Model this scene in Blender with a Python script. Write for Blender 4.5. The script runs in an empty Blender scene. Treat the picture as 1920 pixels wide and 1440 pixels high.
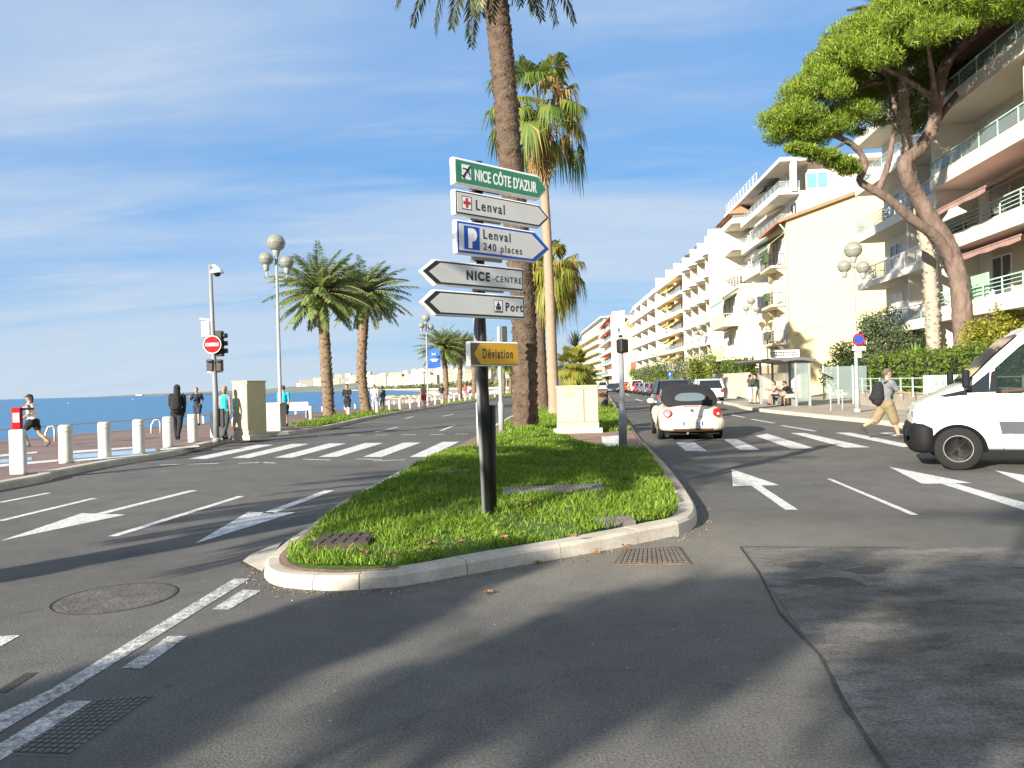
import bpy, bmesh, math, random
import numpy as np
from mathutils import Vector, Matrix
R = math.radians
rnd = random.Random(7)
S = bpy.context.scene
COL = S.collection

# ------------------------------------------------------------------ camera, sky, sun, exposure
FPX, CAMH = 1442.0, 1.6
ROLL, PITCH = R(1.58), math.atan(2.5 / FPX)
_f = Vector((0, math.cos(PITCH), math.sin(PITCH)))
_u0 = Vector((0, -math.sin(PITCH), math.cos(PITCH)))
_r0 = Vector((1, 0, 0))
_r = math.cos(ROLL) * _r0 - math.sin(ROLL) * _u0
_u = math.sin(ROLL) * _r0 + math.cos(ROLL) * _u0
cam = bpy.data.cameras.new("camera")
cam.sensor_width = 36
cam.lens = 36 * FPX / 1920
cam.clip_start = 0.1
cam.clip_end = 40000
camo = bpy.data.objects.new("camera", cam)
COL.objects.link(camo)
camo.matrix_world = Matrix(((_r.x, _u.x, -_f.x, 0), (_r.y, _u.y, -_f.y, 0), (_r.z, _u.z, -_f.z, CAMH), (0, 0, 0, 1)))
S.camera = camo

SUN_EL, SUN_AZ = R(18.5), Vector((-0.62, -0.785))      # direction towards the sun on the ground
w = bpy.data.worlds.new("World"); S.world = w; w.use_nodes = True
nt = w.node_tree; nt.nodes.clear()
def N(nt, t, **kw):
    n = nt.nodes.new(t)
    for k, v in kw.items():
        if k.startswith('i_'):
            n.inputs[k[2:].replace('_', ' ')].default_value = v
        else:
            setattr(n, k, v)
    return n
sky = N(nt, 'ShaderNodeTexSky', sky_type='NISHITA', sun_disc=False)
sky.sun_elevation = SUN_EL
sky.sun_rotation = math.atan2(SUN_AZ.x, SUN_AZ.y)
sky.air_density = 1.0; sky.dust_density = 0.25; sky.ozone_density = 3.2; sky.altitude = 0
tc = N(nt, 'ShaderNodeTexCoord'); sep = N(nt, 'ShaderNodeSeparateXYZ')
nt.links.new(tc.outputs['Generated'], sep.inputs[0])
zz = N(nt, 'ShaderNodeMath', operation='ADD'); zz.inputs[1].default_value = 0.16
nt.links.new(sep.outputs['Z'], zz.inputs[0])
zm = N(nt, 'ShaderNodeMath', operation='MAXIMUM'); zm.inputs[1].default_value = 0.05
nt.links.new(zz.outputs[0], zm.inputs[0])
dx = N(nt, 'ShaderNodeMath', operation='DIVIDE'); dy = N(nt, 'ShaderNodeMath', operation='DIVIDE')
for d, ax in ((dx, 'X'), (dy, 'Y')):
    nt.links.new(sep.outputs[ax], d.inputs[0]); nt.links.new(zm.outputs[0], d.inputs[1])
cmb = N(nt, 'ShaderNodeCombineXYZ')
nt.links.new(dx.outputs[0], cmb.inputs[0]); nt.links.new(dy.outputs[0], cmb.inputs[1])
def cloud_layer(scale, rot, loc, lo, hi, detail=7, rough=.55, dist=.4):
    mp = N(nt, 'ShaderNodeMapping'); mp.inputs['Scale'].default_value = scale
    mp.inputs['Rotation'].default_value = (0, 0, R(rot)); mp.inputs['Location'].default_value = loc
    nt.links.new(cmb.outputs[0], mp.inputs[0])
    no = N(nt, 'ShaderNodeTexNoise'); no.inputs['Scale'].default_value = 1; no.inputs['Detail'].default_value = detail
    no.inputs['Roughness'].default_value = rough; no.inputs['Distortion'].default_value = dist
    nt.links.new(mp.outputs[0], no.inputs['Vector'])
    mr = N(nt, 'ShaderNodeMapRange', interpolation_type='SMOOTHSTEP')
    mr.inputs['From Min'].default_value = lo; mr.inputs['From Max'].default_value = hi
    nt.links.new(no.outputs['Fac'], mr.inputs['Value'])
    return mr
c1 = cloud_layer((.20, .62, 1), 7, (1.1, .35, 0), .31, .53)
c2 = cloud_layer((1.1, 4.2, 1), 4, (3.3, 1.7, 0), .45, .80, 9, .62)
mx = N(nt, 'ShaderNodeMath', operation='MULTIPLY_ADD'); mx.inputs[1].default_value = .36
nt.links.new(c2.outputs[0], mx.inputs[0])
m1 = N(nt, 'ShaderNodeMath', operation='MULTIPLY'); m1.inputs[1].default_value = .74
nt.links.new(c1.outputs[0], m1.inputs[0]); nt.links.new(m1.outputs[0], mx.inputs[2])
mcl = N(nt, 'ShaderNodeClamp'); mcl.inputs['Max'].default_value = .80
nt.links.new(mx.outputs[0], mcl.inputs[0])
mix = N(nt, 'ShaderNodeMix', data_type='RGBA')
nt.links.new(mcl.outputs[0], mix.inputs['Factor'])
hs = N(nt, 'ShaderNodeHueSaturation'); hs.inputs['Saturation'].default_value = 1.15; hs.inputs['Value'].default_value = 1.0
nt.links.new(sky.outputs[0], hs.inputs['Color'])
# the air near the horizon is a pale blue, not the model's yellow
hzr = N(nt, 'ShaderNodeValToRGB'); hzr.color_ramp.interpolation = 'EASE'; els = hzr.color_ramp.elements
els[0].position = 0; els[0].color = (1.8, 2.8, 3.85, 1); els[1].position = 1; els[1].color = (.75, 1.6, 3.3, 1)
for ps, c_ in ((.09, (1.0, 2.2, 3.85, 1)), (.20, (.84, 2.03, 3.9, 1)), (.34, (.96, 2.02, 3.78, 1)), (.60, (.95, 1.9, 3.6, 1))):
    e_ = els.new(ps); e_.color = c_
nt.links.new(sep.outputs['Z'], hzr.inputs[0])
hmx = N(nt, 'ShaderNodeMix', data_type='RGBA'); hmx.inputs['Factor'].default_value = .85
nt.links.new(hs.outputs[0], hmx.inputs[6]); nt.links.new(hzr.outputs[0], hmx.inputs[7])
nt.links.new(hmx.outputs[2], mix.inputs[6])
mix.inputs[7].default_value = (2.95, 3.4, 4.0, 1)
bg = N(nt, 'ShaderNodeBackground'); bg.inputs['Strength'].default_value = 0.085
nt.links.new(mix.outputs[2], bg.inputs[0])
wo = N(nt, 'ShaderNodeOutputWorld'); nt.links.new(bg.outputs[0], wo.inputs[0])

sl = bpy.data.lights.new("sun", 'SUN'); sl.energy = 5.0; sl.angle = R(0.5); sl.color = (1, .92, .80)
so = bpy.data.objects.new("sun", sl); COL.objects.link(so)
_sd = Vector((SUN_AZ.x * math.cos(SUN_EL), SUN_AZ.y * math.cos(SUN_EL), math.sin(SUN_EL)))
so.rotation_euler = _sd.to_track_quat('Z', 'Y').to_euler(); so.location = (-20, -25, 30)
S.view_settings.view_transform = 'Standard'; S.view_settings.look = 'None'
S.view_settings.gamma = 1; S.view_settings.exposure = 1.35
S.cycles.max_bounces = 6; S.cycles.transparent_max_bounces = 12

# ------------------------------------------------------------------ measuring helpers
def ray(px, py):
    return _f + _r * ((px - 960) / FPX) + _u * ((720 - py) / FPX)
def G(px, py, z=0.0):
    """a pixel of the photograph to the level z"""
    d = ray(px, py); t = (z - CAMH) / d.z
    return Vector((d.x * t, d.y * t, z))
def A(px, py, Y):
    """a pixel of the photograph at the depth Y in metres"""
    d = ray(px, py); t = Y / d.y
    return Vector((d.x * t, Y, CAMH + d.z * t))

# ------------------------------------------------------------------ materials
MATS = {}
def lin(r, g, b):
    f = lambda c: (c / 255 / 12.92) if c / 255 <= .04045 else ((c / 255 + .055) / 1.055) ** 2.4
    return (f(r), f(g), f(b))
def base_mat(name):
    m = bpy.data.materials.new(name); m.use_nodes = True
    t = m.node_tree; p = t.nodes['Principled BSDF']
    MATS[name] = m
    return m, t, p
def pm(name, col, rough=.7, var=.10, scale=5, bump=0, bscale=40, bdist=.02, metal=0, spec=.4, coat=0, dirt=0, emit=0, stretch=(1, 1, 1)):
    """a painted or raw surface: base colour broken by two noises, optional fine bump"""
    if name in MATS: return MATS[name]
    m, t, p = base_mat(name)
    p.inputs['Roughness'].default_value = rough; p.inputs['Metallic'].default_value = metal
    p.inputs['Specular IOR Level'].default_value = spec; p.inputs['Coat Weight'].default_value = coat
    c = N(t, 'ShaderNodeTexCoord')
    mp = N(t, 'ShaderNodeMapping'); mp.inputs['Scale'].default_value = stretch
    t.links.new(c.outputs['Object'], mp.inputs[0])
    n = N(t, 'ShaderNodeTexNoise'); n.inputs['Scale'].default_value = scale; n.inputs['Detail'].default_value = 6; n.inputs['Roughness'].default_value = .65
    t.links.new(mp.outputs[0], n.inputs['Vector'])
    mr = N(t, 'ShaderNodeMapRange'); mr.inputs['From Min'].default_value = .3; mr.inputs['From Max'].default_value = .7
    t.links.new(n.outputs['Fac'], mr.inputs['Value'])
    mx = N(t, 'ShaderNodeMix', data_type='RGBA')
    mx.inputs[6].default_value = tuple(x * (1 - var) for x in col) + (1,)
    mx.inputs[7].default_value = tuple(min(1, x * (1 + var)) for x in col) + (1,)
    t.links.new(mr.outputs[0], mx.inputs['Factor'])
    out = mx.outputs[2]
    if dirt:
        n2 = N(t, 'ShaderNodeTexNoise'); n2.inputs['Scale'].default_value = scale * .37; n2.inputs['Detail'].default_value = 8; n2.inputs['Roughness'].default_value = .7
        t.links.new(mp.outputs[0], n2.inputs['Vector'])
        r2 = N(t, 'ShaderNodeMapRange'); r2.inputs['From Min'].default_value = .5; r2.inputs['From Max'].default_value = .75; r2.inputs['To Max'].default_value = dirt
        t.links.new(n2.outputs['Fac'], r2.inputs['Value'])
        x2 = N(t, 'ShaderNodeMix', data_type='RGBA'); t.links.new(r2.outputs[0], x2.inputs['Factor'])
        t.links.new(out, x2.inputs[6]); x2.inputs[7].default_value = (.09, .075, .055, 1)
        out = x2.outputs[2]
    t.links.new(out, p.inputs['Base Color'])
    if bump:
        b = N(t, 'ShaderNodeTexNoise'); b.inputs['Scale'].default_value = bscale; b.inputs['Detail'].default_value = 4
        t.links.new(mp.outputs[0], b.inputs['Vector'])
        bp = N(t, 'ShaderNodeBump'); bp.inputs['Strength'].default_value = bump; bp.inputs['Distance'].default_value = bdist
        t.links.new(b.outputs['Fac'], bp.inputs['Height']); t.links.new(bp.outputs[0], p.inputs['Normal'])
    if emit:
        p.inputs['Emission Color'].default_value = tuple(col) + (1,); p.inputs['Emission Strength'].default_value = emit
    return m
def leafmat(name, c0, c1, c2=None, trans=.35, rough=.55):
    """leaves: colour differs leaf by leaf, some light passes through"""
    if name in MATS: return MATS[name]
    m, t, p = base_mat(name)
    g = N(t, 'ShaderNodeNewGeometry')
    cr = N(t, 'ShaderNodeValToRGB'); e = cr.color_ramp.elements
    e[0].color = tuple(c0) + (1,); e[1].color = tuple(c1) + (1,)
    if c2:
        x = cr.color_ramp.elements.new(.93); x.color = tuple(c1) + (1,); e[-1].color = tuple(c2) + (1,)
    t.links.new(g.outputs['Random Per Island'], cr.inputs[0])
    t.links.new(cr.outputs[0], p.inputs['Base Color']); p.inputs['Roughness'].default_value = rough
    p.inputs['Specular IOR Level'].default_value = .3
    tr = N(t, 'ShaderNodeBsdfTranslucent'); t.links.new(cr.outputs[0], tr.inputs[0])
    ms = N(t, 'ShaderNodeMixShader'); ms.inputs[0].default_value = trans
    t.links.new(p.outputs[0], ms.inputs[1]); t.links.new(tr.outputs[0], ms.inputs[2])
    t.links.new(ms.outputs[0], t.nodes['Material Output'].inputs[0])
    return m
def glassmat(name, col, rough=.06, alpha=1.0):
    if name in MATS: return MATS[name]
    m, t, p = base_mat(name)
    p.inputs['Base Color'].default_value = tuple(col) + (1,); p.inputs['Roughness'].default_value = rough
    p.inputs['Specular IOR Level'].default_value = .8; p.inputs['Alpha'].default_value = alpha
    return m
def groundmat(name, c0, c1, big=.25, fine=90, streak=None, crack=True, wet=0, rough=.85, coarse=2.2, road=False, grain=.5):
    """asphalt and paving: aggregate grain, worn and stained patches"""
    if name in MATS: return MATS[name]
    m, t, p = base_mat(name)
    p.inputs['Specular IOR Level'].default_value = .25
    c = N(t, 'ShaderNodeTexCoord'); mp = N(t, 'ShaderNodeMapping')
    if streak: mp.inputs['Scale'].default_value = streak
    t.links.new(c.outputs['Object'], mp.inputs[0])
    def noise(sc, det, ro, src=mp):
        n = N(t, 'ShaderNodeTexNoise'); n.inputs['Scale'].default_value = sc; n.inputs['Detail'].default_value = det; n.inputs['Roughness'].default_value = ro
        t.links.new(src.outputs[0] if src is mp else c.outputs['Object'], n.inputs['Vector']); return n
    def rng(o, a, b, lo=0, hi=1):
        r = N(t, 'ShaderNodeMapRange'); r.inputs['From Min'].default_value = a; r.inputs['From Max'].default_value = b
        r.inputs['To Min'].default_value = lo; r.inputs['To Max'].default_value = hi; t.links.new(o, r.inputs['Value']); return r.outputs[0]
    a = rng(noise(big, 8, .62).outputs['Fac'], .32, .68)
    mx = N(t, 'ShaderNodeMix', data_type='RGBA'); t.links.new(a, mx.inputs['Factor'])
    mx.inputs[6].default_value = tuple(c0) + (1,); mx.inputs[7].default_value = tuple(c1) + (1,)
    gr = rng(noise(fine, 3, .7, None).outputs['Fac'], .3, .7, 1 - grain, 1 + grain)
    md = rng(noise(coarse, 6, .7, None).outputs['Fac'], .3, .7, .84, 1.16)
    mm = N(t, 'ShaderNodeMath', operation='MULTIPLY'); t.links.new(gr, mm.inputs[0]); t.links.new(md, mm.inputs[1])
    out = mm.outputs[0]
    if crack:
        v = N(t, 'ShaderNodeTexVoronoi', feature='DISTANCE_TO_EDGE'); v.inputs['Scale'].default_value = .16
        nz = noise(1.3, 4, .6, None); va = N(t, 'ShaderNodeVectorMath', operation='MULTIPLY_ADD')
        va.inputs[1].default_value = (.9, .9, 0); t.links.new(nz.outputs['Color'], va.inputs[0]); t.links.new(c.outputs['Object'], va.inputs[2])
        t.links.new(va.outputs[0], v.inputs['Vector'])
        ck = rng(v.outputs['Distance'], 0, .0018, .8, 1)
        m2 = N(t, 'ShaderNodeMath', operation='MULTIPLY'); t.links.new(out, m2.inputs[0]); t.links.new(ck, m2.inputs[1]); out = m2.outputs[0]
    if wet:
        wn = rng(noise(big * 3.1, 9, .72).outputs['Fac'], .47, .60, 1, wet)
        m3 = N(t, 'ShaderNodeMath', operation='MULTIPLY'); t.links.new(out, m3.inputs[0]); t.links.new(wn, m3.inputs[1]); out = m3.outputs[0]
    col_ = mx.outputs[2]
    if road:
        # oil and rubber stains, darker repairs, pale grit specks, and a paler spot before the island
        for sc, a_, b_, lo in ((1.1, .58, .69, .66), (3.4, .63, .72, .6), (.35, .52, .66, .82)):
            m4 = N(t, 'ShaderNodeMath', operation='MULTIPLY'); t.links.new(out, m4.inputs[0]); t.links.new(rng(noise(sc, 7, .68, None).outputs['Fac'], a_, b_, 1, lo), m4.inputs[1]); out = m4.outputs[0]
        vs_ = N(t, 'ShaderNodeTexVoronoi'); vs_.inputs['Scale'].default_value = 5.5; t.links.new(c.outputs['Object'], vs_.inputs['Vector'])
        m5 = N(t, 'ShaderNodeMath', operation='MULTIPLY'); t.links.new(out, m5.inputs[0]); t.links.new(rng(vs_.outputs['Distance'], .035, .06, 2.1, 1), m5.inputs[1]); out = m5.outputs[0]
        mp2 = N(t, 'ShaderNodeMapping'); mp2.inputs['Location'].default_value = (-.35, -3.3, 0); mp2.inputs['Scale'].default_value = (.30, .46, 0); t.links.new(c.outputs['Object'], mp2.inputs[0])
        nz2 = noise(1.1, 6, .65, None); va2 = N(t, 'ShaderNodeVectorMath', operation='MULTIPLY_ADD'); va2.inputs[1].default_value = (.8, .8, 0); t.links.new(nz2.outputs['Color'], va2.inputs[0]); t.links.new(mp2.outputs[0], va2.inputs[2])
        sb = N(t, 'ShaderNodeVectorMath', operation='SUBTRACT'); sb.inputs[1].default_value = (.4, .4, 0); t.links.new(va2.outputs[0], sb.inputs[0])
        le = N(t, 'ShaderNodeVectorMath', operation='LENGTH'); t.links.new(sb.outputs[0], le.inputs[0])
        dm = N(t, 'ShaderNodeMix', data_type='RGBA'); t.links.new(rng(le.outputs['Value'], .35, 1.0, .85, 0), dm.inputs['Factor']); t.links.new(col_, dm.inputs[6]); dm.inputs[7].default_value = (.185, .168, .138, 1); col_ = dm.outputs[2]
    vm = N(t, 'ShaderNodeVectorMath', operation='SCALE'); t.links.new(col_, vm.inputs[0]); t.links.new(out, vm.inputs['Scale'])
    t.links.new(vm.outputs[0], p.inputs['Base Color'])
    p.inputs['Roughness'].default_value = rough
    bp = N(t, 'ShaderNodeBump'); bp.inputs['Strength'].default_value = .35; bp.inputs['Distance'].default_value = .01
    t.links.new(gr, bp.inputs['Height']); t.links.new(bp.outputs[0], p.inputs['Normal'])
    return m

# ------------------------------------------------------------------ mesh helpers
class MB:
    """collects shapes, builds ONE mesh object"""
    def __init__(s): s.v = []; s.f = []; s.m = []; s.s = []; s.M = None
    def add(s, vs, fs, mi=0, sm=False):
        o = len(s.v)
        s.v += [tuple(s.M @ Vector(v)) for v in vs] if s.M else [tuple(v) for v in vs]
        s.f += [tuple(i + o for i in f) for f in fs]; s.m += [mi] * len(fs); s.s += [sm] * len(fs)
        return s
    def box(s, c, d, mi=0, rz=0, tap=1):
        x, y, z = (k / 2 for k in d); vs = []
        ca, sa = math.cos(rz), math.sin(rz)
        for zz in (-1, 1):
            k = tap if zz > 0 else 1
            for a, b in ((-1, -1), (1, -1), (1, 1), (-1, 1)):
                X, Y = a * x * k, b * y * k
                vs.append((c[0] + X * ca - Y * sa, c[1] + X * sa + Y * ca, c[2] + zz * z))
        return s.add(vs, [(3, 2, 1, 0), (4, 5, 6, 7), (0, 1, 5, 4), (1, 2, 6, 5), (2, 3, 7, 6), (3, 0, 4, 7)], mi)
    def b2(s, lo, hi, mi=0):
        return s.box([(a + b) / 2 for a, b in zip(lo, hi)], [abs(b - a) for a, b in zip(lo, hi)], mi)
    def bar(s, p, q, wd, ht=None, mi=0):
        p, q = Vector(p), Vector(q); d = (q - p).normalized(); ht = ht or wd
        up = Vector((0, 0, 1)) if abs(d.z) < .95 else Vector((0, 1, 0))
        a = d.cross(up).normalized() * wd / 2; b = a.cross(d).normalized() * ht / 2
        vs = [e + i * a + j * b for e in (p, q) for i, j in ((-1, -1), (1, -1), (1, 1), (-1, 1))]
        return s.add(vs, [(0, 1, 2, 3), (7, 6, 5, 4), (0, 4, 5, 1), (1, 5, 6, 2), (2, 6, 7, 3), (3, 7, 4, 0)], mi)
    def tube(s, pts, rad, n=8, mi=0, jit=0, cap=True, sm=True):
        pts = [Vector(p) for p in pts]
        if not hasattr(rad, '__len__'): rad = [rad] * len(pts)
        vs, fs = [], []; a = None
        for i, p in enumerate(pts):
            d = (pts[min(i + 1, len(pts) - 1)] - pts[max(i - 1, 0)]).normalized()
            if a is None:
                a = d.cross(Vector((0, 0, 1)) if abs(d.z) < .9 else Vector((1, 0, 0))).normalized()
            else:
                a = (a - d * a.dot(d)).normalized()
            b = d.cross(a)
            for k in range(n):
                t = 2 * math.pi * k / n; r = rad[i] * (1 + (rnd.uniform(-jit, jit) if jit else 0))
                vs.append(p + (a * math.cos(t) + b * math.sin(t)) * r)
        for i in range(len(pts) - 1):
            for k in range(n):
                k2 = (k + 1) % n
                fs.append((i * n + k, i * n + k2, (i + 1) * n + k2, (i + 1) * n + k))
        if cap:
            fs.append(tuple(range(n))[::-1]); fs.append(tuple((len(pts) - 1) * n + k for k in range(n)))
        return s.add(vs, fs, mi, sm)
    def lathe(s, prof, c=(0, 0, 0), n=16, mi=0, sm=True):
        vs, fs = [], []
        for r, z in prof:
            for k in range(n):
                t = 2 * math.pi * k / n
                vs.append((c[0] + r * math.cos(t), c[1] + r * math.sin(t), c[2] + z))
        for i in range(len(prof) - 1):
            for k in range(n):
                k2 = (k + 1) % n
                fs.append((i * n + k, i * n + k2, (i + 1) * n + k2, (i + 1) * n + k))
        fs.append(tuple(range(n))[::-1]); fs.append(tuple((len(prof) - 1) * n + k for k in range(n)))
        return s.add(vs, fs, mi, sm)
    def ball(s, c, r, nu=14, nv=9, mi=0, sm=True):
        r = r if hasattr(r, '__len__') else (r, r, r)
        vs, fs = [(c[0], c[1], c[2] - r[2])], []
        for i in range(1, nv):
            a = -math.pi / 2 + math.pi * i / nv
            for k in range(nu):
                t = 2 * math.pi * k / nu
                vs.append((c[0] + r[0] * math.cos(a) * math.cos(t), c[1] + r[1] * math.cos(a) * math.sin(t), c[2] + r[2] * math.sin(a)))
        vs.append((c[0], c[1], c[2] + r[2]))
        for k in range(nu):
            k2 = (k + 1) % nu
            fs.append((0, 1 + k2, 1 + k))
            for i in range(nv - 2):
                fs.append((1 + i * nu + k, 1 + i * nu + k2, 1 + (i + 1) * nu + k2, 1 + (i + 1) * nu + k))
            fs.append((1 + (nv - 2) * nu + k, 1 + (nv - 2) * nu + k2, len(vs) - 1))
        return s.add(vs, fs, mi, sm)
    def prism(s, poly, z0, z1, mi=0, plane='z'):
        """extrude a polygon: plane z (x,y), y (x,z: extruded along y) or x (y,z: extruded along x)"""
        n = len(poly)
        f = {'z': lambda p, h: (p[0], p[1], h), 'y': lambda p, h: (p[0], h, p[1]), 'x': lambda p, h: (h, p[0], p[1])}[plane]
        vs = [f(p, z0) for p in poly] + [f(p, z1) for p in poly]
        fs = [tuple(range(n))[::-1], tuple(range(n, 2 * n))] + [(i, (i + 1) % n, n + (i + 1) % n, n + i) for i in range(n)]
        return s.add(vs, fs, mi)
    def disc(s, c, r, axis, n=20, mi=0, th=.01):
        """flat disc of thickness th whose normal is the axis"""
        ax = Vector(axis).normalized(); c = Vector(c)
        return s.tube([c - ax * th / 2, c + ax * th / 2], r, n, mi, sm=False)
    def loft(s, secs, mi=0, cap=True, sm=True, closed=True):
        n = len(secs[0]); vs = [p for q in secs for p in q]; fs = []
        for i in range(len(secs) - 1):
            for k in range(n if closed else n - 1):
                k2 = (k + 1) % n
                fs.append((i * n + k, i * n + k2, (i + 1) * n + k2, (i + 1) * n + k))
        if cap and closed:
            fs.append(tuple(range(n))[::-1]); fs.append(tuple((len(secs) - 1) * n + k for k in range(n)))
        return s.add(vs, fs, mi, sm)
    def build(s, name, mats, parent=None, bevel=0, recalc=True, seg=2):
        me = bpy.data.meshes.new(name); me.from_pydata(s.v, [], s.f)
        for m in (mats if isinstance(mats, (list, tuple)) else [mats]): me.materials.append(m)
        me.polygons.foreach_set('material_index', s.m); me.polygons.foreach_set('use_smooth', s.s)
        if recalc:
            bm = bmesh.new(); bm.from_mesh(me); bmesh.ops.recalc_face_normals(bm, faces=bm.faces); bm.to_mesh(me); bm.free()
        o = bpy.data.objects.new(name, me); COL.objects.link(o)
        if parent: o.parent = parent
        if bevel:
            b = o.modifiers.new('edge', 'BEVEL'); b.width = bevel; b.segments = seg; b.limit_method = 'ANGLE'; b.angle_limit = R(40)
        return o
def npmesh(name, V, F, mat, parent=None, smooth=False):
    V = np.asarray(V, np.float32); F = np.asarray(F, np.int32); k = F.shape[1]
    me = bpy.data.meshes.new(name); me.vertices.add(len(V)); me.vertices.foreach_set('co', V.ravel())
    me.loops.add(F.size); me.loops.foreach_set('vertex_index', F.ravel())
    me.polygons.add(len(F)); me.polygons.foreach_set('loop_start', np.arange(0, F.size, k, dtype=np.int32))
    me.polygons.foreach_set('loop_total', np.full(len(F), k, np.int32))
    if smooth: me.polygons.foreach_set('use_smooth', np.ones(len(F), bool))
    me.materials.append(mat); me.update(calc_edges=True)
    o = bpy.data.objects.new(name, me); COL.objects.link(o)
    if parent: o.parent = parent
    return o
def tag(o, label=None, cat=None, group=None, kind=None):
    if label: o['label'] = label
    if cat: o['category'] = cat
    if group: o['group'] = group
    if kind: o['kind'] = kind
    return o
def thing(name, label, cat, loc=(0, 0, 0), rz=0, group=None):
    o = bpy.data.objects.new(name, None); COL.objects.link(o); o.empty_display_size = .2
    o.location = loc; o.rotation_euler = (0, 0, rz)
    return tag(o, label, cat, group)
KIDS = {}
def copy_tree(o, parent=None):
    c = o.copy(); COL.objects.link(c)
    if parent: c.parent = parent
    for ch in [k for k in COL.objects if k.parent == o]: copy_tree(ch, c)
    return c
def struct(name, pts, z, mat, kind='structure'):
    """a flat sheet"""
    me = bpy.data.meshes.new(name)
    me.from_pydata([(p[0], p[1], p[2] if len(p) > 2 and z is None else z) for p in pts], [], [tuple(range(len(pts)))])
    bm = bmesh.new(); bm.from_mesh(me); bmesh.ops.triangulate(bm, faces=bm.faces)
    for f in bm.faces:
        if f.normal.z < 0: f.normal_flip()
    bm.to_mesh(me); bm.free()
    me.materials.append(mat); o = bpy.data.objects.new(name, me); COL.objects.link(o); o['kind'] = kind
    return o
def text(s, size, mat, parent, loc, rot, name='lettering', ext=.002, sx=1, align='LEFT', space=1, bold=0):
    c = bpy.data.curves.new(name, 'FONT'); c.body = s; c.size = size; c.extrude = ext; c.align_x = align
    c.space_character = space; c.offset = bold; c.materials.append(mat)
    o = bpy.data.objects.new(name, c); COL.objects.link(o); o.parent = parent
    o.location = loc; o.rotation_euler = rot; o.scale = (sx, 1, 1)
    bpy.context.view_layer.update(); me = bpy.data.meshes.new_from_object(o.evaluated_get(bpy.context.evaluated_depsgraph_get()))
    q = bpy.data.objects.new(name, me); COL.objects.link(q); q.parent = parent; q.location = loc; q.rotation_euler = rot; q.scale = (sx, 1, 1)
    if not me.materials: me.materials.append(mat)
    bpy.data.objects.remove(o); bpy.data.curves.remove(c); return q
ORD = "first second third fourth fifth sixth seventh eighth ninth tenth eleventh twelfth thirteenth fourteenth fifteenth sixteenth seventeenth eighteenth nineteenth twentieth".split()

# leaf scatter: rhombi in numpy
RS = np.random.RandomState(3)
def rhombi(P, size, asp=.5, up=.3, dirs=None, spread=1.0):
    """one rhombic leaf per point of P; dirs gives a preferred long axis"""
    n = len(P); t = RS.normal(size=(n, 3))
    if dirs is not None: t = dirs + t * spread
    t /= np.linalg.norm(t, axis=1)[:, None] + 1e-9
    q = RS.normal(size=(n, 3)); q[:, 2] += up
    b = np.cross(t, q); b /= np.linalg.norm(b, axis=1)[:, None] + 1e-9
    L = (size * RS.uniform(.6, 1.3, n))[:, None]
    V = np.stack([P - t * L, P + b * L * asp, P + t * L, P - b * L * asp], 1).reshape(-1, 3)
    return V, np.arange(4 * n).reshape(n, 4)
def blob_points(c, r, n, shell=.45, flat=0):
    d = RS.normal(size=(n, 3)); d /= np.linalg.norm(d, axis=1)[:, None]
    k = RS.uniform(0, 1, n) ** shell
    P = d * k[:, None] * np.asarray(r)
    return P + np.asarray(c), d
def cat_mesh(name, parts, mat, parent=None):
    V = []; F = []; o = 0
    for v, f in parts:
        V.append(v); F.append(f + o); o += len(v)
    return npmesh(name, np.concatenate(V), np.concatenate(F), mat, parent)
# ------------------------------------------------------------------ the setting: sea, land, roads, pavements
def xy(v): return (v[0], v[1])
def smooth_line(pts, n=6):
    """Catmull-Rom through the points"""
    P = [Vector((p[0], p[1], 0)) for p in pts]; out = []
    for i in range(len(P) - 1):
        a, b, c, d = P[max(i - 1, 0)], P[i], P[i + 1], P[min(i + 2, len(P) - 1)]
        for k in range(n):
            t = k / n
            out.append(.5 * ((2 * b) + (c - a) * t + (2 * a - 5 * b + 4 * c - d) * t * t + (3 * b - a - 3 * c + d) * t ** 3))
    out.append(P[-1]); return out
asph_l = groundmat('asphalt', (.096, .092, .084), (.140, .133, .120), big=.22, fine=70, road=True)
asph_r = groundmat('old_asphalt', (.090, .083, .074), (.215, .203, .183), big=1.1, fine=60, streak=(.55, 1.3, 1), wet=.62, coarse=7)
asph_d = groundmat('asphalt_seam', (.040, .039, .037), (.06, .058, .055), big=2, fine=70, crack=False)
prom_m = groundmat('red_asphalt', (.165, .115, .098), (.235, .165, .142), big=.5, fine=60, crack=False, grain=.25)
pave_m = groundmat('concrete_paving', (.30, .26, .21), (.40, .35, .285), big=.6, fine=50, crack=False, grain=.22)
brick_m = groundmat('pink_paving', (.20, .13, .10), (.29, .20, .155), big=2, fine=40, crack=False)
soil_m = groundmat('soil', (.05, .035, .022), (.09, .065, .04), big=3, fine=40, crack=False)
sand_m = groundmat('beach_pebbles', (.34, .27, .19), (.46, .38, .28), big=.05, fine=3, crack=False)
land_m = groundmat('dry_land', (.16, .14, .10), (.22, .2, .14), big=.02, fine=2, crack=False)
kerb_m = groundmat('kerb_stone', (.42, .375, .30), (.50, .45, .37), big=1.1, fine=45, crack=False, grain=.14)
kerbp_m = groundmat('pink_kerb_stone', (.31, .23, .18), (.38, .29, .23), big=1.1, fine=45, crack=False, grain=.14)
paint_m = groundmat('road_paint', (.50, .49, .46), (.74, .73, .70), big=5, fine=60, crack=False, wet=.72, coarse=9)
worn_m = groundmat('worn_road_paint', (.30, .29, .28), (.62, .61, .58), big=7, fine=60, crack=False, wet=.45, coarse=14)
blue_m = groundmat('blue_paint', (.22, .36, .50), (.34, .47, .60), big=2, fine=60, crack=False)

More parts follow.
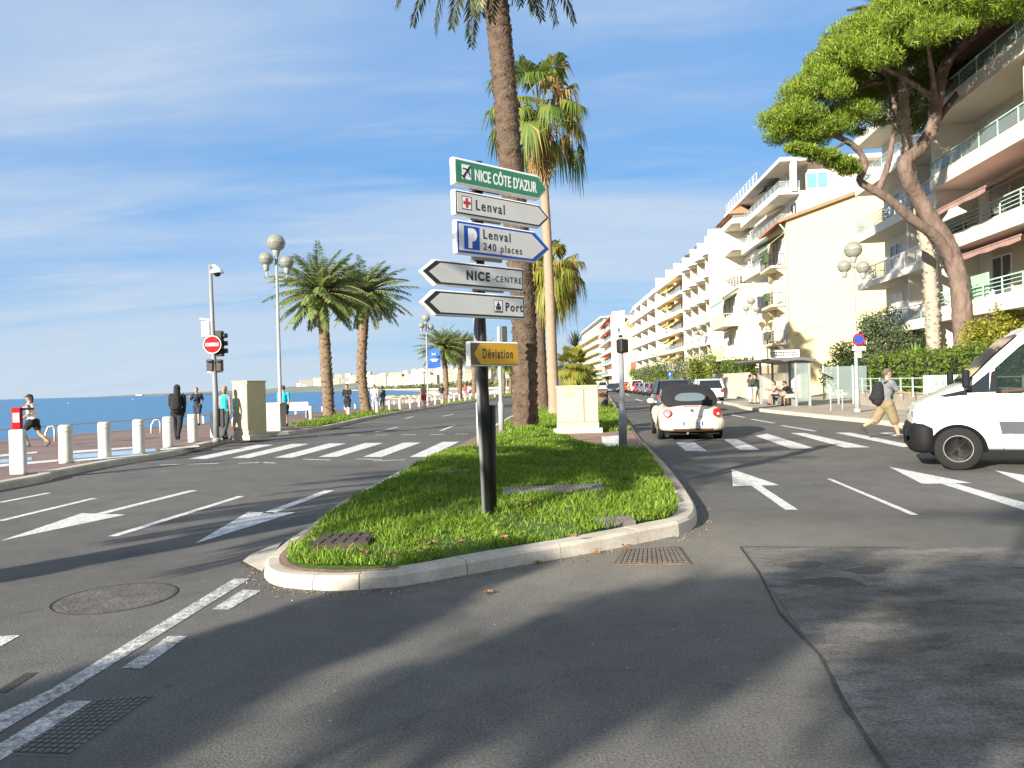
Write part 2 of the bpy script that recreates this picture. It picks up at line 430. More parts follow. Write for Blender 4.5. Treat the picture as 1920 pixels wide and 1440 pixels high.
LK = [G(x, y) for x, y in ((0, 920), (108, 895), (217, 873), (325, 855), (415, 832), (487, 819), (559, 813), (617, 804), (707, 783), (807, 766), (895, 752.5))]
LK = [(-14.2, -45), (-11.6, -14), (-10.1, 2)] + [xy(p) for p in LK] + [(1.5, 122), (12, 215), (35, 400)]
LKs = smooth_line(LK, 5)
EDGE = [(-36, -120), (-29, -60), (-21.7, 0), (-18.3, 27.5), (-16, 38.4), (-12.5, 62), (-9, 90), (-4, 130), (7, 215), (30, 400)]
COAST = [(50, 620), (0, 900), (-120, 1400), (-330, 2300), (-880, 4000), (-2000, 6000), (-4300, 8200)]
land = EDGE + COAST + [(-3500, 9500), (6000, 9500), (6000, -300), (-60, -300)]
struct('ground', land, -.06, land_m)
# water to the horizon
m, t, p = base_mat('sea_water')
p.inputs['Base Color'].default_value = (.026, .15, .29, 1); p.inputs['Roughness'].default_value = .32; p.inputs['Specular IOR Level'].default_value = .22
c = N(t, 'ShaderNodeTexCoord'); mp = N(t, 'ShaderNodeMapping'); mp.inputs['Scale'].default_value = (.25, .7, 1)
n1 = N(t, 'ShaderNodeTexNoise'); n1.inputs['Scale'].default_value = .35; n1.inputs['Detail'].default_value = 8
t.links.new(c.outputs['Object'], mp.inputs[0]); t.links.new(mp.outputs[0], n1.inputs['Vector'])
bp = N(t, 'ShaderNodeBump'); bp.inputs['Strength'].default_value = .9; bp.inputs['Distance'].default_value = .8
t.links.new(n1.outputs['Fac'], bp.inputs['Height']); t.links.new(bp.outputs[0], p.inputs['Normal'])
struct('sea', [(-30000, -400), (200, -400), (200, 30000), (-30000, 30000)], -4.0, m)
# beach under the promenade wall, widening along the bay
wl = [(-40, -120), (-34, 30), (-40, 110), (-52, 233), (-92, 577), (-99, 776), (-190, 1400), (-360, 2300)]
me = bpy.data.meshes.new('beach')
top = [(-21.6, 0), (-16, 38.4), (-6, 115), (9, 233), (50, 577), (24, 776), (-120, 1400), (-330, 2300)]
vs = []; fs = []
for (a, b), (c_, d) in zip(wl, top):
    vs += [(a, b, -4.25), (a * .55 + c_ * .45, b * .55 + d * .45, -3.2), (c_ + .3, d, -2.2)]
for i in range(len(wl) - 1):
    for k in range(2): fs.append((i * 3 + k, i * 3 + k + 1, i * 3 + k + 4, i * 3 + k + 3))
me.from_pydata(vs, [], [f[::-1] for f in fs]); me.materials.append(sand_m)
o = bpy.data.objects.new('beach', me); COL.objects.link(o); o['kind'] = 'structure'
# sea wall face under the promenade
b = MB()
for i in range(len(EDGE) - 1):
    a, c_ = EDGE[i], EDGE[i + 1]
    b.bar((a[0] - .02, a[1], -2.1), (c_[0] - .02, c_[1], -2.1), .35, 4.1)
sw = b.build('sea_wall', kerb_m); sw['kind'] = 'structure'

road = [(p.x - .35, p.y) for p in LKs] + [(120, 400), (60, 90), (60, -60)]
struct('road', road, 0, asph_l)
struct('promenade', [(p.x - .3, p.y) for p in LKs] + [(e[0] + .1, e[1]) for e in EDGE[::-1]], .13, prom_m)

def kerb(name, line, inward, h=.14, wd=.2, stone=1.0, mat=None, heights=None, near=None):
    """a row of kerb stones along the line; inward +1 puts them on the line's left"""
    P = [Vector((p[0], p[1], 0)) for p in line]; b = MB()
    L = [0]
    for i in range(1, len(P)): L.append(L[-1] + (P[i] - P[i - 1]).length)
    def at(s):
        s = max(0, min(L[-1], s))
        for i in range(1, len(P)):
            if s <= L[i] or i == len(P) - 1:
                k = (s - L[i - 1]) / max(1e-6, L[i] - L[i - 1]); return P[i - 1].lerp(P[i], k), (P[i] - P[i - 1]).normalized()
    s = 0
    while s < L[-1] - .02:
        st = stone * rnd.uniform(.9, 1.1) * (1 if s < 90 else 3)
        if near and at(s)[0].y < 6.75 and at(s)[0].x < -.9: st = near * rnd.uniform(.9, 1.1)
        e = min(s + st, L[-1]); n = 3; secs = []
        g = .004
        for j in range(n + 1):
            q, d = at(s + g + (e - s - 2 * g) * j / n)
            nn = Vector((-d.y, d.x, 0)) * inward
            hh = heights(q) if heights else h
            z = rnd.uniform(-.003, .003) if j == 0 else z
            prof = ((-.012, -.03), (0, hh - .03 + z), (.03, hh + z), (wd, hh + z), (wd, -.03))
            secs.append([q + nn * a + Vector((0, 0, c)) for a, c in prof])
        b.loft(secs, sm=False); s = e
    o = b.build(name, mat or kerb_m); o['kind'] = 'structure'; return o
kerb('kerb', LKs, 1, h=.14, wd=.25)
RK = [(60, 19.4), (14.2, 19.6), (12.4, 20.4)] + [xy(G(x, y)) for x, y in ((1711, 805), (1640, 795), (1530, 783.5), (1400, 768.5), (1356, 757.5))] + [(17.4, 88), (23, 150), (60, 500)]
RKs = smooth_line(RK, 5)
kerb('kerb', RKs, -1, h=.14, wd=.25)
struct('pavement', [(p.x + .2, p.y + .2) for p in RKs] + [(120, 500), (60, 19.8)], .13, pave_m)

# the traffic island
IL = [(1136, 737), (1143, 745), (1155, 762), (1172, 790), (1190, 812), (1218, 848), (1255, 890), (1290, 940), (1305, 970), (1303, 985), (1285, 999), (1240, 1010), (1100, 1038), (940, 1066), (760, 1098), (700, 1104), (625, 1107), (580, 1105), (535, 1101), (505, 1091), (497, 1075), (510, 1055), (560, 1015), (640, 960), (740, 902), (830, 855), (900, 818), (940, 795), (962, 783)]
ISL = [(24, 190)] + [xy(G(x, y)) for x, y in IL] + [(2.3, 60), (6.4, 100), (17, 190)]
ISLs = smooth_line(ISL, 8)
def kh(q):
    return .075 if 18.5 < q.y < 24.5 else (.14 if q.y > 9.5 else .105 + .035 * min(1, max(0, (q.x + 2) / 3.5)))
kerb('kerb', ISLs[:65], -1, wd=.2, stone=.95, heights=kh, near=.36, mat=kerbp_m)
kerb('kerb', ISLs[64:], -1, wd=.2, stone=.95, heights=kh, near=.36)
def inset(line, dd):
    out = []
    for i, p in enumerate(line):
        d = (line[min(i + 1, len(line) - 1)] - line[max(i - 1, 0)]).normalized()
        out.append((p.x + d.y * dd, p.y - d.x * dd))
    return out
struct('island_paving', inset(ISLs, .12), .118, brick_m)
# pinkish kerb stones on the long sides of the island
_in = inset(ISLs, .19); _k = [i for i, p in enumerate(_in) if p[1] < 17.5]; _a, _b = min(_k), max(_k)
LAWN1 = [Vector((*p, .13)) for p in _in[_a:_b + 1]] + [G(x, y, .13) for x, y in ((905, 840), (950, 826), (990, 821), (1025, 824), (1060, 831), (1113, 841), (1160, 846), (1204, 852))]
LAWN2 = [G(x, y, .13) for x, y in ((1183, 806), (1168, 790), (1152, 767), (1140, 752), (1128, 741))] + [Vector((16.2, 150, .13)), Vector((13.5, 150, .13)), Vector((5.6, 90, .13)), Vector((2.6, 58, .13))] + [G(x, y, .13) for x, y in ((972, 780), (955, 793), (938, 806), (965, 814), (1000, 813), (1090, 811))]
def cen(P): return sum(P, Vector()) / len(P)
def mound1(x, y):
    z = .10 + .05 + .03 * min(1, max(0, (y - 6.5) / 3))
    z += .26 * math.exp(-((x - .45) ** 2 / 1.7 + (y - 21.3) ** 2 / 12))
    return z + .025 * math.sin(x * 3.1 + y) * math.sin(y * 2.3)
def mound2(x, y): return .16 + .03 * math.sin(x * 2.1 + y)
grass_soil = groundmat('grass_soil', (.05, .085, .015), (.08, .13, .022), big=2.5, fine=30, crack=False)
def lawn(name, poly, hf, rings=14):
    c0 = cen(poly); V = []; F = []
    pts = [Vector((p[0], p[1], 0)) for p in poly]; n = len(pts)
    for r_ in range(rings):
        k = 1 - r_ / rings
        for p in pts:
            x, y = c0.x + (p.x - c0.x) * k, c0.y + (p.y - c0.y) * k
            e = min(1, r_ / 2)
            V.append((x, y, .121 * (1 - e) + hf(x, y) * e))
    V.append((c0.x, c0.y, hf(c0.x, c0.y)))
    for r_ in range(rings - 1):
        for i in range(n):
            j = (i + 1) % n; F.append((r_ * n + i, r_ * n + j, (r_ + 1) * n + j, (r_ + 1) * n + i))
    for i in range(n): F.append(((rings - 1) * n + i, (rings - 1) * n + (i + 1) % n, len(V) - 1))
    b = MB(); b.add(V, F, 0, True); o = b.build(name, grass_soil); o['kind'] = 'structure'
lawn('lawn_soil', LAWN1, mound1); lawn('lawn_soil', LAWN2, mound2, 6)
def inpoly(X, Y, poly):
    r_ = np.zeros(len(X), bool); n = len(poly)
    for i in range(n):
        x1, y1, x2, y2 = poly[i][0], poly[i][1], poly[i - 1][0], poly[i - 1][1]
        with np.errstate(divide='ignore', invalid='ignore'):
            r_ ^= ((y1 > Y) != (y2 > Y)) & (X < (x2 - x1) * (Y - y1) / (y2 - y1 + 1e-12) + x1)
    return r_
PLATES = [  # flat covers in the lawn: pixel corners
    ((940, 914), (1128, 906), (1135, 920), (945, 927)), ((1112, 971), (1180, 966), (1192, 975), (1125, 982)),
    ((818, 884), (880, 879), (892, 883), (828, 889)), ((612, 1000), (702, 996), (690, 1016), (572, 1024))]
def lawn_blades(name, poly, hf, dens, hmin, hmax, holes=(), mat=None, ymax=200):
    xs = [p[0] for p in poly]; ys = [p[1] for p in poly]
    a = (max(xs) - min(xs)) * (max(ys) - min(ys)); n = int(a * dens)
    X = RS.uniform(min(xs), max(xs), n); Y = RS.uniform(min(ys), max(ys), n)
    k = inpoly(X, Y, poly) & (Y < ymax)
    # thinner with distance
    k &= RS.uniform(size=n) < np.clip((16 / np.maximum(Y, 1)) ** 1.3, .05, 1)
    for h in holes: k &= ~inpoly(X, Y, h)
    thin = np.sin(X * 1.3 + 2 * np.sin(Y * .9)) * np.sin(Y * 1.7 + 1.5 * np.sin(X * 1.1)) + .5 * np.sin(X * 5.3 + Y * 4.1)
    k &= (thin < .5) | (RS.uniform(size=n) < .22)
    X, Y = X[k], Y[k]; n = len(X)
    # clumps: some spots are longer
    cl = .5 + .5 * np.sin(X * 2.7 + 1.3 * np.sin(Y * 1.9)) * np.sin(Y * 2.2 + np.sin(X * 3.3))
    H = RS.uniform(hmin, hmax, n) * (.65 + .75 * cl) * RS.choice([.6, 1, 1, 1, 1.25, 2.0], n)
    Z = np.array([hf(x, y) for x, y in zip(X, Y)]) - .01
    W = RS.uniform(.004, .008, n) * np.clip(Y / 9, 1, 2.4)
    th = RS.uniform(0, 2 * np.pi, n); ln = RS.uniform(.15, .9, n) * H; ph = RS.uniform(0, 2 * np.pi, n)
    cx, sx = np.cos(th) * W, np.sin(th) * W; lx, ly = np.cos(ph) * ln, np.sin(ph) * ln
    B = np.stack([X, Y, Z], 1)
    v0 = B + np.stack([-cx, -sx, 0 * H], 1); v1 = B + np.stack([cx, sx, 0 * H], 1)
    mdl = B + np.stack([lx * .35, ly * .35, H * .6], 1); e = np.stack([cx, sx, 0 * H], 1) * .8
    tip = B + np.stack([lx, ly, H], 1)
    V = np.stack([v0, v1, mdl + e, tip, mdl - e], 1).reshape(-1, 3)
    i = np.arange(n)[:, None] * 5
    F = np.concatenate([i + np.array([[0, 1, 2, 4]]), i + np.array([[4, 2, 3, 3]])])
    # last face as triangle: build as tris
    T = np.concatenate([i + np.array([[0, 1, 2]]), i + np.array([[0, 2, 4]]), i + np.array([[4, 2, 3]])])
    o = npmesh(name, V, T, mat); o['kind'] = 'stuff'
    return tag(o, 'short green grass with longer tufts on the traffic island', 'grass')
grass_m = leafmat('grass_blades', (.08, .155, .014), (.215, .34, .030), (.40, .36, .11), trans=.35)
holes = [[xy(G(x, y, .2)) for x, y in q] for q in PLATES]
lawn_blades('grass', [xy(p) for p in LAWN1], mound1, 4200, .022, .055, holes, grass_m)
lawn_blades('grass', [xy(p) for p in LAWN2], mound2, 1500, .05, .1, (), grass_m, 95)

# grass verge with palms along the promenade kerb
def verge(px0, px1, wd):
    a = [Vector((p.x, p.y, 0)) for p in LKs]
    seg = [p for p in a if px0 < p.y < px1]
    o1 = inset(seg, -.3); o2 = inset(seg, -.3 - wd)
    P = [Vector((x, y, .14)) for x, y in o1 + o2[::-1]]
    o = struct('verge', [(p.x, p.y) for p in P], .14, grass_soil)
    lawn_blades('grass', [(p.x, p.y) for p in P], lambda x, y: .14, 1500, .05, .12, (), grass_m)['label'] = 'narrow strip of green grass along the promenade kerb'
verge(31, 52, 1.5); verge(66, 150, 1.5)

# ------------------------------------------------------------------ painted markings (real ground positions)
LEVEL = .004
def marks(name, quads, mat, z=LEVEL):
    vs = []; fs = []
    for q in quads:
        o = len(vs); vs += [(p[0], p[1], z) for p in q]; fs.append(tuple(range(o, o + len(q))))
    b = MB(); b.add(vs, fs)
    o = b.build(name, mat, recalc=False)
    bm = bmesh.new(); bm.from_mesh(o.data)
    for f in bm.faces:
        f.normal_update()
        if f.normal.z < 0: f.normal_flip()
    bm.to_mesh(o.data); bm.free(); o['kind'] = 'structure'; return o
def pq(*pts): return [G(x, y) for x, y in pts]
def ln(a, b, wd):
    a, b = G(*a), G(*b); d = (b - a).normalized(); n = Vector((-d.y, d.x, 0)) * wd / 2
    return [a - n, b - n, b + n, a + n]
marks('crosswalk', [pq(*q) for q in (
    ((768, 857), (802, 857), (861, 828.6), (830, 828.6)), ((680.5, 857), (715, 857), (789, 830), (757, 830)), ((597, 857), (632, 857), (719, 830.7), (685, 830.7)),
    ((514, 858.4), (548, 858.4), (649, 831.5), (617, 831.5)), ((434, 859), (467, 859), (579.5, 832.4), (547, 832.4)), ((354, 860.5), (388, 860.5), (513, 834), (482, 834)),
    ((1268, 830), (1302, 830), (1326, 846), (1285.6, 846)), ((1357, 824), (1382, 823.5), (1425, 843.4), (1387, 844)), ((1416, 817.3), (1438, 813.3), (1528.7, 841), (1484, 841.7)),
    ((1482.6, 812), (1508, 812), (1631, 839), (1584, 839.5)), ((1566, 811.4), (1595, 811.4), (1725, 837.6), (1692.5, 838.4)), ((1648.6, 811.4), (1676, 811.4), (1800, 836), (1770, 838)))], paint_m)
lines = [ln((364, 919.6), (188, 963.5), .15), pq((0, 1015), (153, 962.7), (235.6, 965.5)), ln((618, 920), (500, 963), .16), pq((364.5, 1020), (465, 960.7), (554, 961)),
         ln((453, 930.5), (211, 1006), .12), ln((177, 934.5), (0, 977), .12), ln((92, 924.4), (0, 942.6), .12), ln((16, 1193), (-20, 1213), .15),
         ln((705, 810), (746, 801), .13), ln((826, 807.7), (854, 797.4), .13), ln((830, 780.6), (850, 776.6), .13), ln((760, 785), (775, 781), .13),
         pq((1372, 880), (1461, 910), (1374, 912)), pq((1409, 911), (1427, 911), (1496, 956), (1472, 956)), pq((1550, 898), (1558, 898), (1723, 966), (1708, 966)),
         pq((1667, 875.5), (1729, 907.5), (1822, 906)), pq((1764, 907), (1790, 906.5), (1990, 962), (1985, 978)), pq((1864, 882), (1935, 912), (2020, 908)),
         ln((1409, 786), (1452, 793.5), .14), ln((1465, 797.8), (1529, 808.6), .14), ln((1372, 778), (1396, 783), .14), ln((1205, 753), (1192, 748), .14), ln((1180, 742), (1172, 738), .14)]
for x0, x1, y in ((597, 623, 816.5), (648, 677, 816), (704, 728, 815.8), (753, 781, 815.5), (807, 833, 815), (853, 877, 814)):
    lines.append(ln((x0, y), (x1, y - .4), .16))
for x0, y0, x1, y1 in ((668, 860.5, 715, 862), (700, 864, 760, 862.5), (568, 861, 620, 863), (446, 869, 500, 867), (480, 867, 516, 868.5), (300, 872, 410, 869)):
    lines.append(ln((x0, y0), (x1, y1), .09))
for x0, y0, x1, y1 in ((1160, 760, 1185, 768), ):
    pass
marks('road_markings', lines, paint_m)
marks('worn_markings', [pq((439, 1085.5), (469, 1085.5), (133, 1295), (0, 1374), (-120, 1440), (-120, 1410), (0, 1339), (93, 1295)),
                        pq((455, 1106.5), (490.5, 1107.7), (429, 1144), (397, 1143)), pq((316, 1193.5), (352, 1193.5), (266, 1254.7), (228, 1253.5)),
                        pq((129, 1315), (172, 1316), (0, 1428), (-60, 1466), (-60, 1430), (0, 1395.6))], worn_m)
# the milled, patched area of asphalt on the near right and the tar seam between the two surfaces
struct('road_patch', [xy(G(x, y)) for x, y in ((1390, 1026), (1560, 1027), (1760, 1027), (2100, 1028), (2300, 1200), (2500, 1700), (1860, 1700), (1640, 1400), (1520, 1210))], .003, asph_r)
marks('tar_seam', [ln((1388, 1026), (1424, 1075), .022), ln((1424, 1075), (1462, 1150), .012), ln((1462, 1150), (1538, 1230), .018), ln((1538, 1230), (1594, 1340), .022), ln((1594, 1340), (1666, 1450), .014),
                   ln((1388, 1026), (1700, 1027), .018), ln((0, 901), (430, 871), .03)], asph_d, .006)
marks('tar_strip', [ln((460, 1056), (600, 990), .12), ln((600, 990), (720, 915), .10), ln((0, 1300), (60, 1262), .07)], asph_d, .003)
# dark irregular stains and fine grit below the kerb
st_m = groundmat('road_stain', (.066, .061, .054), (.098, .091, .080), big=6, fine=60, crack=False)
st = []
for x, y, rx, ry in ((1020, 1198, 62, 11), (1085, 1212, 40, 7), (1155, 1182, 26, 6), (1080, 1150, 22, 5), (1205, 1155, 24, 4), (1128, 1168, 14, 3), (960, 1215, 40, 7), (1010, 1225, 46, 6), (1245, 1130, 16, 3), (900, 1300, 18, 4), (1500, 1060, 46, 6), (1560, 1092, 60, 8), (1625, 1070, 40, 6), (1700, 1110, 50, 7), (560, 1300, 22, 5), (1290, 1085, 10, 2)):
    n = 18; ph = rnd.uniform(0, 6); st.append([G(x + rx * (1 + .45 * math.sin(3 * a + ph) * rnd.uniform(.3, 1)) * math.cos(a), y + ry * (1 + .5 * math.sin(2 * a + ph) * rnd.uniform(.3, 1)) * math.sin(a)) for a in [2 * math.pi * i / n for i in range(n)]])
marks('road_stains', st[10:14], st_m, .0034)
_o = inset(ISLs, -.05); _w = [i for i, p in enumerate(_o) if p[1] < 15]; P = []
for k_ in range(900):
    a = _o[rnd.choice(_w)]; d = abs(rnd.gauss(0, .12)); g_ = rnd.uniform(0, 6.28); P.append((a[0] + rnd.gauss(0, .07) , a[1] - d * .8, .006))
V, F = rhombi(np.array(P), .011, .6, up=4)
gl = npmesh('litter', V, F, leafmat('grit', (.10, .07, .04), (.30, .24, .16), (.6, .58, .52), trans=0)); gl['kind'] = 'stuff'
# blue and white crossing of the cycle lane on the promenade
marks('cycle_lane', [[G(x, y, .13) for x, y in q] for q in (((120, 853), (290, 841.5), (296, 847.5), (130, 861)), ((0, 862), (60, 857), (60, 863), (0, 869)))], blue_m, .134)
marks('cycle_lane_stripes', [[G(x, y, .13) for x, y in q] for q in (((133, 846), (262, 837.5), (264, 840), (136, 850.5)), ((138, 863), (268, 850), (266, 853.5), (142, 868)), ((0, 871), (110, 862), (108, 866), (0, 876)), ((300, 842), (372, 835), (374, 838), (302, 845)), ((0, 853), (70, 847), (70, 850), (0, 857)))], paint_m, .138)
# pale tactile plate by the signal post
marks('tactile_paving', [[G(x, y, .118) for x, y in ((1127, 818), (1163, 816.5), (1172, 838), (1133, 844))]], groundmat('tactile', (.5, .48, .44), (.66, .64, .6), big=9, fine=30, crack=False), .124)
struct('low_apron', [xy(G(x, y)) for x, y in ((455, 1058), (470, 1045), (505, 1030), (530, 1020), (500, 1060), (492, 1078), (470, 1066))], .03, kerb_m)

# covers set into lawn and road
iron_m = pm('rusty_iron', (.105, .085, .07), .7, .35, 9, .5, 60)
slab_m = pm('grey_slab', (.16, .145, .13), .8, .25, 5, .3, 60)
def cover(name, label, q, z, mats, rows, cols, frame=.05, soil=False):
    P = [G(x, y, z) for x, y in q]
    t_ = thing(name, label, 'cover' if not soil else 'soil patch', (0, 0, 0))
    lerp = lambda u, v: (P[0] * (1 - u) + P[1] * u) * (1 - v) + (P[3] * (1 - u) + P[2] * u) * v
    b = MB(); vs = [tuple(p) for p in P] + [tuple(p - Vector((0, 0, .06))) for p in P]
    b.add(vs, [(0, 1, 2, 3), (4, 5, 1, 0), (5, 6, 2, 1), (6, 7, 3, 2), (7, 4, 0, 3)]); b.build('frame', mats[0], t_)
    b = MB()
    for i in range(rows):
        for j in range(cols):
            u0, u1, v0, v1 = (j + .12) / cols, (j + .88) / cols, (i + .15) / rows, (i + .85) / rows
            c4 = [lerp(.03 + .94 * u, .04 + .92 * v) for u, v in ((u0, v0), (u1, v0), (u1, v1), (u0, v1))]
            k = [p + Vector((0, 0, .008)) for p in c4]
            b.add([tuple(p) for p in c4 + k], [(4, 5, 6, 7), (0, 1, 5, 4), (1, 2, 6, 5), (2, 3, 7, 6), (3, 0, 4, 7)])
    b.build('tread_plate', mats[1], t_)
    return t_
cover('drain_cover', 'rusty ribbed iron drain cover in the road before the island kerb', ((1168, 1030), (1274, 1024), (1297, 1056), (1150, 1057)), .010, (pm('rust', (.12, .08, .055), .8, .35, 8, .5, 60), pm('cover_iron', (.12, .10, .08), .7, .3, 9, .5, 60)), 9, 14)
cover('slab_cover', 'long grey ribbed slab set in the lawn behind the black signpost', PLATES[0], .21, (slab_m, slab_m), 2, 26)
cover('slab_cover', 'small grey cover in the lawn near the island kerb', PLATES[1], .19, (slab_m, slab_m), 2, 7)
cover('slab_cover', 'thin dark cover in the shaded lawn left of the signpost', PLATES[2], .21, (slab_m, slab_m), 2, 8)
cover('slab_cover', 'brown flat cover with a leaf on it by the left island kerb', PLATES[3], .19, (pm('brown_plate', (.06, .045, .034), .8, .2, 4, .3, 50),) * 2, 2, 5)
cover('drain_cover', 'dark patterned drain cover beside the worn white line', ((10, 1415), (185, 1310), (300, 1300), (130, 1420)), .002, (pm('dark_plate', (.112, .108, .099), .75, .2, 6, .4, 50),) * 2, 8, 14)
# round manhole in the left road
c0, c1, c2 = G(217, 1121), G(126, 1136), G(217, 1144)
rr = .46
mh = thing('manhole', 'round manhole patched with rough asphalt in the left road', 'manhole', (c0.x, c0.y, 0))
b = MB(); b.lathe([(rr, -.02), (rr, .003), (rr - .02, .0035), (rr - .02, -.02)], n=36); b.build('rim', asph_d, mh)
b = MB(); b.lathe([(rr - .02, -.02), (rr - .025, .003), (.02, .0032)], n=36, sm=False); b.build('lid', groundmat('manhole_fill', (.085, .078, .068), (.135, .125, .11), big=5, fine=40, crack=False), mh)
# ------------------------------------------------------------------ far shore
hill_m = pm('far_hills', (.17, .19, .15), .95, .25, .004, 0)
def ridge(name, pts, Y, thick, mat):
    """pts: pixel x and pixels above the horizon of a ridge at the depth Y"""
    vs, fs = [], []
    for x, up in pts:
        X = (x - 960) / FPX * Y; z = up * Y / FPX
        vs += [(X, Y - thick, -4.3), (X, Y - thick * .45, z * .6), (X, Y, z), (X, Y + thick, -4.3)]
    for i in range(len(pts) - 1):
        for k in range(3): fs.append((i * 4 + k, i * 4 + 4 + k, i * 4 + 5 + k, i * 4 + 1 + k))
    b = MB(); b.add(vs, fs, 0, False); o = b.build(name, mat); o['kind'] = 'structure'
ridge('headland', [(218, 0), (250, 2), (300, 3), (340, 3.5), (400, 4.5), (450, 5), (500, 6), (540, 9), (580, 10), (640, 9), (700, 8)], 8000, 900, hill_m)
ridge('hills', [(470, 0), (520, 5), (560, 9), (600, 9), (650, 13), (700, 16), (740, 19), (800, 18), (860, 20), (920, 17), (1000, 18), (1120, 15), (1300, 12)], 4200, 500, hill_m)
# town across the bay
wm, t, p = base_mat('far_facade')
c = N(t, 'ShaderNodeTexCoord'); oi = N(t, 'ShaderNodeObjectInfo')
br = N(t, 'ShaderNodeTexBrick'); br.offset = 0; br.inputs['Scale'].default_value = 1; br.inputs['Brick Width'].default_value = 5; br.inputs['Row Height'].default_value = 3.2
br.inputs['Mortar Size'].default_value = .75; br.inputs['Color1'].default_value = (.12, .11, .10, 1); br.inputs['Color2'].default_value = (.22, .20, .17, 1)
sp = N(t, 'ShaderNodeSeparateXYZ'); t.links.new(c.outputs['Object'], sp.inputs[0])
cb = N(t, 'ShaderNodeCombineXYZ'); ad = N(t, 'ShaderNodeMath', operation='ADD'); t.links.new(sp.outputs[0], ad.inputs[0]); t.links.new(sp.outputs[1], ad.inputs[1])
t.links.new(ad.outputs[0], cb.inputs[0]); t.links.new(sp.outputs[2], cb.inputs[1]); t.links.new(cb.outputs[0], br.inputs['Vector'])
cr = N(t, 'ShaderNodeValToRGB'); cr.color_ramp.elements[0].color = (.50, .42, .31, 1); cr.color_ramp.elements[1].color = (.58, .54, .47, 1); t.links.new(oi.outputs['Random'], cr.inputs[0])
t.links.new(cr.outputs[0], br.inputs['Mortar']); t.links.new(br.outputs[0], p.inputs['Base Color']); p.inputs['Roughness'].default_value = .8
roofm = pm('far_roof', (.42, .28, .20), .9, .2, .1)
def itp(x, tab):
    for (a, b), (c_, d) in zip(tab, tab[1:]):
        if x <= c_: return b + (d - b) * (x - a) / (c_ - a)
    return tab[-1][1]
TOP = [(520, 724), (560, 720), (600, 715), (650, 708), (700, 702), (740, 699), (790, 697), (850, 692), (900, 694), (960, 691), (1010, 690)]
DEP = [(520, 5600), (560, 5200), (650, 3900), (750, 2700), (836, 1800), (900, 1350), (960, 1150), (1010, 1050)]
px = 566
while px < 1010:
    for row in (0, 1):
        D = itp(px, DEP) * (1.1 + .18 * row) + rnd.uniform(0, 120); y = itp(px, TOP) + (5 if row == 0 else -3) + rnd.uniform(-6, 5)
        q = A(px + rnd.uniform(-5, 5), y, D); wd = rnd.uniform(9, 22) * D / FPX; h = max(12, q.z)
        t_ = thing('apartment_building', 'pale apartment block in the town across the bay', 'building', (q.x, D, -1), rnd.uniform(-.5, .5), 'pale apartment blocks across the bay')
        b = MB(); b.b2((-wd / 2, -12, 0), (wd / 2, 12, h))
        if rnd.random() < .6: b.b2((-wd * .3, -8, h), (wd * .25, 8, h + 3.5))
        b.build('wall', wm, t_)
        b = MB(); b.b2((-wd / 2 - .5, -12.5, h + .01), (wd / 2 + .5, 12.5, h + .9)); b.build('roof', roofm, t_)
    px += rnd.uniform(8, 15)
for px, y, wd in ((262, 740, 60), (345, 737.8, 40)):
    q = A(px, y, 7300)
    t_ = thing('shed', 'low pale building on the distant headland', 'building', (q.x, 7300, 0), 0, 'low buildings on the distant headland')
    b = MB(); b.b2((-wd / 2, -20, 0), (wd / 2, 20, min(16, max(9, q.z)))); b.build('wall', pm('far_white', (.5, .44, .38), .8, .1, .02), t_)
# trees of the far shore as one dark mass
P = []
for px in np.arange(505, 1005, .55):
    D = itp(px, DEP) * 1.04
    h = rnd.uniform(4, 15) * (1 if px > 640 else 1.5)
    n = 10
    X = (px - 960) / FPX * D + RS.normal(size=n) * 6; Y = D + RS.normal(size=n) * 12; Z = RS.uniform(-1, 1, n) ** 2 * h
    P.append(np.stack([X, Y, Z], 1))
P = np.concatenate(P); V, F = rhombi(P, 4.2, .6)
tl = npmesh('treeline', V, F, leafmat('far_leaves', (.09, .12, .06), (.19, .20, .10))); tl['kind'] = 'stuff'
# far sea front: promenade wall along the bay
b = MB()
for i in range(len(COAST) - 2): b.bar((COAST[i][0] - 2, COAST[i][1], -1.4), (COAST[i + 1][0] - 2, COAST[i + 1][1], -1.4), 2.5, 3)
o = b.build('sea_wall', kerb_m); o['kind'] = 'structure'

# ------------------------------------------------------------------ buildings along the right side
white_w = pm('white_render', (.66, .61, .52), .85, .05, .9, .15, 30, dirt=.05)
cream_w = pm('cream_render', (.64, .545, .30), .85, .05, .7, .15, 30, dirt=.06)
ivory_w = pm('ivory_render', (.66, .58, .42), .85, .05, .7, .15, 30, dirt=.05)
beige_w = pm('beige_render', (.58, .51, .39), .85, .06, .7, .15, 30, dirt=.05)
soffit_w = pm('soffit_paint', (.60, .54, .45), .85, .06, .7)
frame_w = pm('white_frame', (.72, .71, .68), .5, .05, 4)
rail_m = pm('grey_rail', (.48, .50, .48), .45, .05, 6, metal=.3)
grail_m = pm('mint_rail', (.42, .60, .50), .5, .08, 6)
iron_b = pm('black_iron', (.02, .02, .022), .5, .1, 6)
win_m = glassmat('window_glass', (.045, .06, .07), .08)
winc_m = glassmat('curtained_glass', (.20, .19, .165), .12)
winb_m = glassmat('blue_glass', (.14, .34, .48), .1)
rglass_m = glassmat('railing_glass', (.30, .38, .37), .12, .38)
shut_m = pm('pale_shutter', (.48, .53, .45), .6, .1, 5)
tile_m = pm('roof_tile', (.38, .18, .10), .85, .25, 3, .4, 12)
aw_y = pm('yellow_awning', (.64, .44, .15), .8, .12, 3); aw_r = pm('red_awning', (.60, .10, .07), .8, .15, 3)
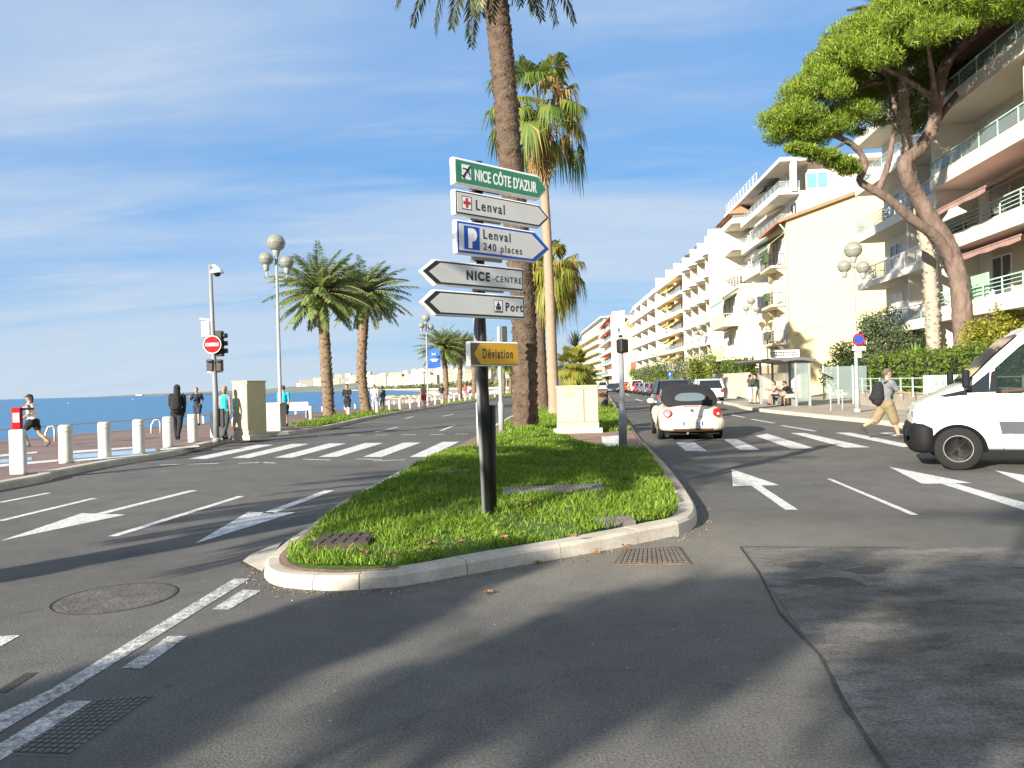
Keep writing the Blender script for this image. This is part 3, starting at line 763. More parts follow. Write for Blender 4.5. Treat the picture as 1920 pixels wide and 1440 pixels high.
aw_p = pm('faded_red_awning', (.36, .225, .19), .85, .25, 2); aw_d = pm('dark_awning', (.07, .07, .075), .8, .15, 3); aw_g = pm('green_awning', (.22, .36, .30), .8, .15, 3); aw_w = pm('pale_awning', (.62, .58, .48), .8, .1, 3)

def window(t, x, z, wd, ht, y, plane='y', glass=None, frame=None, shut=None, n=2, dep=.10, name='window'):
    """glazed opening on a wall: plane y (faces the street, +y) or x (faces the camera, -x)"""
    T = (lambda a, o_, h: (a, y + o_, h)) if plane == 'y' else (lambda a, o_, h: (y - o_, a, h))
    def bx(b, a0, a1, o0, o1, h0, h1, mi=0): b.b2(T(a0, o0, h0), T(a1, o1, h1), mi)
    b = MB(); bx(b, x - wd / 2, x + wd / 2, -.02, .012, z, z + ht); g = b.build(name, glass or rnd.choice((win_m, win_m, winc_m)), t)
    b = MB(); f = .06
    bx(b, x - wd / 2 - f, x - wd / 2 + .01, -.01, dep, z, z + ht); bx(b, x + wd / 2 - .01, x + wd / 2 + f, -.01, dep, z, z + ht)
    bx(b, x - wd / 2 - f, x + wd / 2 + f, -.01, dep + .003, z + ht - .01, z + ht + f); bx(b, x - wd / 2 - f, x + wd / 2 + f, -.01, dep + .05, z - f, z + .01)
    for k in range(1, n): bx(b, x - wd / 2 + wd * k / n - .03, x - wd / 2 + wd * k / n + .03, -.01, .05, z + .01, z + ht - .01)
    b.build('frame', frame or frame_w, g)
    if ht > 1.7 and rnd.random() < .38:
        b = MB(); bx(b, x - wd / 2, x + wd / 2, .013, .03, z + ht * rnd.uniform(.35, .8), z + ht - .01); b.build('roller_blind', rnd.choice((shut_m, aw_w, frame_w)), g)
    if shut:
        for sg in (-1, 1):
            b = MB(); a = x + sg * (wd / 2 + f + wd / 4)
            bx(b, a - wd / 4 + .01, a + wd / 4 - .01, 0, .05, z, z + ht)
            k = z + .06
            while k < z + ht - .1: bx(b, a - wd / 4 + .05, a + wd / 4 - .05, .05, .062, k, k + .05); k += .1
            b.build('shutter', shut, g)
    return g
def blind(t, x, z, wd, ht, y, mat):
    b = MB(); b.b2((x - wd / 2, y, z), (x + wd / 2, y + .03, z + ht)); return b.build('blind', mat, t)
def railing(t, x0, x1, y, z, h=.95, style='glass', ends=(None, None), mat=None, yb=None):
    b = MB(); n = max(1, int((x1 - x0) / 1.4)); mat = mat or rail_m; mi = 1
    segs = [((x0, y), (x1, y))]
    if yb is not None: segs += [((x0, y), (x0, yb)), ((x1, y), (x1, yb))]
    for p, q in segs:
        L = math.dist(p, q); n = max(1, int(L / 1.4)); P = lambda k: (p[0] + (q[0] - p[0]) * k, p[1] + (q[1] - p[1]) * k)
        b.bar((*p, z + h), (*q, z + h), .05, .05, 0)
        for i in range(n + 1): a = P(i / n); b.bar((*a, z), (*a, z + h), .04, .04, 0)
        if style == 'glass': b.bar((*P(.01), z + h * .48), (*P(.99), z + h * .48), .018, h * .78, 1)
        elif style == 'bars':
            m_ = max(2, int(L / .14)); b.bar((*p, z + .08), (*q, z + .08), .03, .03, 0)
            for i in range(m_): a = P((i + .5) / m_); b.bar((*a, z + .08), (*a, z + h), .018, .018, 0)
        elif style == 'lines':
            for k in (.25, .5, .75): b.bar((*p, z + h * k), (*q, z + h * k), .03, .03, 0)
    return b.build('railing', [mat, rglass_m], t)
def balcony(t, x0, x1, yb, yf, z, th=.22, up=.30, mat=None, style='glass', rmat=None, h=.8, wrap=True):
    b = MB(); b.b2((x0, yb, z - th), (x1, yf, z), 0)
    if up:
        b.b2((x0, yf - .12, z), (x1, yf, z + up)); b.b2((x0, yb, z), (x0 + .12, yf - .12, z + up)); b.b2((x1 - .12, yb, z), (x1, yf - .12, z + up))
    o = b.build('balcony', mat or white_w, t)
    if style: railing(o, x0 + .06, x1 - .06, yf - .06, z + up, h, style, mat=rmat, yb=yb if wrap else None)
    return o
def awning(t, x0, x1, y, z, out, drop, mat, val=.22):
    """cloth awning on folding arms"""
    b = MB(); n = 8
    v = []
    for i in range(n + 1):
        x = x0 + (x1 - x0) * i / n; s = .04 * math.sin(i * 2.4)
        v += [(x, y, z), (x, y + out * .5, z - drop * .45 - abs(s)), (x, y + out, z - drop), (x, y + out + .01, z - drop - val * (1 if i % 2 else .8))]
    f = [(i * 4 + k, i * 4 + 4 + k, i * 4 + 5 + k, i * 4 + 1 + k) for i in range(n) for k in range(3)]
    b.add(v, f); b.add([(p[0], p[1], p[2] - .015) for p in v], [q[::-1] for q in f])
    b.bar((x0, y + out, z - drop), (x1, y + out, z - drop), .05, .05)
    return b.build('awning', mat, t)
def chair_plants(t, x, y, z):
    pass
def pot_plant(b_, x, y, z): pass

# A: the near white apartment house behind the pine
tA = thing('apartment_building', 'white apartment house with deep balconies and faded red awnings behind the pine', 'building', (20.3, 34.8, 0), R(84))
b = MB(); b.b2((0, -14, 0), (13.2, -1.7, 21.6)); b.b2((-26, -14, 0), (0, -.75, 21.6)); b.build('wall', white_w, tA)
b = MB(); b.b2((-26.3, -14.3, 21.62), (13.5, .3, 21.95)); b.build('roof', white_w, tA)
b = MB(); b.b2((-26, -.748, .8), (-1.6, -.72, 21.4)); b.build('beige_wall', beige_w, tA)
b = MB(); b.b2((-.35, -1.7, .2), (-.05, 1.0, 21.5)); b.build('side_wall', white_w, tA)
for k in range(6):
    z = 4.2 + 2.95 * k
    # far wing
    o = balcony(tA, .6, 13.4, -1.7, -.1 if k else -.3, z, .24, .28 if k != 1 else .12, white_w, 'glass' if k != 1 else 'bars', rail_m if k != 1 else frame_w, .72 if k != 1 else .85)
    for x, w_ in ((2.0, 1.6), (4.9, 2.2), (8.3, 2.2), (11.4, 1.6)):
        window(tA, x, z + .06, w_, 2.15, -1.7, n=2, dep=.06)
    b = MB(); b.b2((6.6, -1.7, z + .28), (6.75, -.5, z + 2.7)); b.build('partition', white_w, tA)
    # near wing
    o = balcony(tA, -26, -.4, -.75, 1.25, z, .30, .34, white_w, 'lines' if k in (0, 1, 4) else 'glass', grail_m, .62, True)
    for x, w_ in ((-2.4, 1.5), (-5.6, 2.4), (-9.4, 2.4), (-13.2, 2.4), (-17, 2.4), (-21, 2.4)):
        window(tA, x, z + .06, w_, 2.2, -.72, n=2, dep=.07)
    for x in (-7.5, -15.1): 
        b = MB(); b.b2((x, -.72, z + .34), (x + .14, .9, z + 2.62)); b.build('partition', beige_w, tA)
window(tA, 3, 1.0, 1.3, 2.3, -1.7, shut=shut_m); window(tA, 7.5, 1.0, 1.3, 2.3, -1.7, shut=shut_m); window(tA, 11, 1.0, 1.0, 2.2, -1.7)
awning(tA, -7.4, -1.2, -.6, 9.85 - .05 + 2.6 - 2.95 + .0, 2.9, 1.15, aw_p)
awning(tA, -14.8, -7.8, -.6, 12.75 + 2.55 - 2.95, 1.5, .35, aw_p)
awning(tA, -7.4, -1.2, -.6, 15.7 - .4, 1.7, .3, aw_p); awning(tA, -7.4, -1.2, -.6, 6.75, 1.75, .25, aw_p)
b = MB(); b.b2((-4.6, .9, 4.55), (-2.5, .95, 5.55)); b.build('green_screen', pm('green_panel', (.36, .60, .38), .6, .08, 4), tA)
pot_l = leafmat('balcony_leaves', (.05, .09, .02), (.13, .19, .05))
def potted(t_, x, y, z, h=.8):
    b = MB(); b.lathe([(.13, 0), (.17, .28), (.15, .28)], (x, y, z), 10); o = b.build('flower_pot', tile_m, t_); V, F = rhombi(blob_points((x, y, z + .28 + h * .45), (.3, .3, h * .5), 170)[0], .075); npmesh('plant', V, F, pot_l, o)
for k in range(5):
    for x in (-3.6, -8.6, -12, 2.9, 9.6, 12.4)[k % 2::2]: potted(tA, x, .75 if x < 0 else -.55, 4.2 + 2.95 * k, rnd.uniform(.5, 1.1))
for x, z in ((-1.5, 7.15), (-1.4, 10.1), (-1.6, 13.05)):
    b = MB(); b.box((x, .5, z + .48), (.9, .08, .75)); b.box((x, .2, z + .4), (.8, .5, .06)); b.build('balcony_chair', aw_d, tA)

# B: yellow house with blank gable wall
tB = thing('gable_house', 'cream yellow house with a tall blank gable wall and brown eaves', 'building', (22.0, 60.7, 0), R(84))
zr = lambda y: 14.0 - y * .33 if y > -8 else 14 + 8 * .33 + (y + 8) * .33
b = MB(); b.prism([(-15, 0), (0, 0), (0, 14.0), (-8, 16.64), (-15, 14.3)], 0, 6.6, plane='x'); b.build('wall', cream_w, tB)
b = MB(); b.prism([(.75, 13.78), (-8, 16.66), (-15.5, 14.2), (-15.5, 14.42), (-8, 16.92), (.75, 14.04)], -.35, 6.9, plane='x'); b.build('roof', tile_m, tB)
b = MB(); b.tube([(-.1, .55, 13.75), (-.1, .2, 13.3), (-.06, .08, 12.9), (-.06, .08, .3)], .055, 8); b.build('downpipe', pm('drainpipe', (.62, .55, .42), .6, .1, 4), tB)
b = MB(); b.tube([(-.02, -.4, 4.9), (-.03, -2.5, 5.6), (-.03, -4.5, 7.6), (-.03, -6.5, 10.5)], .018, 5); b.build('wall_cable', pm('cable', (.4, .34, .24), .7, .05), tB)
b = MB(); b.b2((-.03, -15, 13.2), (0, .02, 13.26)); b.build('string_course', cream_w, tB)
for z in (4.4, 7.5, 10.6):
    bo = balcony(tB, .6, 4.6, 0, 1.15, z, .18, 0, ivory_w, 'bars', iron_b, .95)
    for x in (.9, 4.3):
        b = MB(); b.prism([(0, z - .8), (0, z - .18), (.8, z - .18)], x - .08, x + .08, plane='x'); b.build('bracket', ivory_w, bo)
    window(tB, 1.7, z + .02, 1.1, 2.2, 0, shut=shut_m); window(tB, 4.0, z + .02, 1.0, 2.2, 0)
    b = MB(); b.b2((1.0, 1.2, z + .3), (2.1, 1.5, z + .95)); b.build('flower_box', aw_d if z < 5 else pm('dark_green_box', (.05, .08, .04), .8, .2), tB)
awning(tB, .4, 5.5, .05, 13.2, 2.2, 1.1, aw_d)

# C: low white house with a roof terrace, closer to the pavement
tC = thing('low_house', 'low ivory house with two plain windows and beige balconies beyond the bus shelter', 'building', (20.0, 67.0, 0), R(84))
b = MB(); b.b2((0, -8, 0), (8.6, 0, 9.9)); b.b2((-.12, -8, 9.55), (8.75, .15, 9.8)); b.b2((-.05, -8, 6.3), (8.6, .05, 6.42)); b.b2((-.05, -8, 3.1), (8.6, .05, 3.22)); b.build('wall', ivory_w, tC)
for z in (4.3, 7.2): window(tC, -1.95, z, .95, 1.55, 0, 'x', glass=shut_m if z < 5 else win_m, n=1)
window(tC, -1.2, .9, .8, 1.6, 0, 'x', n=1)
railing(tC, .1, 8.5, -.05, 9.9, .9, 'lines', mat=frame_w)
for z in (3.5, 6.5):
    balcony(tC, .6, 7.6, 0, 1.3, z, .2, 0, ivory_w, 'bars', pm('beige_rail', (.55, .42, .24), .6, .1), .9)
    for x in (1.7, 4.2, 6.6): window(tC, x, z + .03, 1.2, 2.3, 0, glass=win_m, shut=None)
awning(tC, .8, 7.5, .05, 9.3, 1.3, .7, aw_g); awning(tC, .8, 4.5, .05, 6.2, 1.2, .5, aw_w)

# D: tall white block behind
aD = R(86.2)
tD = thing('apartment_building', 'tall white block with blank side wall rising behind the yellow gable house', 'building', (25.2, 70.0, 0), aD)
b = MB(); b.b2((0, -16, 0), (24, -1.5, 18.6)); b.b2((1.2, -15, 18.6), (24, -2.6, 21.3)); b.build('wall', white_w, tD)
b = MB(); b.b2((-.1, -15.4, 21.3), (24.2, .3, 21.65)); b.b2((-.06, -1.2, 18.6), (.4, -.7, 21.3)); b.b2((8, -1.2, 18.6), (8.4, -.7, 21.3)); b.build('roof', white_w, tD)
railing(tD, 9, 23.5, .1, 21.65, 1.1, 'lines', mat=frame_w)
window(tD, -5.6, 14.4, 1.0, 1.5, 0, 'x', shut=shut_m, n=2); window(tD, -3.4, 19.0, 1.9, 1.4, 1.2, 'x', n=2, glass=winb_m); window(tD, -11, 14.4, 1.0, 1.5, 0, 'x', shut=shut_m)
b = MB(); b.tube([(-.1, -8.2, 13.8), (-.1, -8.2, 15.6)], .03, 6); b.bar((-.3, -8.2, 15.3), (.1, -8.2, 15.3), .03); b.build('aerial', rail_m, tD)
for k in range(6):
    z = 3.6 + 3.0 * k
    balcony(tD, .2, 15.4, -1.5, .35, z, .24, .35, white_w, 'glass', rail_m, .6)
    balcony(tD, 17.0, 23.6, -1.5, .9, z + .9, .24, .35, white_w, 'glass', rail_m, .6)
    for x in (2, 5, 8, 11, 14): window(tD, x, z + .05, 1.9, 2.2, -1.5, n=2)
    for x in (18.6, 21.8): window(tD, x, z + .95, 1.8, 1.9, -1.5, n=2)
    if k in (3, 4, 5): awning(tD, .8 + k, 5.5 + k, -1.4, z + 2.65, 1.7, .8, (aw_g, aw_w, aw_d)[k - 3])
b = MB(); b.b2((23.0, 1.0, 11.9), (23.5, 1.06, 12.9)); b.build('blue_screen', pm('blue_panel', (.05, .13, .45), .6, .1), tD)
b = MB(); b.prism([(17, -1.5), (24.2, -1.5), (24.2, 1.2), (17, 1.2)], 20.2, 20.3); b.prism([(-1.5, 20.3), (1.4, 20.3), (-.2, 21.2)], 16.8, 24.4, plane='x'); b.build('tiled_roof', tile_m, tD)

# E: long block, yellow awnings on its far half, scalloped balconies on its near half
def dirrot(p, q): return math.atan2(q[1] - p[1], q[0] - p[0])
E0, E1 = (24.9, 92.0), (25.9, 133.0)
tE = thing('apartment_building', 'long white block with yellow awnings and rows of scalloped balconies', 'building', (*E0, 0), dirrot(E0, E1))
LE = 41.0
b = MB(); b.b2((0, -14, 0), (LE, -1.4, 19.2)); b.b2((0, -1.4, 0), (.5, .9, 19.6)); b.b2((LE - .3, -1.4, 0), (LE, .6, 19.4)); b.b2((18.3, -1.4, 0), (18.9, .4, 19.2)); b.build('wall', white_w, tE)
b = MB(); b.b2((-.1, -14, 19.22), (LE + .1, -2.2, 19.5)); b.b2((3, -11, 19.5), (35, -4.5, 21.8)); b.build('roof', white_w, tE)
for k in range(6):
    z = 3.4 + 2.75 * k
    # scalloped slab, four bows
    b = MB(); xs = [.5 + 17.7 * i / 48 for i in range(49)]
    fr = [(x, .25 + .75 * abs(math.sin((x - .5) / 17.7 * math.pi * 4)) ** .7) for x in xs]
    b.prism([(.5, -1.4)] + fr + [(18.2, -1.4)], z - .22, z)
    for i in range(48): b.bar((fr[i][0], fr[i][1] - .06, z + .2), (fr[i + 1][0], fr[i + 1][1] - .06, z + .2), .1, .4)
    o = b.build('balcony', white_w, tE)
    b = MB()
    for i in range(0, 48): b.bar((fr[i][0], fr[i][1] - .06, z + .95), (fr[i + 1][0], fr[i + 1][1] - .06, z + .95), .05, .05)
    for i in range(0, 49, 2): b.bar((fr[i][0], fr[i][1] - .06, z + .4), (fr[i][0], fr[i][1] - .06, z + .95), .03)
    for i in range(0, 48): b.bar((fr[i][0], fr[i][1] - .07, z + .66), (fr[i + 1][0], fr[i + 1][1] - .07, z + .66), .015, .42, 1)
    b.build('railing', [rail_m, rglass_m], o)
    balcony(tE, 19.2, LE - .3, -1.4, .75, z, .22, .3, white_w, 'glass', rail_m, .65, False)
    for i in range(12): window(tE, 2.2 + i * 3.3 + (.8 if i > 4 else 0), z + .03, 1.8, 2.15, -1.4, n=2)
    for x in (4.9, 9.3, 13.8, 26, 33): 
        b = MB(); b.b2((x, -1.4, z + .01), (x + .14, .25, z + 2.5)); b.build('partition', ivory_w, tE)
    if k in (1, 2, 3, 4, 0): awning(tE, 22.5 + (k % 2) * 1.5, 30.5, -1.2, z + 2.45, 2.3, 1.15, aw_y); awning(tE, 31, 39, -1.2, z + 2.45, 1.7, .5, aw_y)
for i in range(8):
    V, F = rhombi(blob_points((14 + i * 2.6, -1.9, 19.9 + .2 * (i % 3)), (.7, .5, .7), 160)[0], .16)
    npmesh('roof_plant', V, F, leafmat('roof_leaves', (.05, .09, .02), (.1, .15, .04)), tE)

for k in range(6):
    for x in (7, 15, 24, 36)[k % 2::2]: potted(tE, x, -.4, 3.4 + 2.75 * k, 1.0)
for k in range(6):
    for x in (3.5, 9.5, 20)[k % 2:]: potted(tD, x, -.4, 3.6 + 3 * k + (.9 if x > 17 else 0), .9)
# F: block with long white parapets
F0, F1 = (26.2, 134.5), (27.9, 178.0)
tF = thing('apartment_building', 'white block with long plain parapet balconies past the yellow awnings', 'building', (*F0, 0), dirrot(F0, F1))
LF = 43
b = MB(); b.b2((0, -14, 0), (LF, -1.6, 17.6)); b.b2((0, -1.6, 0), (4.5, .15, 17.2)); b.build('wall', white_w, tF)
b = MB(); b.b2((-.1, -14, 17.6), (LF + .1, .2, 17.9)); b.b2((5, -9, 17.9), (34, -3, 20.3)); b.build('roof', white_w, tF)
railing(tF, 5, LF, -.3, 17.9, .9, 'lines', mat=frame_w)
for k in range(5):
    z = 3.4 + 2.9 * k
    balcony(tF, 4.5, LF, -1.6, .5, z, .25, .85, white_w, None)
    for i in range(11): window(tF, 6.5 + i * 3.4, z + .1, 2.2, 2.1, -1.6, n=2)
    for x in (14, 24, 34):
        b = MB(); b.b2((x, -1.6, z + .85), (x + .15, .2, z + 2.6)); b.build('partition', white_w, tF)
    for i in (1, 4, 7): blind(tF, 6.5 + i * 3.4, z + 1.1, 2.2, 1.1, -1.5, aw_w if i != 4 else shut_m)
# G: cream gable with red arched window
tG = thing('gable_house', 'narrow cream and white house with a red arched window down the street', 'building', (24.3, 181, 0), R(86))
b = MB(); b.b2((0, -2.6, 0), (12, 0, 18.0)); b.build('wall', white_w, tG)
b = MB(); b.b2((-.05, -6.5, 0), (12, -2.6, 15.5)); b.prism([(-6.5, 15.5), (-2.6, 15.5), (-4.6, 17.2)], -.05, 12, plane='x'); b.build('cream_wall', cream_w, tG)
b = MB(); b.prism([(-5.1, 4), (-3.7, 4), (-3.7, 6.3), (-4.05, 6.9), (-4.75, 6.9), (-5.1, 6.3)], -.12, -.04, plane='x'); b.build('arched_window', pm('red_shutter', (.42, .10, .06), .7, .15), tG)
window(tG, -4.4, 9, 1.2, 2, -.05, 'x'); window(tG, -1.2, 17 - 3.6, .01 + .5, 1, 0, 'x', n=1)
b = MB(); b.disc((-.1, -3.9, 15.2), .95, (1, 0, 0), 8, th=.12); b.build('wall_ornament', pm('ochre_ornament', (.35, .19, .06), .8, .2), tG)
b = MB(); b.prism([(.2, 18), (-2.7, 18), (-2.7, 18.5), (.2, 18.25)], -.15, 12.2, plane='x'); b.build('roof', white_w, tG)
# H: red awnings
H0, H1 = (25.2, 193), (27.4, 238)
tH = thing('apartment_building', 'white block with many small red awnings far down the street', 'building', (*H0, 0), dirrot(H0, H1))
b = MB(); b.b2((0, -12, 0), (44, -1.4, 18.3)); b.build('wall', ivory_w, tH); b = MB(); b.b2((-.1, -12, 18.3), (44, .1, 18.6)); b.build('roof', tile_m, tH)
for k in range(5):
    z = 3.6 + 2.95 * k
    balcony(tH, .3, 43.5, -1.4, .4, z, .22, .1, white_w, 'glass', winb_m, .85, False)
    for i in range(10): window(tH, 2.5 + i * 4.2, z + .1, 2.2, 2.2, -1.4, n=2)
    for i in range(5):
        if rnd.random() < .75: awning(tH, 1.5 + i * 8.4, 8 + i * 8.4, -1.3, z + 2.6, rnd.uniform(1.2, 2.2), rnd.uniform(.4, 1.1), aw_r, .3)
# I: beige, blue glazed penthouse
I0, I1 = (27.0, 239), (27.6, 330)
tI = thing('apartment_building', 'beige block with blue glazed penthouse at the far end of the street', 'building', (*I0, 0), dirrot(I0, I1))
b = MB(); b.b2((0, -13, 0), (90, -1.2, 19)); b.build('wall', cream_w, tI); b = MB(); b.b2((2, -11, 19), (80, -2.4, 22)); b.build('penthouse', winb_m, tI)
b = MB(); b.b2((1, -12, 22), (82, -1.2, 22.4))
for i in range(14): b.b2((2 + i * 6, -2.4, 19), (2.4 + i * 6, -2.2, 22))
b.build('roof', white_w, tI)
for k in range(6):
    z = 3.2 + 2.7 * k
    balcony(tI, .3, 89, -1.2, .2, z, .25, .2, cream_w, 'bars' if False else None)
    for i in range(14): window(tI, 4 + i * 6.2, z + .15, 3, 2.0, -1.2, n=2, name='window')
# J: last white blocks towards the bend
for i, (x, y, l, h, lab) in enumerate(((27.6, 333, 60, 17, 'plain white block closing the view down the avenue'), (32, 398, 80, 22, 'tall pale block furthest down the avenue'))):
    tJ = thing('apartment_building', lab, 'building', (x, y, 0), R(82))
    b = MB(); b.b2((0, -12, 0), (l, 0, h)); b.build('wall', white_w, tJ)
    b = MB(); b.b2((-.3, -12.3, h), (l + .3, .3, h + .5)); b.build('roof', tile_m, tJ)
    for k in range(5):
        for j in range(8): window(tJ, 4 + j * 7, 3 + k * 3, 2, 1.8, 0, n=2)
# garden walls by the pavement
gw = pm('garden_wall', (.55, .46, .33), .85, .1, 1.5, .2, 30, dirt=.15)
gw2 = pm('stone_wall', (.36, .31, .24), .9, .18, 1.5, .4, 14, dirt=.35)
def wall_line(name, label, pts, h, wd, mat, cap=True):
    t_ = thing(name, label, 'wall', (pts[0][0], pts[0][1], .1)); b = MB(); o = Vector((pts[0][0], pts[0][1], .1))
    for p, q in zip(pts, pts[1:]): b.bar(Vector((*p, .1 + h / 2)) - o, Vector((*q, .1 + h / 2)) - o, wd, h)
    b.build('wall', mat, t_)
    if cap:
        b = MB()
        for p, q in zip(pts, pts[1:]): b.bar(Vector((*p, .13 + h)) - o, Vector((*q, .13 + h)) - o, wd + .08, .06)
        b.build('coping', mat, t_)
    return t_
wall_line('garden_wall', 'low stone wall under the hedge behind the walking man', [(14.9, 20.5), (16.0, 30), (17.9, 39.4)], .72, .25, gw2)
tw = wall_line('garden_wall', 'cream garden wall left of the bus shelter', [(17.2, 56), (17.0, 64.5)], 1.9, .3, gw)
wall_line('garden_wall', 'cream wall with low panels between shelter and ivory house', [(17.3, 55.6), (21.8, 56.4)], 1.8, .3, gw)
wall_line('garden_wall', 'long pale wall behind the parked cars', [(19.2, 74), (22.5, 140), (26, 230)], 1.0, .3, gw)
# ------------------------------------------------------------------ palms, pine, hedges
bark_p = pm('date_palm_bark', (.165, .115, .072), .95, .35, 5, .7, 25)
bark_d = pm('dark_palm_bark', (.095, .066, .044), .95, .4, 5, 1.0, 14, .06)
bark_w = pm('fan_palm_bark', (.30, .215, .15), .95, .18, 6, .5, 20, stretch=(1, 1, 4))
bark_r = pm('ringed_bark', (.33, .285, .22), .95, .25, 6, .6, 18)
bark_pine = pm('pine_bark', (.150, .105, .083), .95, .5, 2.6, 1.0, 7, .07, stretch=(1, 1, .45), dirt=.7)
date_m = leafmat('date_leaflets', (.10, .155, .04), (.235, .30, .095), (.38, .36, .14), trans=.32)
date_d = leafmat('dark_date_leaflets', (.055, .085, .035), (.125, .155, .06), (.22, .17, .07), trans=.2)
fan_m = leafmat('fan_leaves', (.07, .13, .02), (.20, .25, .05), (.42, .30, .10), trans=.35)
fan_y = leafmat('yellow_fan_leaves', (.12, .16, .02), (.32, .28, .05), (.45, .25, .07), trans=.35)
dry_m = leafmat('dry_fronds', (.22, .125, .05), (.42, .27, .11), (.15, .09, .04), trans=.2)
stalk_m = pm('frond_stalk', (.20, .20, .07), .6, .2, 4)
fruit_m = pm('date_fruit', (.55, .25, .04), .6, .3, 8)

def frond_pts(e0, L, bend, az, n=14, tw=0):
    p = np.zeros(3); out = [p.copy()]; ds = L / n
    for i in range(n):
        e = e0 - bend * ((i + .5) / n) ** 1.3
        p = p + ds * np.array([math.cos(e) * math.cos(az), math.cos(e) * math.sin(az), math.sin(e)]); out.append(p.copy())
    return np.array(out)
def pinnate(e0, L, bend, az, pairs=34, ll=.55, wd=.032):
    """leaflets of one date palm frond: quads"""
    pts = frond_pts(e0, L, bend, az); n = len(pts) - 1
    s = (np.arange(pairs) + .5) / pairs; s = .12 + .88 * s
    i = np.minimum((s * n).astype(int), n - 1); fr = s * n - i
    P = pts[i] + (pts[i + 1] - pts[i]) * fr[:, None]; T = pts[i + 1] - pts[i]; T /= np.linalg.norm(T, axis=1)[:, None]
    side = np.array([-math.sin(az), math.cos(az), 0.]); up = np.cross(T, side); 
    V = []
    for sg in (-1, 1):
        ln_ = ll * (np.sin(np.pi * (.12 + .80 * s)) ** .7) * RS.uniform(.85, 1.15, pairs)
        D = T * .75 + side * sg * .72 - up * RS.uniform(-.55, -.1, pairs)[:, None] * -1 * .5 + np.array([0, 0, -.25]) + RS.normal(size=(pairs, 3)) * .10
        D /= np.linalg.norm(D, axis=1)[:, None]
        B = np.cross(D, up); B /= np.linalg.norm(B, axis=1)[:, None] + 1e-9
        w_ = wd * RS.uniform(.8, 1.2, pairs)[:, None]
        tip = P + D * ln_[:, None] + np.array([0, 0, -1]) * (ln_[:, None] ** 2) * .22
        mid = P + D * ln_[:, None] * .45
        V.append(np.stack([P, mid + B * w_, tip, mid - B * w_], 1))
    V = np.concatenate(V).reshape(-1, 3)
    return V, np.arange(len(V)).reshape(-1, 4), pts
def trunk(b, pts, r0, r1, rough=.06, n=14, step=.16, flare=.18):
    """tapering trunk with an uneven ringed skin"""
    P = [Vector(p) for p in pts]; L = [0]
    for i in range(1, len(P)): L.append(L[-1] + (P[i] - P[i - 1]).length)
    out, rad = [], []; m_ = max(6, int(L[-1] / step))
    for k in range(m_ + 1):
        s = L[-1] * k / m_
        i = max(j for j in range(len(L)) if L[j] <= s + 1e-6); i = min(i, len(P) - 2)
        a, b_, c_, d = P[max(i - 1, 0)], P[i], P[i + 1], P[min(i + 2, len(P) - 1)]; t = (s - L[i]) / (L[i + 1] - L[i])
        out.append(.5 * ((2 * b_) + (c_ - a) * t + (2 * a - 5 * b_ + 4 * c_ - d) * t * t + (3 * b_ - a - 3 * c_ + d) * t ** 3))
        f = k / m_
        rad.append((r0 + (r1 - r0) * f + flare * r0 * math.exp(-s * 2.2)) * (1 + (rough if k % 2 else -rough)))
    b.tube(out, rad, n, 0, jit=rough * .8)
    return out, rad
def stubs(b, path, rad, per_m=26, size=.12, out=.05, mi=0):
    """cut leaf bases standing out of a palm trunk"""
    for k in range(len(path) - 1):
        L = (path[k + 1] - path[k]).length; n = max(1, int(per_m * L + rnd.random()))
        d = (path[k + 1] - path[k]).normalized(); a = d.cross(Vector((0, 1, 0))).normalized(); c_ = d.cross(a)
        for _ in range(n):
            t = rnd.uniform(0, 6.283); e = a * math.cos(t) + c_ * math.sin(t); q = path[k].lerp(path[k + 1], rnd.random()) + e * rad[k] * .93
            tg = d.cross(e) * size * rnd.uniform(.5, .8); u = d * size * rnd.uniform(.35, .6); o = e * out * rnd.uniform(.6, 1.5)
            b.add([q - tg - u, q + tg - u, q + tg * .5 + u * .8 + o, q - tg * .5 + u * .8 + o, q + u * 1.1], [(0, 1, 2, 3), (3, 2, 4), (0, 3, 4), (1, 4, 2)], mi)
CROWNS = {}
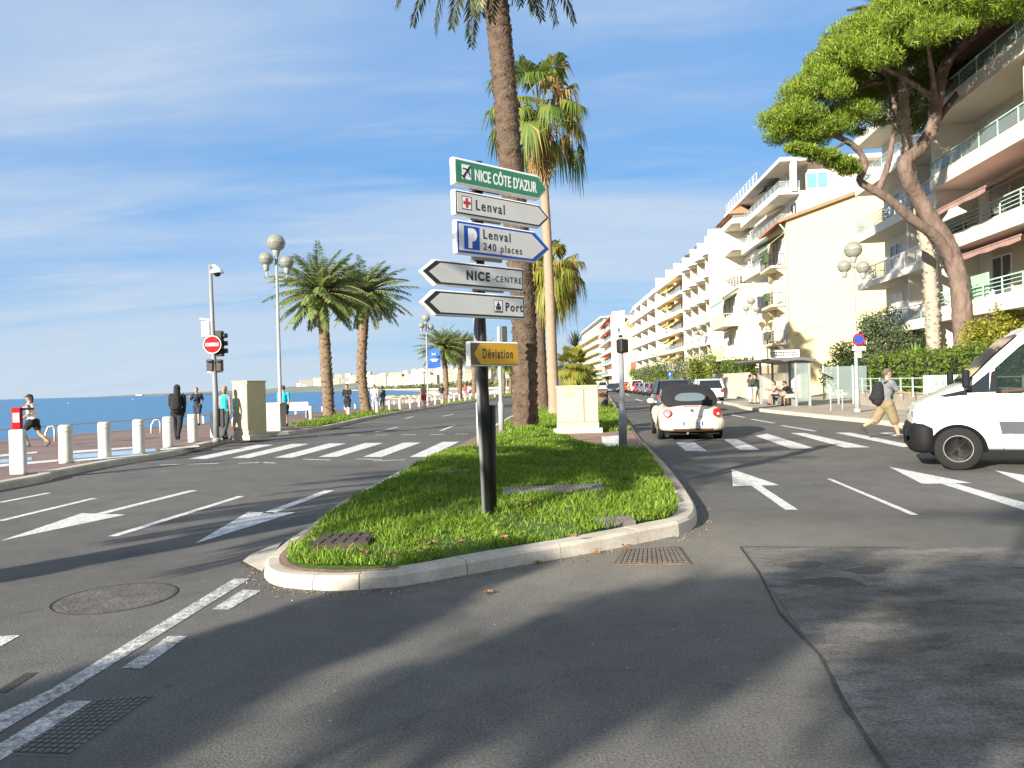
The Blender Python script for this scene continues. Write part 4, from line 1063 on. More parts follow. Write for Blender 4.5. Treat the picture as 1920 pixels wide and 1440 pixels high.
def date_palm(label, base, top, mid=(), r0=.33, r1=.27, L=3.6, nf=80, key='a', fruit=True, bark=None, leaf=None, group=None, drop=-38, upmax=86, ll=.55):
    base = Vector(base); t_ = thing('date_palm', label, 'palm tree', base, rnd.uniform(-.2, .2) if False else 0, group)
    pts = [Vector((0, 0, -.05))] + [Vector(m_) - base for m_ in mid] + [Vector(top) - base]
    b = MB(); path, rad = trunk(b, pts, r0, r1); stubs(b, path, rad, 95 if base.y < 30 else (46 if base.y < 60 else 16), .115 if base.y < 60 else .19, .035 if base.y < 30 else .06); b.build('trunk', bark or bark_p, t_)
    c_ = pts[-1]
    # crown: bulb of old bases and fronds (crown meshes are shared between palms)
    if key in CROWNS:
        for nm, me in CROWNS[key]:
            o = bpy.data.objects.new(nm, me); COL.objects.link(o); o.parent = t_; o.location = c_; o.rotation_euler = (0, 0, rnd.uniform(0, 6.28))
        return t_
    parts = []; sb = MB(); made = []
    for i in range(nf):
        f = (i + .5) / nf; e0 = R(upmax + (drop - upmax) * f ** .85) + rnd.uniform(-.12, .12); az = i * 2.39996 + rnd.uniform(-.2, .2)
        l_ = L * rnd.uniform(.85, 1.1) * (.8 + .2 * math.sin(math.pi * f)); bend = R(rnd.uniform(45, 75) * (1 - .55 * f))
        V, F, ps = pinnate(e0, l_, bend, az, 46, ll); parts.append((V, F))
        sb.tube([Vector(p) for p in ps[::2]], [.035 * (1 - .8 * k / 7) + .006 for k in range(8)], 4, 0)
    cr = cat_mesh('crown', parts, leaf or date_m, t_); cr.location = c_; made.append(('crown', cr.data))
    st = sb.build('frond_stalks', stalk_m, t_, recalc=False); st.location = c_; made.append(('frond_stalks', st.data))
    b = MB(); b.lathe([(r1 * .9, -.5), (r1 * 1.5, -.1), (r1 * 1.3, .35), (.08, .6)], n=12)
    for i in range(60):
        a = i * 2.4; z = rnd.uniform(-.55, .3); e = Vector((math.cos(a), math.sin(a), 0)); b.bar(e * r1 * 1.1 + Vector((0, 0, z)), e * (r1 * 1.1 + .35) + Vector((0, 0, z + .25)), .09, .04)
    hb = b.build('crown_base', bark_d, t_); hb.location = c_; made.append(('crown_base', hb.data))
    if fruit:
        b = MB()
        for i in range(9):
            a = i * 2.2; e = Vector((math.cos(a), math.sin(a), 0)); k = e * .75 + Vector((0, 0, -.35))
            b.tube([e * .25 + Vector((0, 0, .1)), e * .6 + Vector((0, 0, .05)), k], .02, 4)
            for j in range(16): b.ball(k + Vector((rnd.gauss(0, .13), rnd.gauss(0, .13), rnd.uniform(-.45, .05))), .05, 5, 4)
        fb = b.build('fruit', fruit_m, t_); fb.location = c_; fb['kind'] = 'stuff'; made.append(('fruit', fb.data))
    CROWNS[key] = made
    return t_
def fan(az, e0, pet, rad, nseg=36, droop=.5, fold=.25):
    """one fan leaf: petiole end plus pleated segments with hanging tips"""
    c_ = np.array([math.cos(e0) * math.cos(az), math.cos(e0) * math.sin(az), math.sin(e0)]) * pet
    e1 = e0 - R(12 + 20 * (e0 < .6)); f = np.array([math.cos(e1) * math.cos(az), math.cos(e1) * math.sin(az), math.sin(e1)])
    s = np.array([-math.sin(az), math.cos(az), 0.]); V = []
    for k in range(nseg):
        a = (k / (nseg - 1) - .5) * R(250) + rnd.uniform(-.04, .04); d = f * math.cos(a) + s * math.sin(a); r = rad * (1 - .18 * abs(a) / 2.2) * rnd.uniform(.85, 1.1)
        bvec = -f * math.sin(a) + s * math.cos(a); w_ = rad * .045
        m_ = c_ + d * r * .60 + np.array([0, 0, -.06 * rad]); t_ = c_ + d * r * .84 + np.array([0, 0, -droop * r * rnd.uniform(.6, 1.25)])
        V.append(np.array([c_ + d * .03, m_ + bvec * w_, t_, m_ - bvec * w_]))
    V = np.concatenate(V); return V, np.arange(len(V)).reshape(-1, 4), c_
def fan_palm(label, base, pts, r0, r1, leaf, nf=34, rad=.9, pet=1.2, skirt=24, group=None, bark=None, name='fan_palm', elev=(80, -55), droop=.6, skl=1.5, dry=0, pv=(.8, 1.15)):
    base = Vector(base); t_ = thing(name, label, 'palm tree', base, 0, group)
    P = [Vector((0, 0, -.05))] + [Vector(p) - base for p in pts]
    b = MB(); trunk(b, P, r0, r1, .025, 12, .2, .5); b.build('trunk', bark or bark_w, t_); c_ = P[-1]
    parts = []; sb = MB()
    for i in range(nf):
        f = (i + .5) / nf; e = R(elev[0] + (elev[1] - elev[0]) * f) + rnd.uniform(-.15, .15); az = i * 2.39996
        V, F, h = fan(az, e, pet * rnd.uniform(*pv), rad * rnd.uniform(.8, 1.1), droop=droop * (.25 + 1.1 * f)); parts.append((V, F)); sb.tube([(0, 0, 0), Vector(h) * .5 + Vector((0, 0, .06)), h], .022, 4)
    cr = cat_mesh('crown', parts, leaf, t_); cr.location = c_
    so_ = sb.build('frond_stalks', stalk_m, t_, recalc=False); so_.location = c_
    if dry:
        parts = [fan(i * 1.9, R(rnd.uniform(-50, 40)), pet * .8, rad * .8, 18, 1.3)[:2] for i in range(dry)]
        dk_ = cat_mesh('dry_leaves', parts, dry_m, t_); dk_.location = c_
    if skirt:
        parts = []
        for i in range(skirt):
            az = i * 2.39996; z = -rnd.uniform(0, skl)
            V, F, h = fan(az, R(rnd.uniform(-88, -68)), rnd.uniform(.4, .9), rad * .85, 18, .5); V = V * np.array([.75, .75, 1]) + np.array([.1 * math.cos(az), .1 * math.sin(az), z * .7]); parts.append((V, F))
        sk = cat_mesh('dry_skirt', parts, dry_m, t_); sk.location = c_
    return t_
# the tall date palm on the island, its crown above the frame
Y1 = G(985, 822).y
b1 = Vector((*xy(A(985, 822, Y1)), .2))
date_palm('very tall date palm with thick scaly trunk standing on the island lawn', b1, A(917, -215, Y1), [A(984, 740, Y1), A(982, 600, Y1), A(970, 450, Y1), A(957, 306, Y1), A(945, 153, Y1), A(931, 0, Y1)], .375, .345, 4.6, 84, 'tall', False, bark_d, date_d, None, -78, 80, .6)
# fan palms behind it
Y2 = 35.5
fan_palm('tall slim fan palm with a brown skirt beside the big date palm trunk', Vector((*xy(A(1042, 787, Y2)), .1)), [A(1036, 700, Y2), A(1031, 560, Y2), A(1025, 430, Y2), A(1012, 215, Y2)], .27, .17, fan_m, 30, 1.25, 1.9, 44, skl=2.6, droop=.85, dry=12, elev=(88, -42), pv=(.55, 1.3))
Y3 = 45
fan_palm('shorter fan palm with yellowing hanging leaves seen behind the signs', Vector((*xy(A(1019, 770, Y3)), .1)), [A(1015, 690, Y3), A(1013, 600, Y3), A(1034, 512, Y3)], .36, .30, fan_y, 34, 1.1, 1.4, 14, bark=bark_d, droop=1.1, dry=5)
fan_palm('low bushy fan palm with dry orange leaves behind the cream cabinet', Vector((*xy(A(1074, 768, 41)), .1)), [A(1075, 735, 41), A(1076, 692, 41)], .3, .26, fan_y, 30, .75, .8, 26, bark=bark_d, elev=(80, -30), droop=.4, skl=.8)
fan_palm('small fan palm further along the island near the planter', Vector((*xy(A(1098, 757, 56)), .1)), [A(1098, 712, 56)], .25, .2, fan_m, 22, .8, .8, 10, bark=bark_d)
# spiky plants behind the cabinet
def yucca(label, base, n, L, h=.1, mat=None, up=(85, 15), cat='plant', name='yucca_plant', wd=.035):
    t_ = thing(name, label, cat, base)
    if h > .2:
        b = MB(); trunk(b, [Vector((0, 0, -.05)), Vector((.03, 0, h * .6)), Vector((0, .02, h))], .09, .07, .08, 9); b.build('stem', bark_r, t_)
    V = []
    for i in range(n):
        az = i * 2.39996; f = (i + .5) / n; e = R(up[0] + (up[1] - up[0]) * f) + rnd.uniform(-.1, .1); l_ = L * rnd.uniform(.75, 1.1)
        p = frond_pts(e, l_, R(25) * f + .15, az, 4); s = np.array([-math.sin(az), math.cos(az), 0]) * wd; z = np.array([0, 0, h])
        for a, b_, k0, k1 in ((0, 2, .8, 1), (2, 4, 1, .05)): V.append(np.array([p[a] + s * k0, p[a] - s * k0, p[b_] - s * k1, p[b_] + s * k1]) + z)
    V = np.concatenate(V); npmesh('leaves', V, np.arange(len(V)).reshape(-1, 4), mat or fan_m, t_); return t_
yucca('spiky green plant just behind the cream cabinet', (*xy(A(1068, 780, 33)), .12), 70, 1.0, .35, leafmat('spiky_leaves', (.08, .14, .04), (.2, .27, .09)))
yucca('taller spiky tree with dark narrow leaves above the low fan palm', (*xy(A(1082, 765, 50)), .12), 120, 1.15, 3.9, leafmat('dark_spikes', (.03, .05, .03), (.09, .12, .06)), (88, -40))
# date palms of the promenade verge
def shore_palm(i, bp, mp, tp, L, key, lab, fruit=True):
    g = G(*bp); Y = g.y; return date_palm(lab, (g.x, g.y, .12), A(*tp, Y), [A(*mp, Y)], .33 if i < 2 else .31, .30, L, 72, key, fruit, group='date palms along the promenade verge')
shore_palm(0, (617, 783), (612, 690), (603, 548), 3.5, 'a', 'bushy date palm with orange fruit clusters behind the tall globe lamp')
shore_palm(1, (687, 774), (678, 690), (686, 552), 3.55, 'b', 'leaning date palm just right of the one bearing orange fruit')
shore_palm(2, (836, 751.5), (836, 715), (831, 652), 3.9, 'a', 'date palm beside the blue banner')
for i, (x, y, tx, ty) in enumerate(((862, 749, 863, 655), (889, 746, 889, 660), (912, 743.5, 912, 665), (944, 741, 944, 676), (957, 739.5, 958, 680), (972, 737.5, 972, 683))):
    shore_palm(3 + i, (x, y), ((x + tx) / 2, (y + ty) / 2), (tx, ty), 3.7, 'ab'[i % 2], ORD[i + 1] + ' date palm counted on from the blue banner')
# trees standing behind the viewer throw the long shadows over the road
date_palm('date palm on the promenade verge beside the viewer', (-9.9, .4, .1), (-9.7, .6, 5.9), (), .33, .28, 3.9, 58, 'a', True, group=None)
date_palm('date palm on the promenade verge well behind the viewer', (-7.4, -11.8, .1), (-7.2, -11.6, 7.6), (), .33, .28, 3.4, 30, 'c', True, group=None)
# umbrella pine in front of the white apartment house
DP = 31.0
pine = thing('umbrella_pine', 'big umbrella pine with twisting reddish trunk and lime green crown', 'tree', Vector((*xy(A(1808, 690, DP)), .1)))
o0 = pine.location
def PP(x, y, dd=0): return A(x, y, DP + dd) - o0
b = MB()
path, rad = trunk(b, [PP(1812, 705), PP(1804, 600), PP(1797, 520), PP(1775, 455), PP(1752, 420), PP(1722, 372), PP(1702, 335, -.3), PP(1697, 305, -.4), PP(1722, 282, -.2), PP(1748, 240), PP(1757, 190), PP(1768, 135), PP(1800, 70), PP(1840, 10)], .40, .17, .035, 14, .22, .12)
for k in range(len(path) - 1):
    if k < 40: stubs(b, path[k:k + 2], rad[k:k + 2], 42, .16, .012)
pb = b.build('trunk', bark_pine, pine)
limbs = [([PP(1792, 500), PP(1755, 445, -.3), PP(1715, 415, -.6), PP(1668, 375, -.8), PP(1627, 350, -1), PP(1612, 338, -1), PP(1622, 310, -1.2), PP(1612, 285, -1.3), PP(1588, 265, -1.5), PP(1545, 245, -1.6)], .25, .09),
         ([PP(1645, 360, -.9), PP(1663, 315, -.6), PP(1672, 270, -.4), PP(1680, 215, 0), PP(1665, 150, .5)], .13, .07),
         ([PP(1750, 235), PP(1800, 170, 1), PP(1850, 120, 2), PP(1900, 60, 2.5)], .16, .06), ([PP(1757, 190), PP(1700, 150, -.5), PP(1640, 120, -1.2)], .13, .05),
         ([PP(1770, 130), PP(1820, 60, -1), PP(1880, 0, -2)], .13, .05), ([PP(1757, 200), PP(1745, 120, -1.5), PP(1735, 60, -2.8)], .12, .05), ([PP(1588, 265, -1.5), PP(1540, 290, -2), PP(1510, 285, -2.2)], .06, .03),
         ([PP(1612, 300, -1.2), PP(1585, 315, -1.6), PP(1560, 305, -2)], .05, .03), ([PP(1757, 190), PP(1790, 140, 2), PP(1830, 90, 4)], .12, .05)]
for pts, r0, r1 in limbs:
    b = MB(); trunk(b, pts, r0, r1, .03, 10, .25, 0); b.build('limb', bark_pine, pine)
cc = A(1818, 150, DP) - o0
V = []; needle = leafmat('pine_needles', (.055, .105, .008), (.215, .295, .022), (.25, .18, .05), trans=.16)
def pine_tuft(c_, r, n):
    P, d = blob_points(c_, r, n, .55); P[:, 2] = np.where(P[:, 2] < c_[2] - r[2] * .55, c_[2] - r[2] * .55 + RS.uniform(-.1, .1, n), P[:, 2])
    d = d * .8 + np.array([0, 0, .9]); return rhombi(P, .115, .13, dirs=d, spread=.75)
parts = []; cents = []
for i in range(250):
    # points of a wide dome, denser to the rim
    th = i * 2.39996; k = math.sqrt((i + .5) / 250); rx, ry = 7.6, 6.3
    x, y = rx * k * math.cos(th), ry * k * math.sin(th)
    z = 4.6 * math.sqrt(max(0, 1 - k * k * .97)) - .3 - .9 * k + rnd.uniform(-.3, .3)
    if x < 0: z -= 1.3 * (abs(x) / 7) ** 1.5
    c_ = np.array([cc.x + x, cc.y + y, cc.z + z]); r = np.array([1, 1, .62]) * rnd.uniform(.5, .95)
    parts.append(pine_tuft(c_, r, int(1900 * r[0] ** 1.6))); cents.append(c_)
for i in range(120):
    th = i * 2.39996 + 1; k = math.sqrt((i + .5) / 120) * .88
    c_ = np.array([cc.x + 7.2 * k * math.cos(th), cc.y + 6 * k * math.sin(th), cc.z + 3.1 * math.sqrt(max(0, 1 - k * k)) - .5 - .8 * k])
    parts.append(pine_tuft(c_, np.array([1.25, 1.25, .5]) * rnd.uniform(.7, 1), 900))
for x, y, dd, r in ((1512, 284, -2.2, .42), (1545, 292, -2, .5), (1575, 305, -1.8, .5), (1592, 318, -1.6, .4), (1490, 278, -2.3, .35), (1530, 246, -1.7, .7), (1480, 240, -1.5, .7), (1465, 225, -1, .8), (1500, 215, -2, .8), (1560, 235, -1.8, .75), (1608, 212, -1, .8)):
    c_ = np.array(PP(x, y, dd)); parts.append(pine_tuft(c_, np.array([1.3, 1.1, .6]) * r, int(3000 * r)))
cat_mesh('crown', parts, needle, pine)
for i in range(0, 250, 6):
    c_ = Vector(cents[i]); a = min((path[-1], path[-4], path[-9], Vector(limbs[1][0][-1]), Vector(limbs[0][0][-2]), Vector(limbs[2][0][-2])), key=lambda q: (q - c_).length)
    if (a - c_).length > 3.4: continue
    m_ = a.lerp(c_, .55) - Vector((rnd.uniform(-.3, .3), rnd.uniform(-.3, .3), .3)); b = MB(); b.tube([a, m_, c_], [.07, .045, .015], 6); b.build('branch', bark_d, pine)
# slim ringed palm beside the pine
DR = 33.5
rp = thing('ringed_palm', 'slim pale palm with ringed shaggy trunk beside the pine trunk', 'palm tree', Vector((*xy(A(1753, 700, DR)), .1)))
b = MB(); path, rad = trunk(b, [Vector((0, 0, 0))] + [A(x, y, DR) - rp.location for x, y in ((1750, 640), (1746, 560), (1739, 470), (1722, 395), (1708, 330), (1698, 240), (1692, 120), (1688, 20))], .30, .17, .07, 12, .2, .15)
stubs(b, path, rad, 30, .12, .07); b.build('trunk', bark_r, rp)
for nm, me in CROWNS['a'][:2]:
    o = bpy.data.objects.new(nm, me); COL.objects.link(o); o.parent = rp; o.location = A(1688, 20, DR) - rp.location; o.scale = (.7, .7, .6)

# bushes, hedges, small trees
def bush(name, label, cat, base, blobs, n, size, mat, stem=None, group=None, asp=.5):
    """blobs: (centre offset, radii)"""
    t_ = thing(name, label, cat, base, 0, group); vol = sum(r[0] * r[1] * r[2] for c_, r in blobs); parts = []
    for c_, r in blobs:
        P, d = blob_points(c_, r, max(20, int(n * r[0] * r[1] * r[2] / vol)), .4); P = P[P[:, 2] > -.05 + 0 * P[:, 2]]
        P = P + RS.normal(size=P.shape) * size * .6
        parts.append(rhombi(P, size, asp))
    cat_mesh('foliage', parts, mat, t_)
    b = MB()
    if stem is None: stem = .05
    for c_, r in blobs[:1]:
        b.tube([(0, 0, -.1), (c_[0] * .5, c_[1] * .5, c_[2] * .5), tuple(c_)], [stem * 1.6, stem * 1.2, stem * .5], 7)
    for c_, r in blobs[1:5]:
        b.tube([(blobs[0][0][0] * .4, blobs[0][0][1] * .4, blobs[0][0][2] * .4), tuple(c_)], [stem, stem * .4], 6)
    b.build('stem' if stem < .1 else 'trunk', bark_d, t_)
    return t_
def rblobs(wd, ht, dp, n, rmin=.28, rmax=.5, z0=.2):
    return [((rnd.uniform(-.5, .5) * wd * .75, rnd.uniform(-.5, .5) * dp * .7, ht * (z0 + (1 - z0) * rnd.random() * .82)), (wd * rnd.uniform(rmin, rmax) * .62, dp * rnd.uniform(rmin, rmax) * .8, ht * rnd.uniform(.18, .3))) for _ in range(n)]
dk = leafmat('dark_leaves', (.018, .035, .010), (.055, .085, .022), (.10, .12, .03), trans=.25)
md = leafmat('green_leaves', (.05, .10, .012), (.13, .20, .03), (.22, .24, .05), trans=.3)
yl = leafmat('yellow_green_leaves', (.12, .15, .015), (.34, .33, .04), (.50, .36, .04), trans=.35)
ol = leafmat('olive_leaves', (.09, .11, .055), (.20, .22, .11), trans=.25)
hg = leafmat('hedge_leaves', (.05, .09, .010), (.14, .20, .03), (.20, .22, .04), trans=.3)
hy = leafmat('yellow_hedge_leaves', (.13, .17, .015), (.26, .30, .04), trans=.3)  # lighter yellow-green foliage of the clipped blocks
sh_m = leafmat('shade_leaves', (.04, .08, .012), (.10, .16, .03))
for (x, y), nm, bl in (((-10.4, -9.4), 'small flat topped tree added behind the viewer to shade the near road', [((0, 0, 6.0), (.85, .85, .5)), ((.55, -.2, 6.5), (.5, .5, .35)), ((-.4, .3, 5.6), (.5, .5, .35))]),
                       ((-10.5, -6.3), 'slim little tree added behind the viewer to shade the near road', [((0, 0, 4.9), (.55, .55, .36)), ((.2, .3, 5.3), (.4, .4, .3)), ((-.3, -.2, 4.6), (.35, .35, .25))]),
                       ((-11.8, -8.3), 'young bushy tree added behind the viewer to shade the near road', [((0, 0, 5.0), (.8, .8, .38)), ((.4, .5, 5.4), (.5, .5, .3)), ((-.5, -.3, 4.6), (.45, .45, .3))]),
                       ((-7.9, -9.2), 'tall thin crowned tree added behind the viewer to shade the near road', [((0, 0, 6.1), (.85, .85, .4)), ((.6, .2, 6.7), (.5, .5, .3)), ((-.6, -.3, 5.6), (.5, .5, .3)), ((.2, .7, 7.2), (.4, .4, .25))])):
    bush('shade_tree', nm, 'tree', (x, y, .1), bl, 2600, .09, sh_m, .11)  # unseen trees added behind the viewer, crowns sized to shade the foreground road
p_ = A(1612, 760, 42.5); bush('bush', 'dark loose bush behind the no parking sign', 'bush', (p_.x, 42.5, .1), [((-.9, 0, 1.6), (1.2, 1.2, 1.1)), ((.3, 0, 1.4), (1.4, 1.3, 1.3)), ((-.2, .3, 2.6), (1.1, 1, .9)), ((1.1, .3, 2.9), (1.1, 1, 1.0)), ((.9, 0, 4.0), (.9, .9, .8)), ((-.9, 0, 2.9), (.7, .7, .5)), ((1.6, 0, 1.6), (1, 1, 1.2))], 9000, .085, dk)
p_ = A(1690, 740, 40); bush('bush', 'tall grey green bush against the white apartment house', 'bush', (p_.x, 41.5, .1), [((0, 0, 2.0), (1.6, 1.2, 1.5)), ((.5, 0, 3.6), (1.2, 1, 1.0)), ((-.6, .2, 4.2), (.9, .9, .8)), ((1.2, 0, 3.0), (1, 1, 1)), ((.2, 0, 4.8), (.7, .7, .6))], 7000, .08, leafmat('grey_leaves', (.06, .085, .04), (.15, .19, .09)))
p_ = A(1780, 740, 37); bush('bush', 'dark bush between the two leaning trunks', 'bush', (p_.x, 36.5, .1), [((0, 0, 1.8), (1.5, 1.1, 1.3)), ((-.8, 0, 2.9), (.9, .9, .8)), ((.9, 0, 2.6), (.9, .8, .9)), ((1.8, 0, 1.8), (1, 1, 1.2))], 6000, .08, dk)
p_ = A(1872, 700, 29); bush('bush', 'yellow flowering bush above the van', 'bush', (p_.x, 29, .1), [((0, 0, 2.1), (1.3, 1, .9)), ((-.6, 0, 2.9), (.8, .8, .7)), ((.6, 0, 3.3), (.8, .7, .6)), ((1.3, 0, 2.7), (.8, .8, .8)), ((-1.1, 0, 2.2), (.6, .6, .6)), ((.2, 0, 3.8), (.45, .4, .35))], 6500, .07, yl)
yucca('spiky bright yucca rising over the hedge', (*xy(A(1716, 690, 35.5)), .9), 80, 1.35, .9, leafmat('bright_spikes', (.14, .24, .04), (.30, .38, .09)), (86, 10), wd=.05)
# clipped hedge on the low wall
def hedge(label, p0, p1, z0, z1, th, n, size, mat, name='hedge', group=None):
    p0, p1 = Vector(p0), Vector(p1); t_ = thing(name, label, 'hedge', (p0.x, p0.y, z0), math.atan2(p1.y - p0.y, p1.x - p0.x), group); L = (p1 - p0).length; h = z1 - z0
    f = RS.randint(0, 4, n); u = RS.uniform(0, L, n); v = RS.uniform(0, 1, n); w_ = RS.uniform(-.5, .5, n) * th
    bump = .14 * np.sin(u * 2.3 + 3 * v) + .10 * np.sin(u * 5.1 + 1) + RS.normal(size=n) * .06
    X = u.copy(); Y = np.where(f == 0, -th / 2 - bump * .6, np.where(f == 1, th / 2 + bump * .6, w_)); Z = np.where(f < 2, v * h, h + bump)
    e = f == 3; X = np.where(e, np.where(v > .5, -.05, L + .05) + bump * .5, X); Z = np.where(e, RS.uniform(0, 1, n) * h, Z)
    V, F = rhombi(np.stack([X, Y, Z], 1), size, .5); npmesh('foliage', V, F, mat, t_)
    b = MB(); b.b2((.12, -th / 2 + .14, -.05), (L - .12, th / 2 - .14, h - .14)); b.build('twigs', pm('hedge_core', (.02, .028, .010), 1, .3, 8), t_)
    return t_
hedge('long leafy green hedge on the low stone wall behind the walking man', (15.5, 20.5), (17.95, 37.4), .75, 2.35, 1.1, 15000, .075, hg)
hedge('square clipped hedge block on the cream garden wall', (17.9, 57.5), (17.9, 64), 1.9, 3.0, 1.0, 2600, .08, hg)
hedge('bright clipped hedge behind the white parked estate', (17.2, 74), (18.6, 74.4), .2, 3.4, 1.2, 2200, .09, hy)
hedge('broad bright clipped hedge right of the far lamp', (18.9, 73), (22.0, 73.6), .2, 3.6, 1.2, 3200, .09, hy)
for x, D, wd, ht, mt, nb, lab, nm in ((1297, 96, 5.0, 5.6, ol, 14, 'silvery olive tree before the yellow awning block', 'olive_tree'), (1345, 84, 3.6, 5.0, md, 12, 'green rounded tree with reddish tips before the ivory house', 'small_tree'),
                                      (1250, 112, 4.6, 5.2, md, 12, 'leafy green tree before the long parapet block', 'small_tree'), (1226, 130, 5, 4.6, ol, 10, 'grey green tree beyond the round blue parking sign', 'small_tree'), (1203, 150, 5, 4.4, md, 10, 'darker green tree before the narrow cream house', 'small_tree'),
                                      (1178, 190, 6, 5, md, 9, 'bushy tree below the red arched window', 'small_tree'), (1150, 225, 7, 5.5, ol, 9, 'pale green tree before the red awnings', 'small_tree'), (1128, 260, 8, 6, md, 9, 'far bushy tree before the beige block', 'small_tree')):
    q = A(x, 720, D); bush(nm, lab, 'tree', (q.x, D, .05), rblobs(wd, ht, wd, nb), 2600, .13 * max(1, D / 120), mt, .13)
hedge('low green hedge along the far pavement', (20.3, 104), (24.4, 150), .1, 1.9, 1.4, 4000, .16, md)
# dry leaves lying on the lawn and by the kerb
lf = pm('dry_leaf', (.30, .165, .085), .8, .3, 12)
def leaf_mesh():
    b = MB(); pts = []
    for k in range(11):
        a = k / 11 * 6.283; r = .075 * (1 if k % 2 else .45); pts.append((r * math.cos(a), r * math.sin(a), .012 + .03 * abs(math.sin(a * 1.5))))
    b.add(pts + [(0, 0, .004)], [(i, (i + 1) % 11, 11) for i in range(11)]); b.bar((0, 0, .006), (.11, .01, .02), .006); return b
first = None
for x, y, lv in ((657, 1019, 1), (680, 1032, 1), (732, 1032, 1), (745, 1030, 1), (782, 1010, 1), (790, 1022, 1), (810, 1014, 1), (928, 978, 1), (934, 992, 1), (1016, 975, 1), (963, 938, 1), (980, 942, 1), (992, 948, 1), (1052, 906, 1), (1117, 901, 1), (1060, 947, 1), (1140, 882, 1), (1172, 878, 1), (1188, 958, 1), (1080, 998, 1), (1148, 877, 1), (916, 1114, 0), (1010, 1057, 0), (1120, 1037, 0), (1168, 1025, 0), (945, 1000, 1), (865, 1012, 1)):
    g = G(x, y, .22 if lv else .0)
    if first is None:
        o = leaf_mesh().build('fallen_leaf', lf); first = o
    else:
        o = first.copy(); COL.objects.link(o)
    z = mound1(g.x, g.y) + .03 if lv else .004
    o.location = (g.x, g.y, z); s = rnd.uniform(.45, .8); o.scale = (s, s, s); o.rotation_euler = (rnd.uniform(-.4, .4) if lv else 0, rnd.uniform(-.4, .4) if lv else 0, rnd.uniform(0, 6.28))
    tag(o, 'dry curled brown leaf lying on the traffic island lawn' if lv else 'dry brown leaf lying on the asphalt below the kerb', 'leaf', 'fallen leaves on the lawn' if lv else 'fallen leaves on the asphalt')
# ------------------------------------------------------------------ street furniture
wh_p = pm('white_paint', (.54, .525, .47), .5, .06, 5, dirt=.12); gy_p = pm('grey_paint', (.21, .22, .22), .5, .08, 4); gyl = pm('light_grey_paint', (.29, .30, .29), .5, .08, 4)
bl_p = pm('black_paint', (.012, .012, .013), .35, .1, 5); dk_p = pm('dark_plastic', (.02, .02, .02), .6, .1, 5); red_p = pm('red_paint', (.36, .008, .010), .7, .08, 5, spec=.15); rw_p = pm('sign_white', (.78, .78, .76), .45, .04, 3)
cab_m = pm('cream_cabinet', (.48, .43, .265), .6, .05, 2, dirt=.06); conc_m = pm('concrete', (.48, .44, .37), .85, .12, 3, .2, 30, dirt=.15)
def lab(i, s): return s % ORD[i]
# signpost with five direction boards and the detour board
SP = G(929, 972, .15); SD = Vector((math.sin(R(48)), math.cos(R(48)), 0)); SN = Vector((SD.y, -SD.x, 0))
sg = thing('direction_signpost', 'black post with stacked direction boards and an orange detour board', 'signpost', (SP.x, SP.y, .15), R(42))
def bs(px, py):
    d = ray(px, py); o = Vector((0, 0, CAMH)); k = (SP - o).dot(SN) / d.dot(SN); q = o + d * k - SP
    return q.dot(SD), q.z
tp = bs(906, 300); md_ = bs(913, 600)
b = MB(); b.tube([(0, .09, -.15), (md_[0], .09, md_[1]), (tp[0], .09, tp[1])], .046, 16); b.build('pole', bl_p, sg)
b = MB(); s_ = bs(927, 760); b.tube([(.055, .10, -.1), (s_[0] + .05, .10, s_[1])], .04, 12); b.build('sleeve', dk_p, sg)
b = MB(); b.tube([(s_[0] - .04, .17, -.1), (md_[0] - .04, .17, md_[1] + .5)], .026, 8); b.build('rear_post', gy_p, sg)
sg_green = pm('sign_green', (.02, .20, .10), .35, .08, 3, coat=.3); sg_blue = pm('sign_blue', (.010, .075, .38), .45, .06, 3, spec=.25); sg_yel = pm('sign_orange', (.62, .34, .02), .5, .10, 4, dirt=.25); sg_lt = pm('sign_pale', (.56, .56, .53), .38, .05, 2.5, dirt=.05); sg_dark = pm('sign_black', (.02, .022, .022), .4, .05, 5); sg_rim = pm('sign_rim', (.82, .81, .78), .45, .04, 4, dirt=.05); sg_brown = pm('sign_brown', (.13, .09, .05), .5, .1, 4)
def board(name, label, s0, s1, s2, zc, hh, border, face, arrow, bw=.018, tip=0):
    """s0 blunt end, s1 shoulder, s2 tip; returns the board object"""
    def poly(m_, tx=0):
        sgn = 1 if s2 > s0 else -1; tk = m_ * 1.25 + tx
        return [(s0 + sgn * m_, zc - hh + m_), (s1 - sgn * (m_ * .3 + tx), zc - hh + m_), (s2 - sgn * tk, zc), (s1 - sgn * (m_ * .3 + tx), zc + hh - m_), (s0 + sgn * m_, zc + hh - m_)] if arrow else [(s0 + m_, zc - hh + m_), (s2 - m_, zc - hh + m_), (s2 - m_, zc + hh - m_), (s0 + m_, zc + hh - m_)]
    b = MB(); b.prism(poly(0), -.03, .04, plane='y'); o = b.build(name, sg_rim, sg, bevel=.014, seg=3); o['label'] = label
    b = MB(); b.prism(poly(.016), -.034, -.029, plane='y'); b.build('border', border, o)
    b = MB(); b.prism(poly(.016 + bw, tip), -.037, -.033, plane='y'); b.build('face', face, o)
    return o
def btext(o, s, x0, x1, zc, cap, mat, bold=.0, y=-.0375):
    t_ = text(s, cap / .70, mat, o, (x0, y, zc - cap / 2), (R(90), 0, 0), ext=.0012, bold=bold, space=1.06 if len(s) > 11 else 1.28)
    bpy.context.view_layer.update(); k = t_.dimensions.x
    if k > 0: t_.scale.x = (x1 - x0) / k
    return t_
def pz(top, bot): return (bs(*top)[1] + bs(*bot)[1]) / 2, (bs(*top)[1] - bs(*bot)[1]) / 2
def bq(o, name, polys, mat, y0=-.0385, y1=-.036):
    b = MB()
    for q in polys: b.prism(q, y0, y1, plane='y')
    return b.build(name, mat, o)
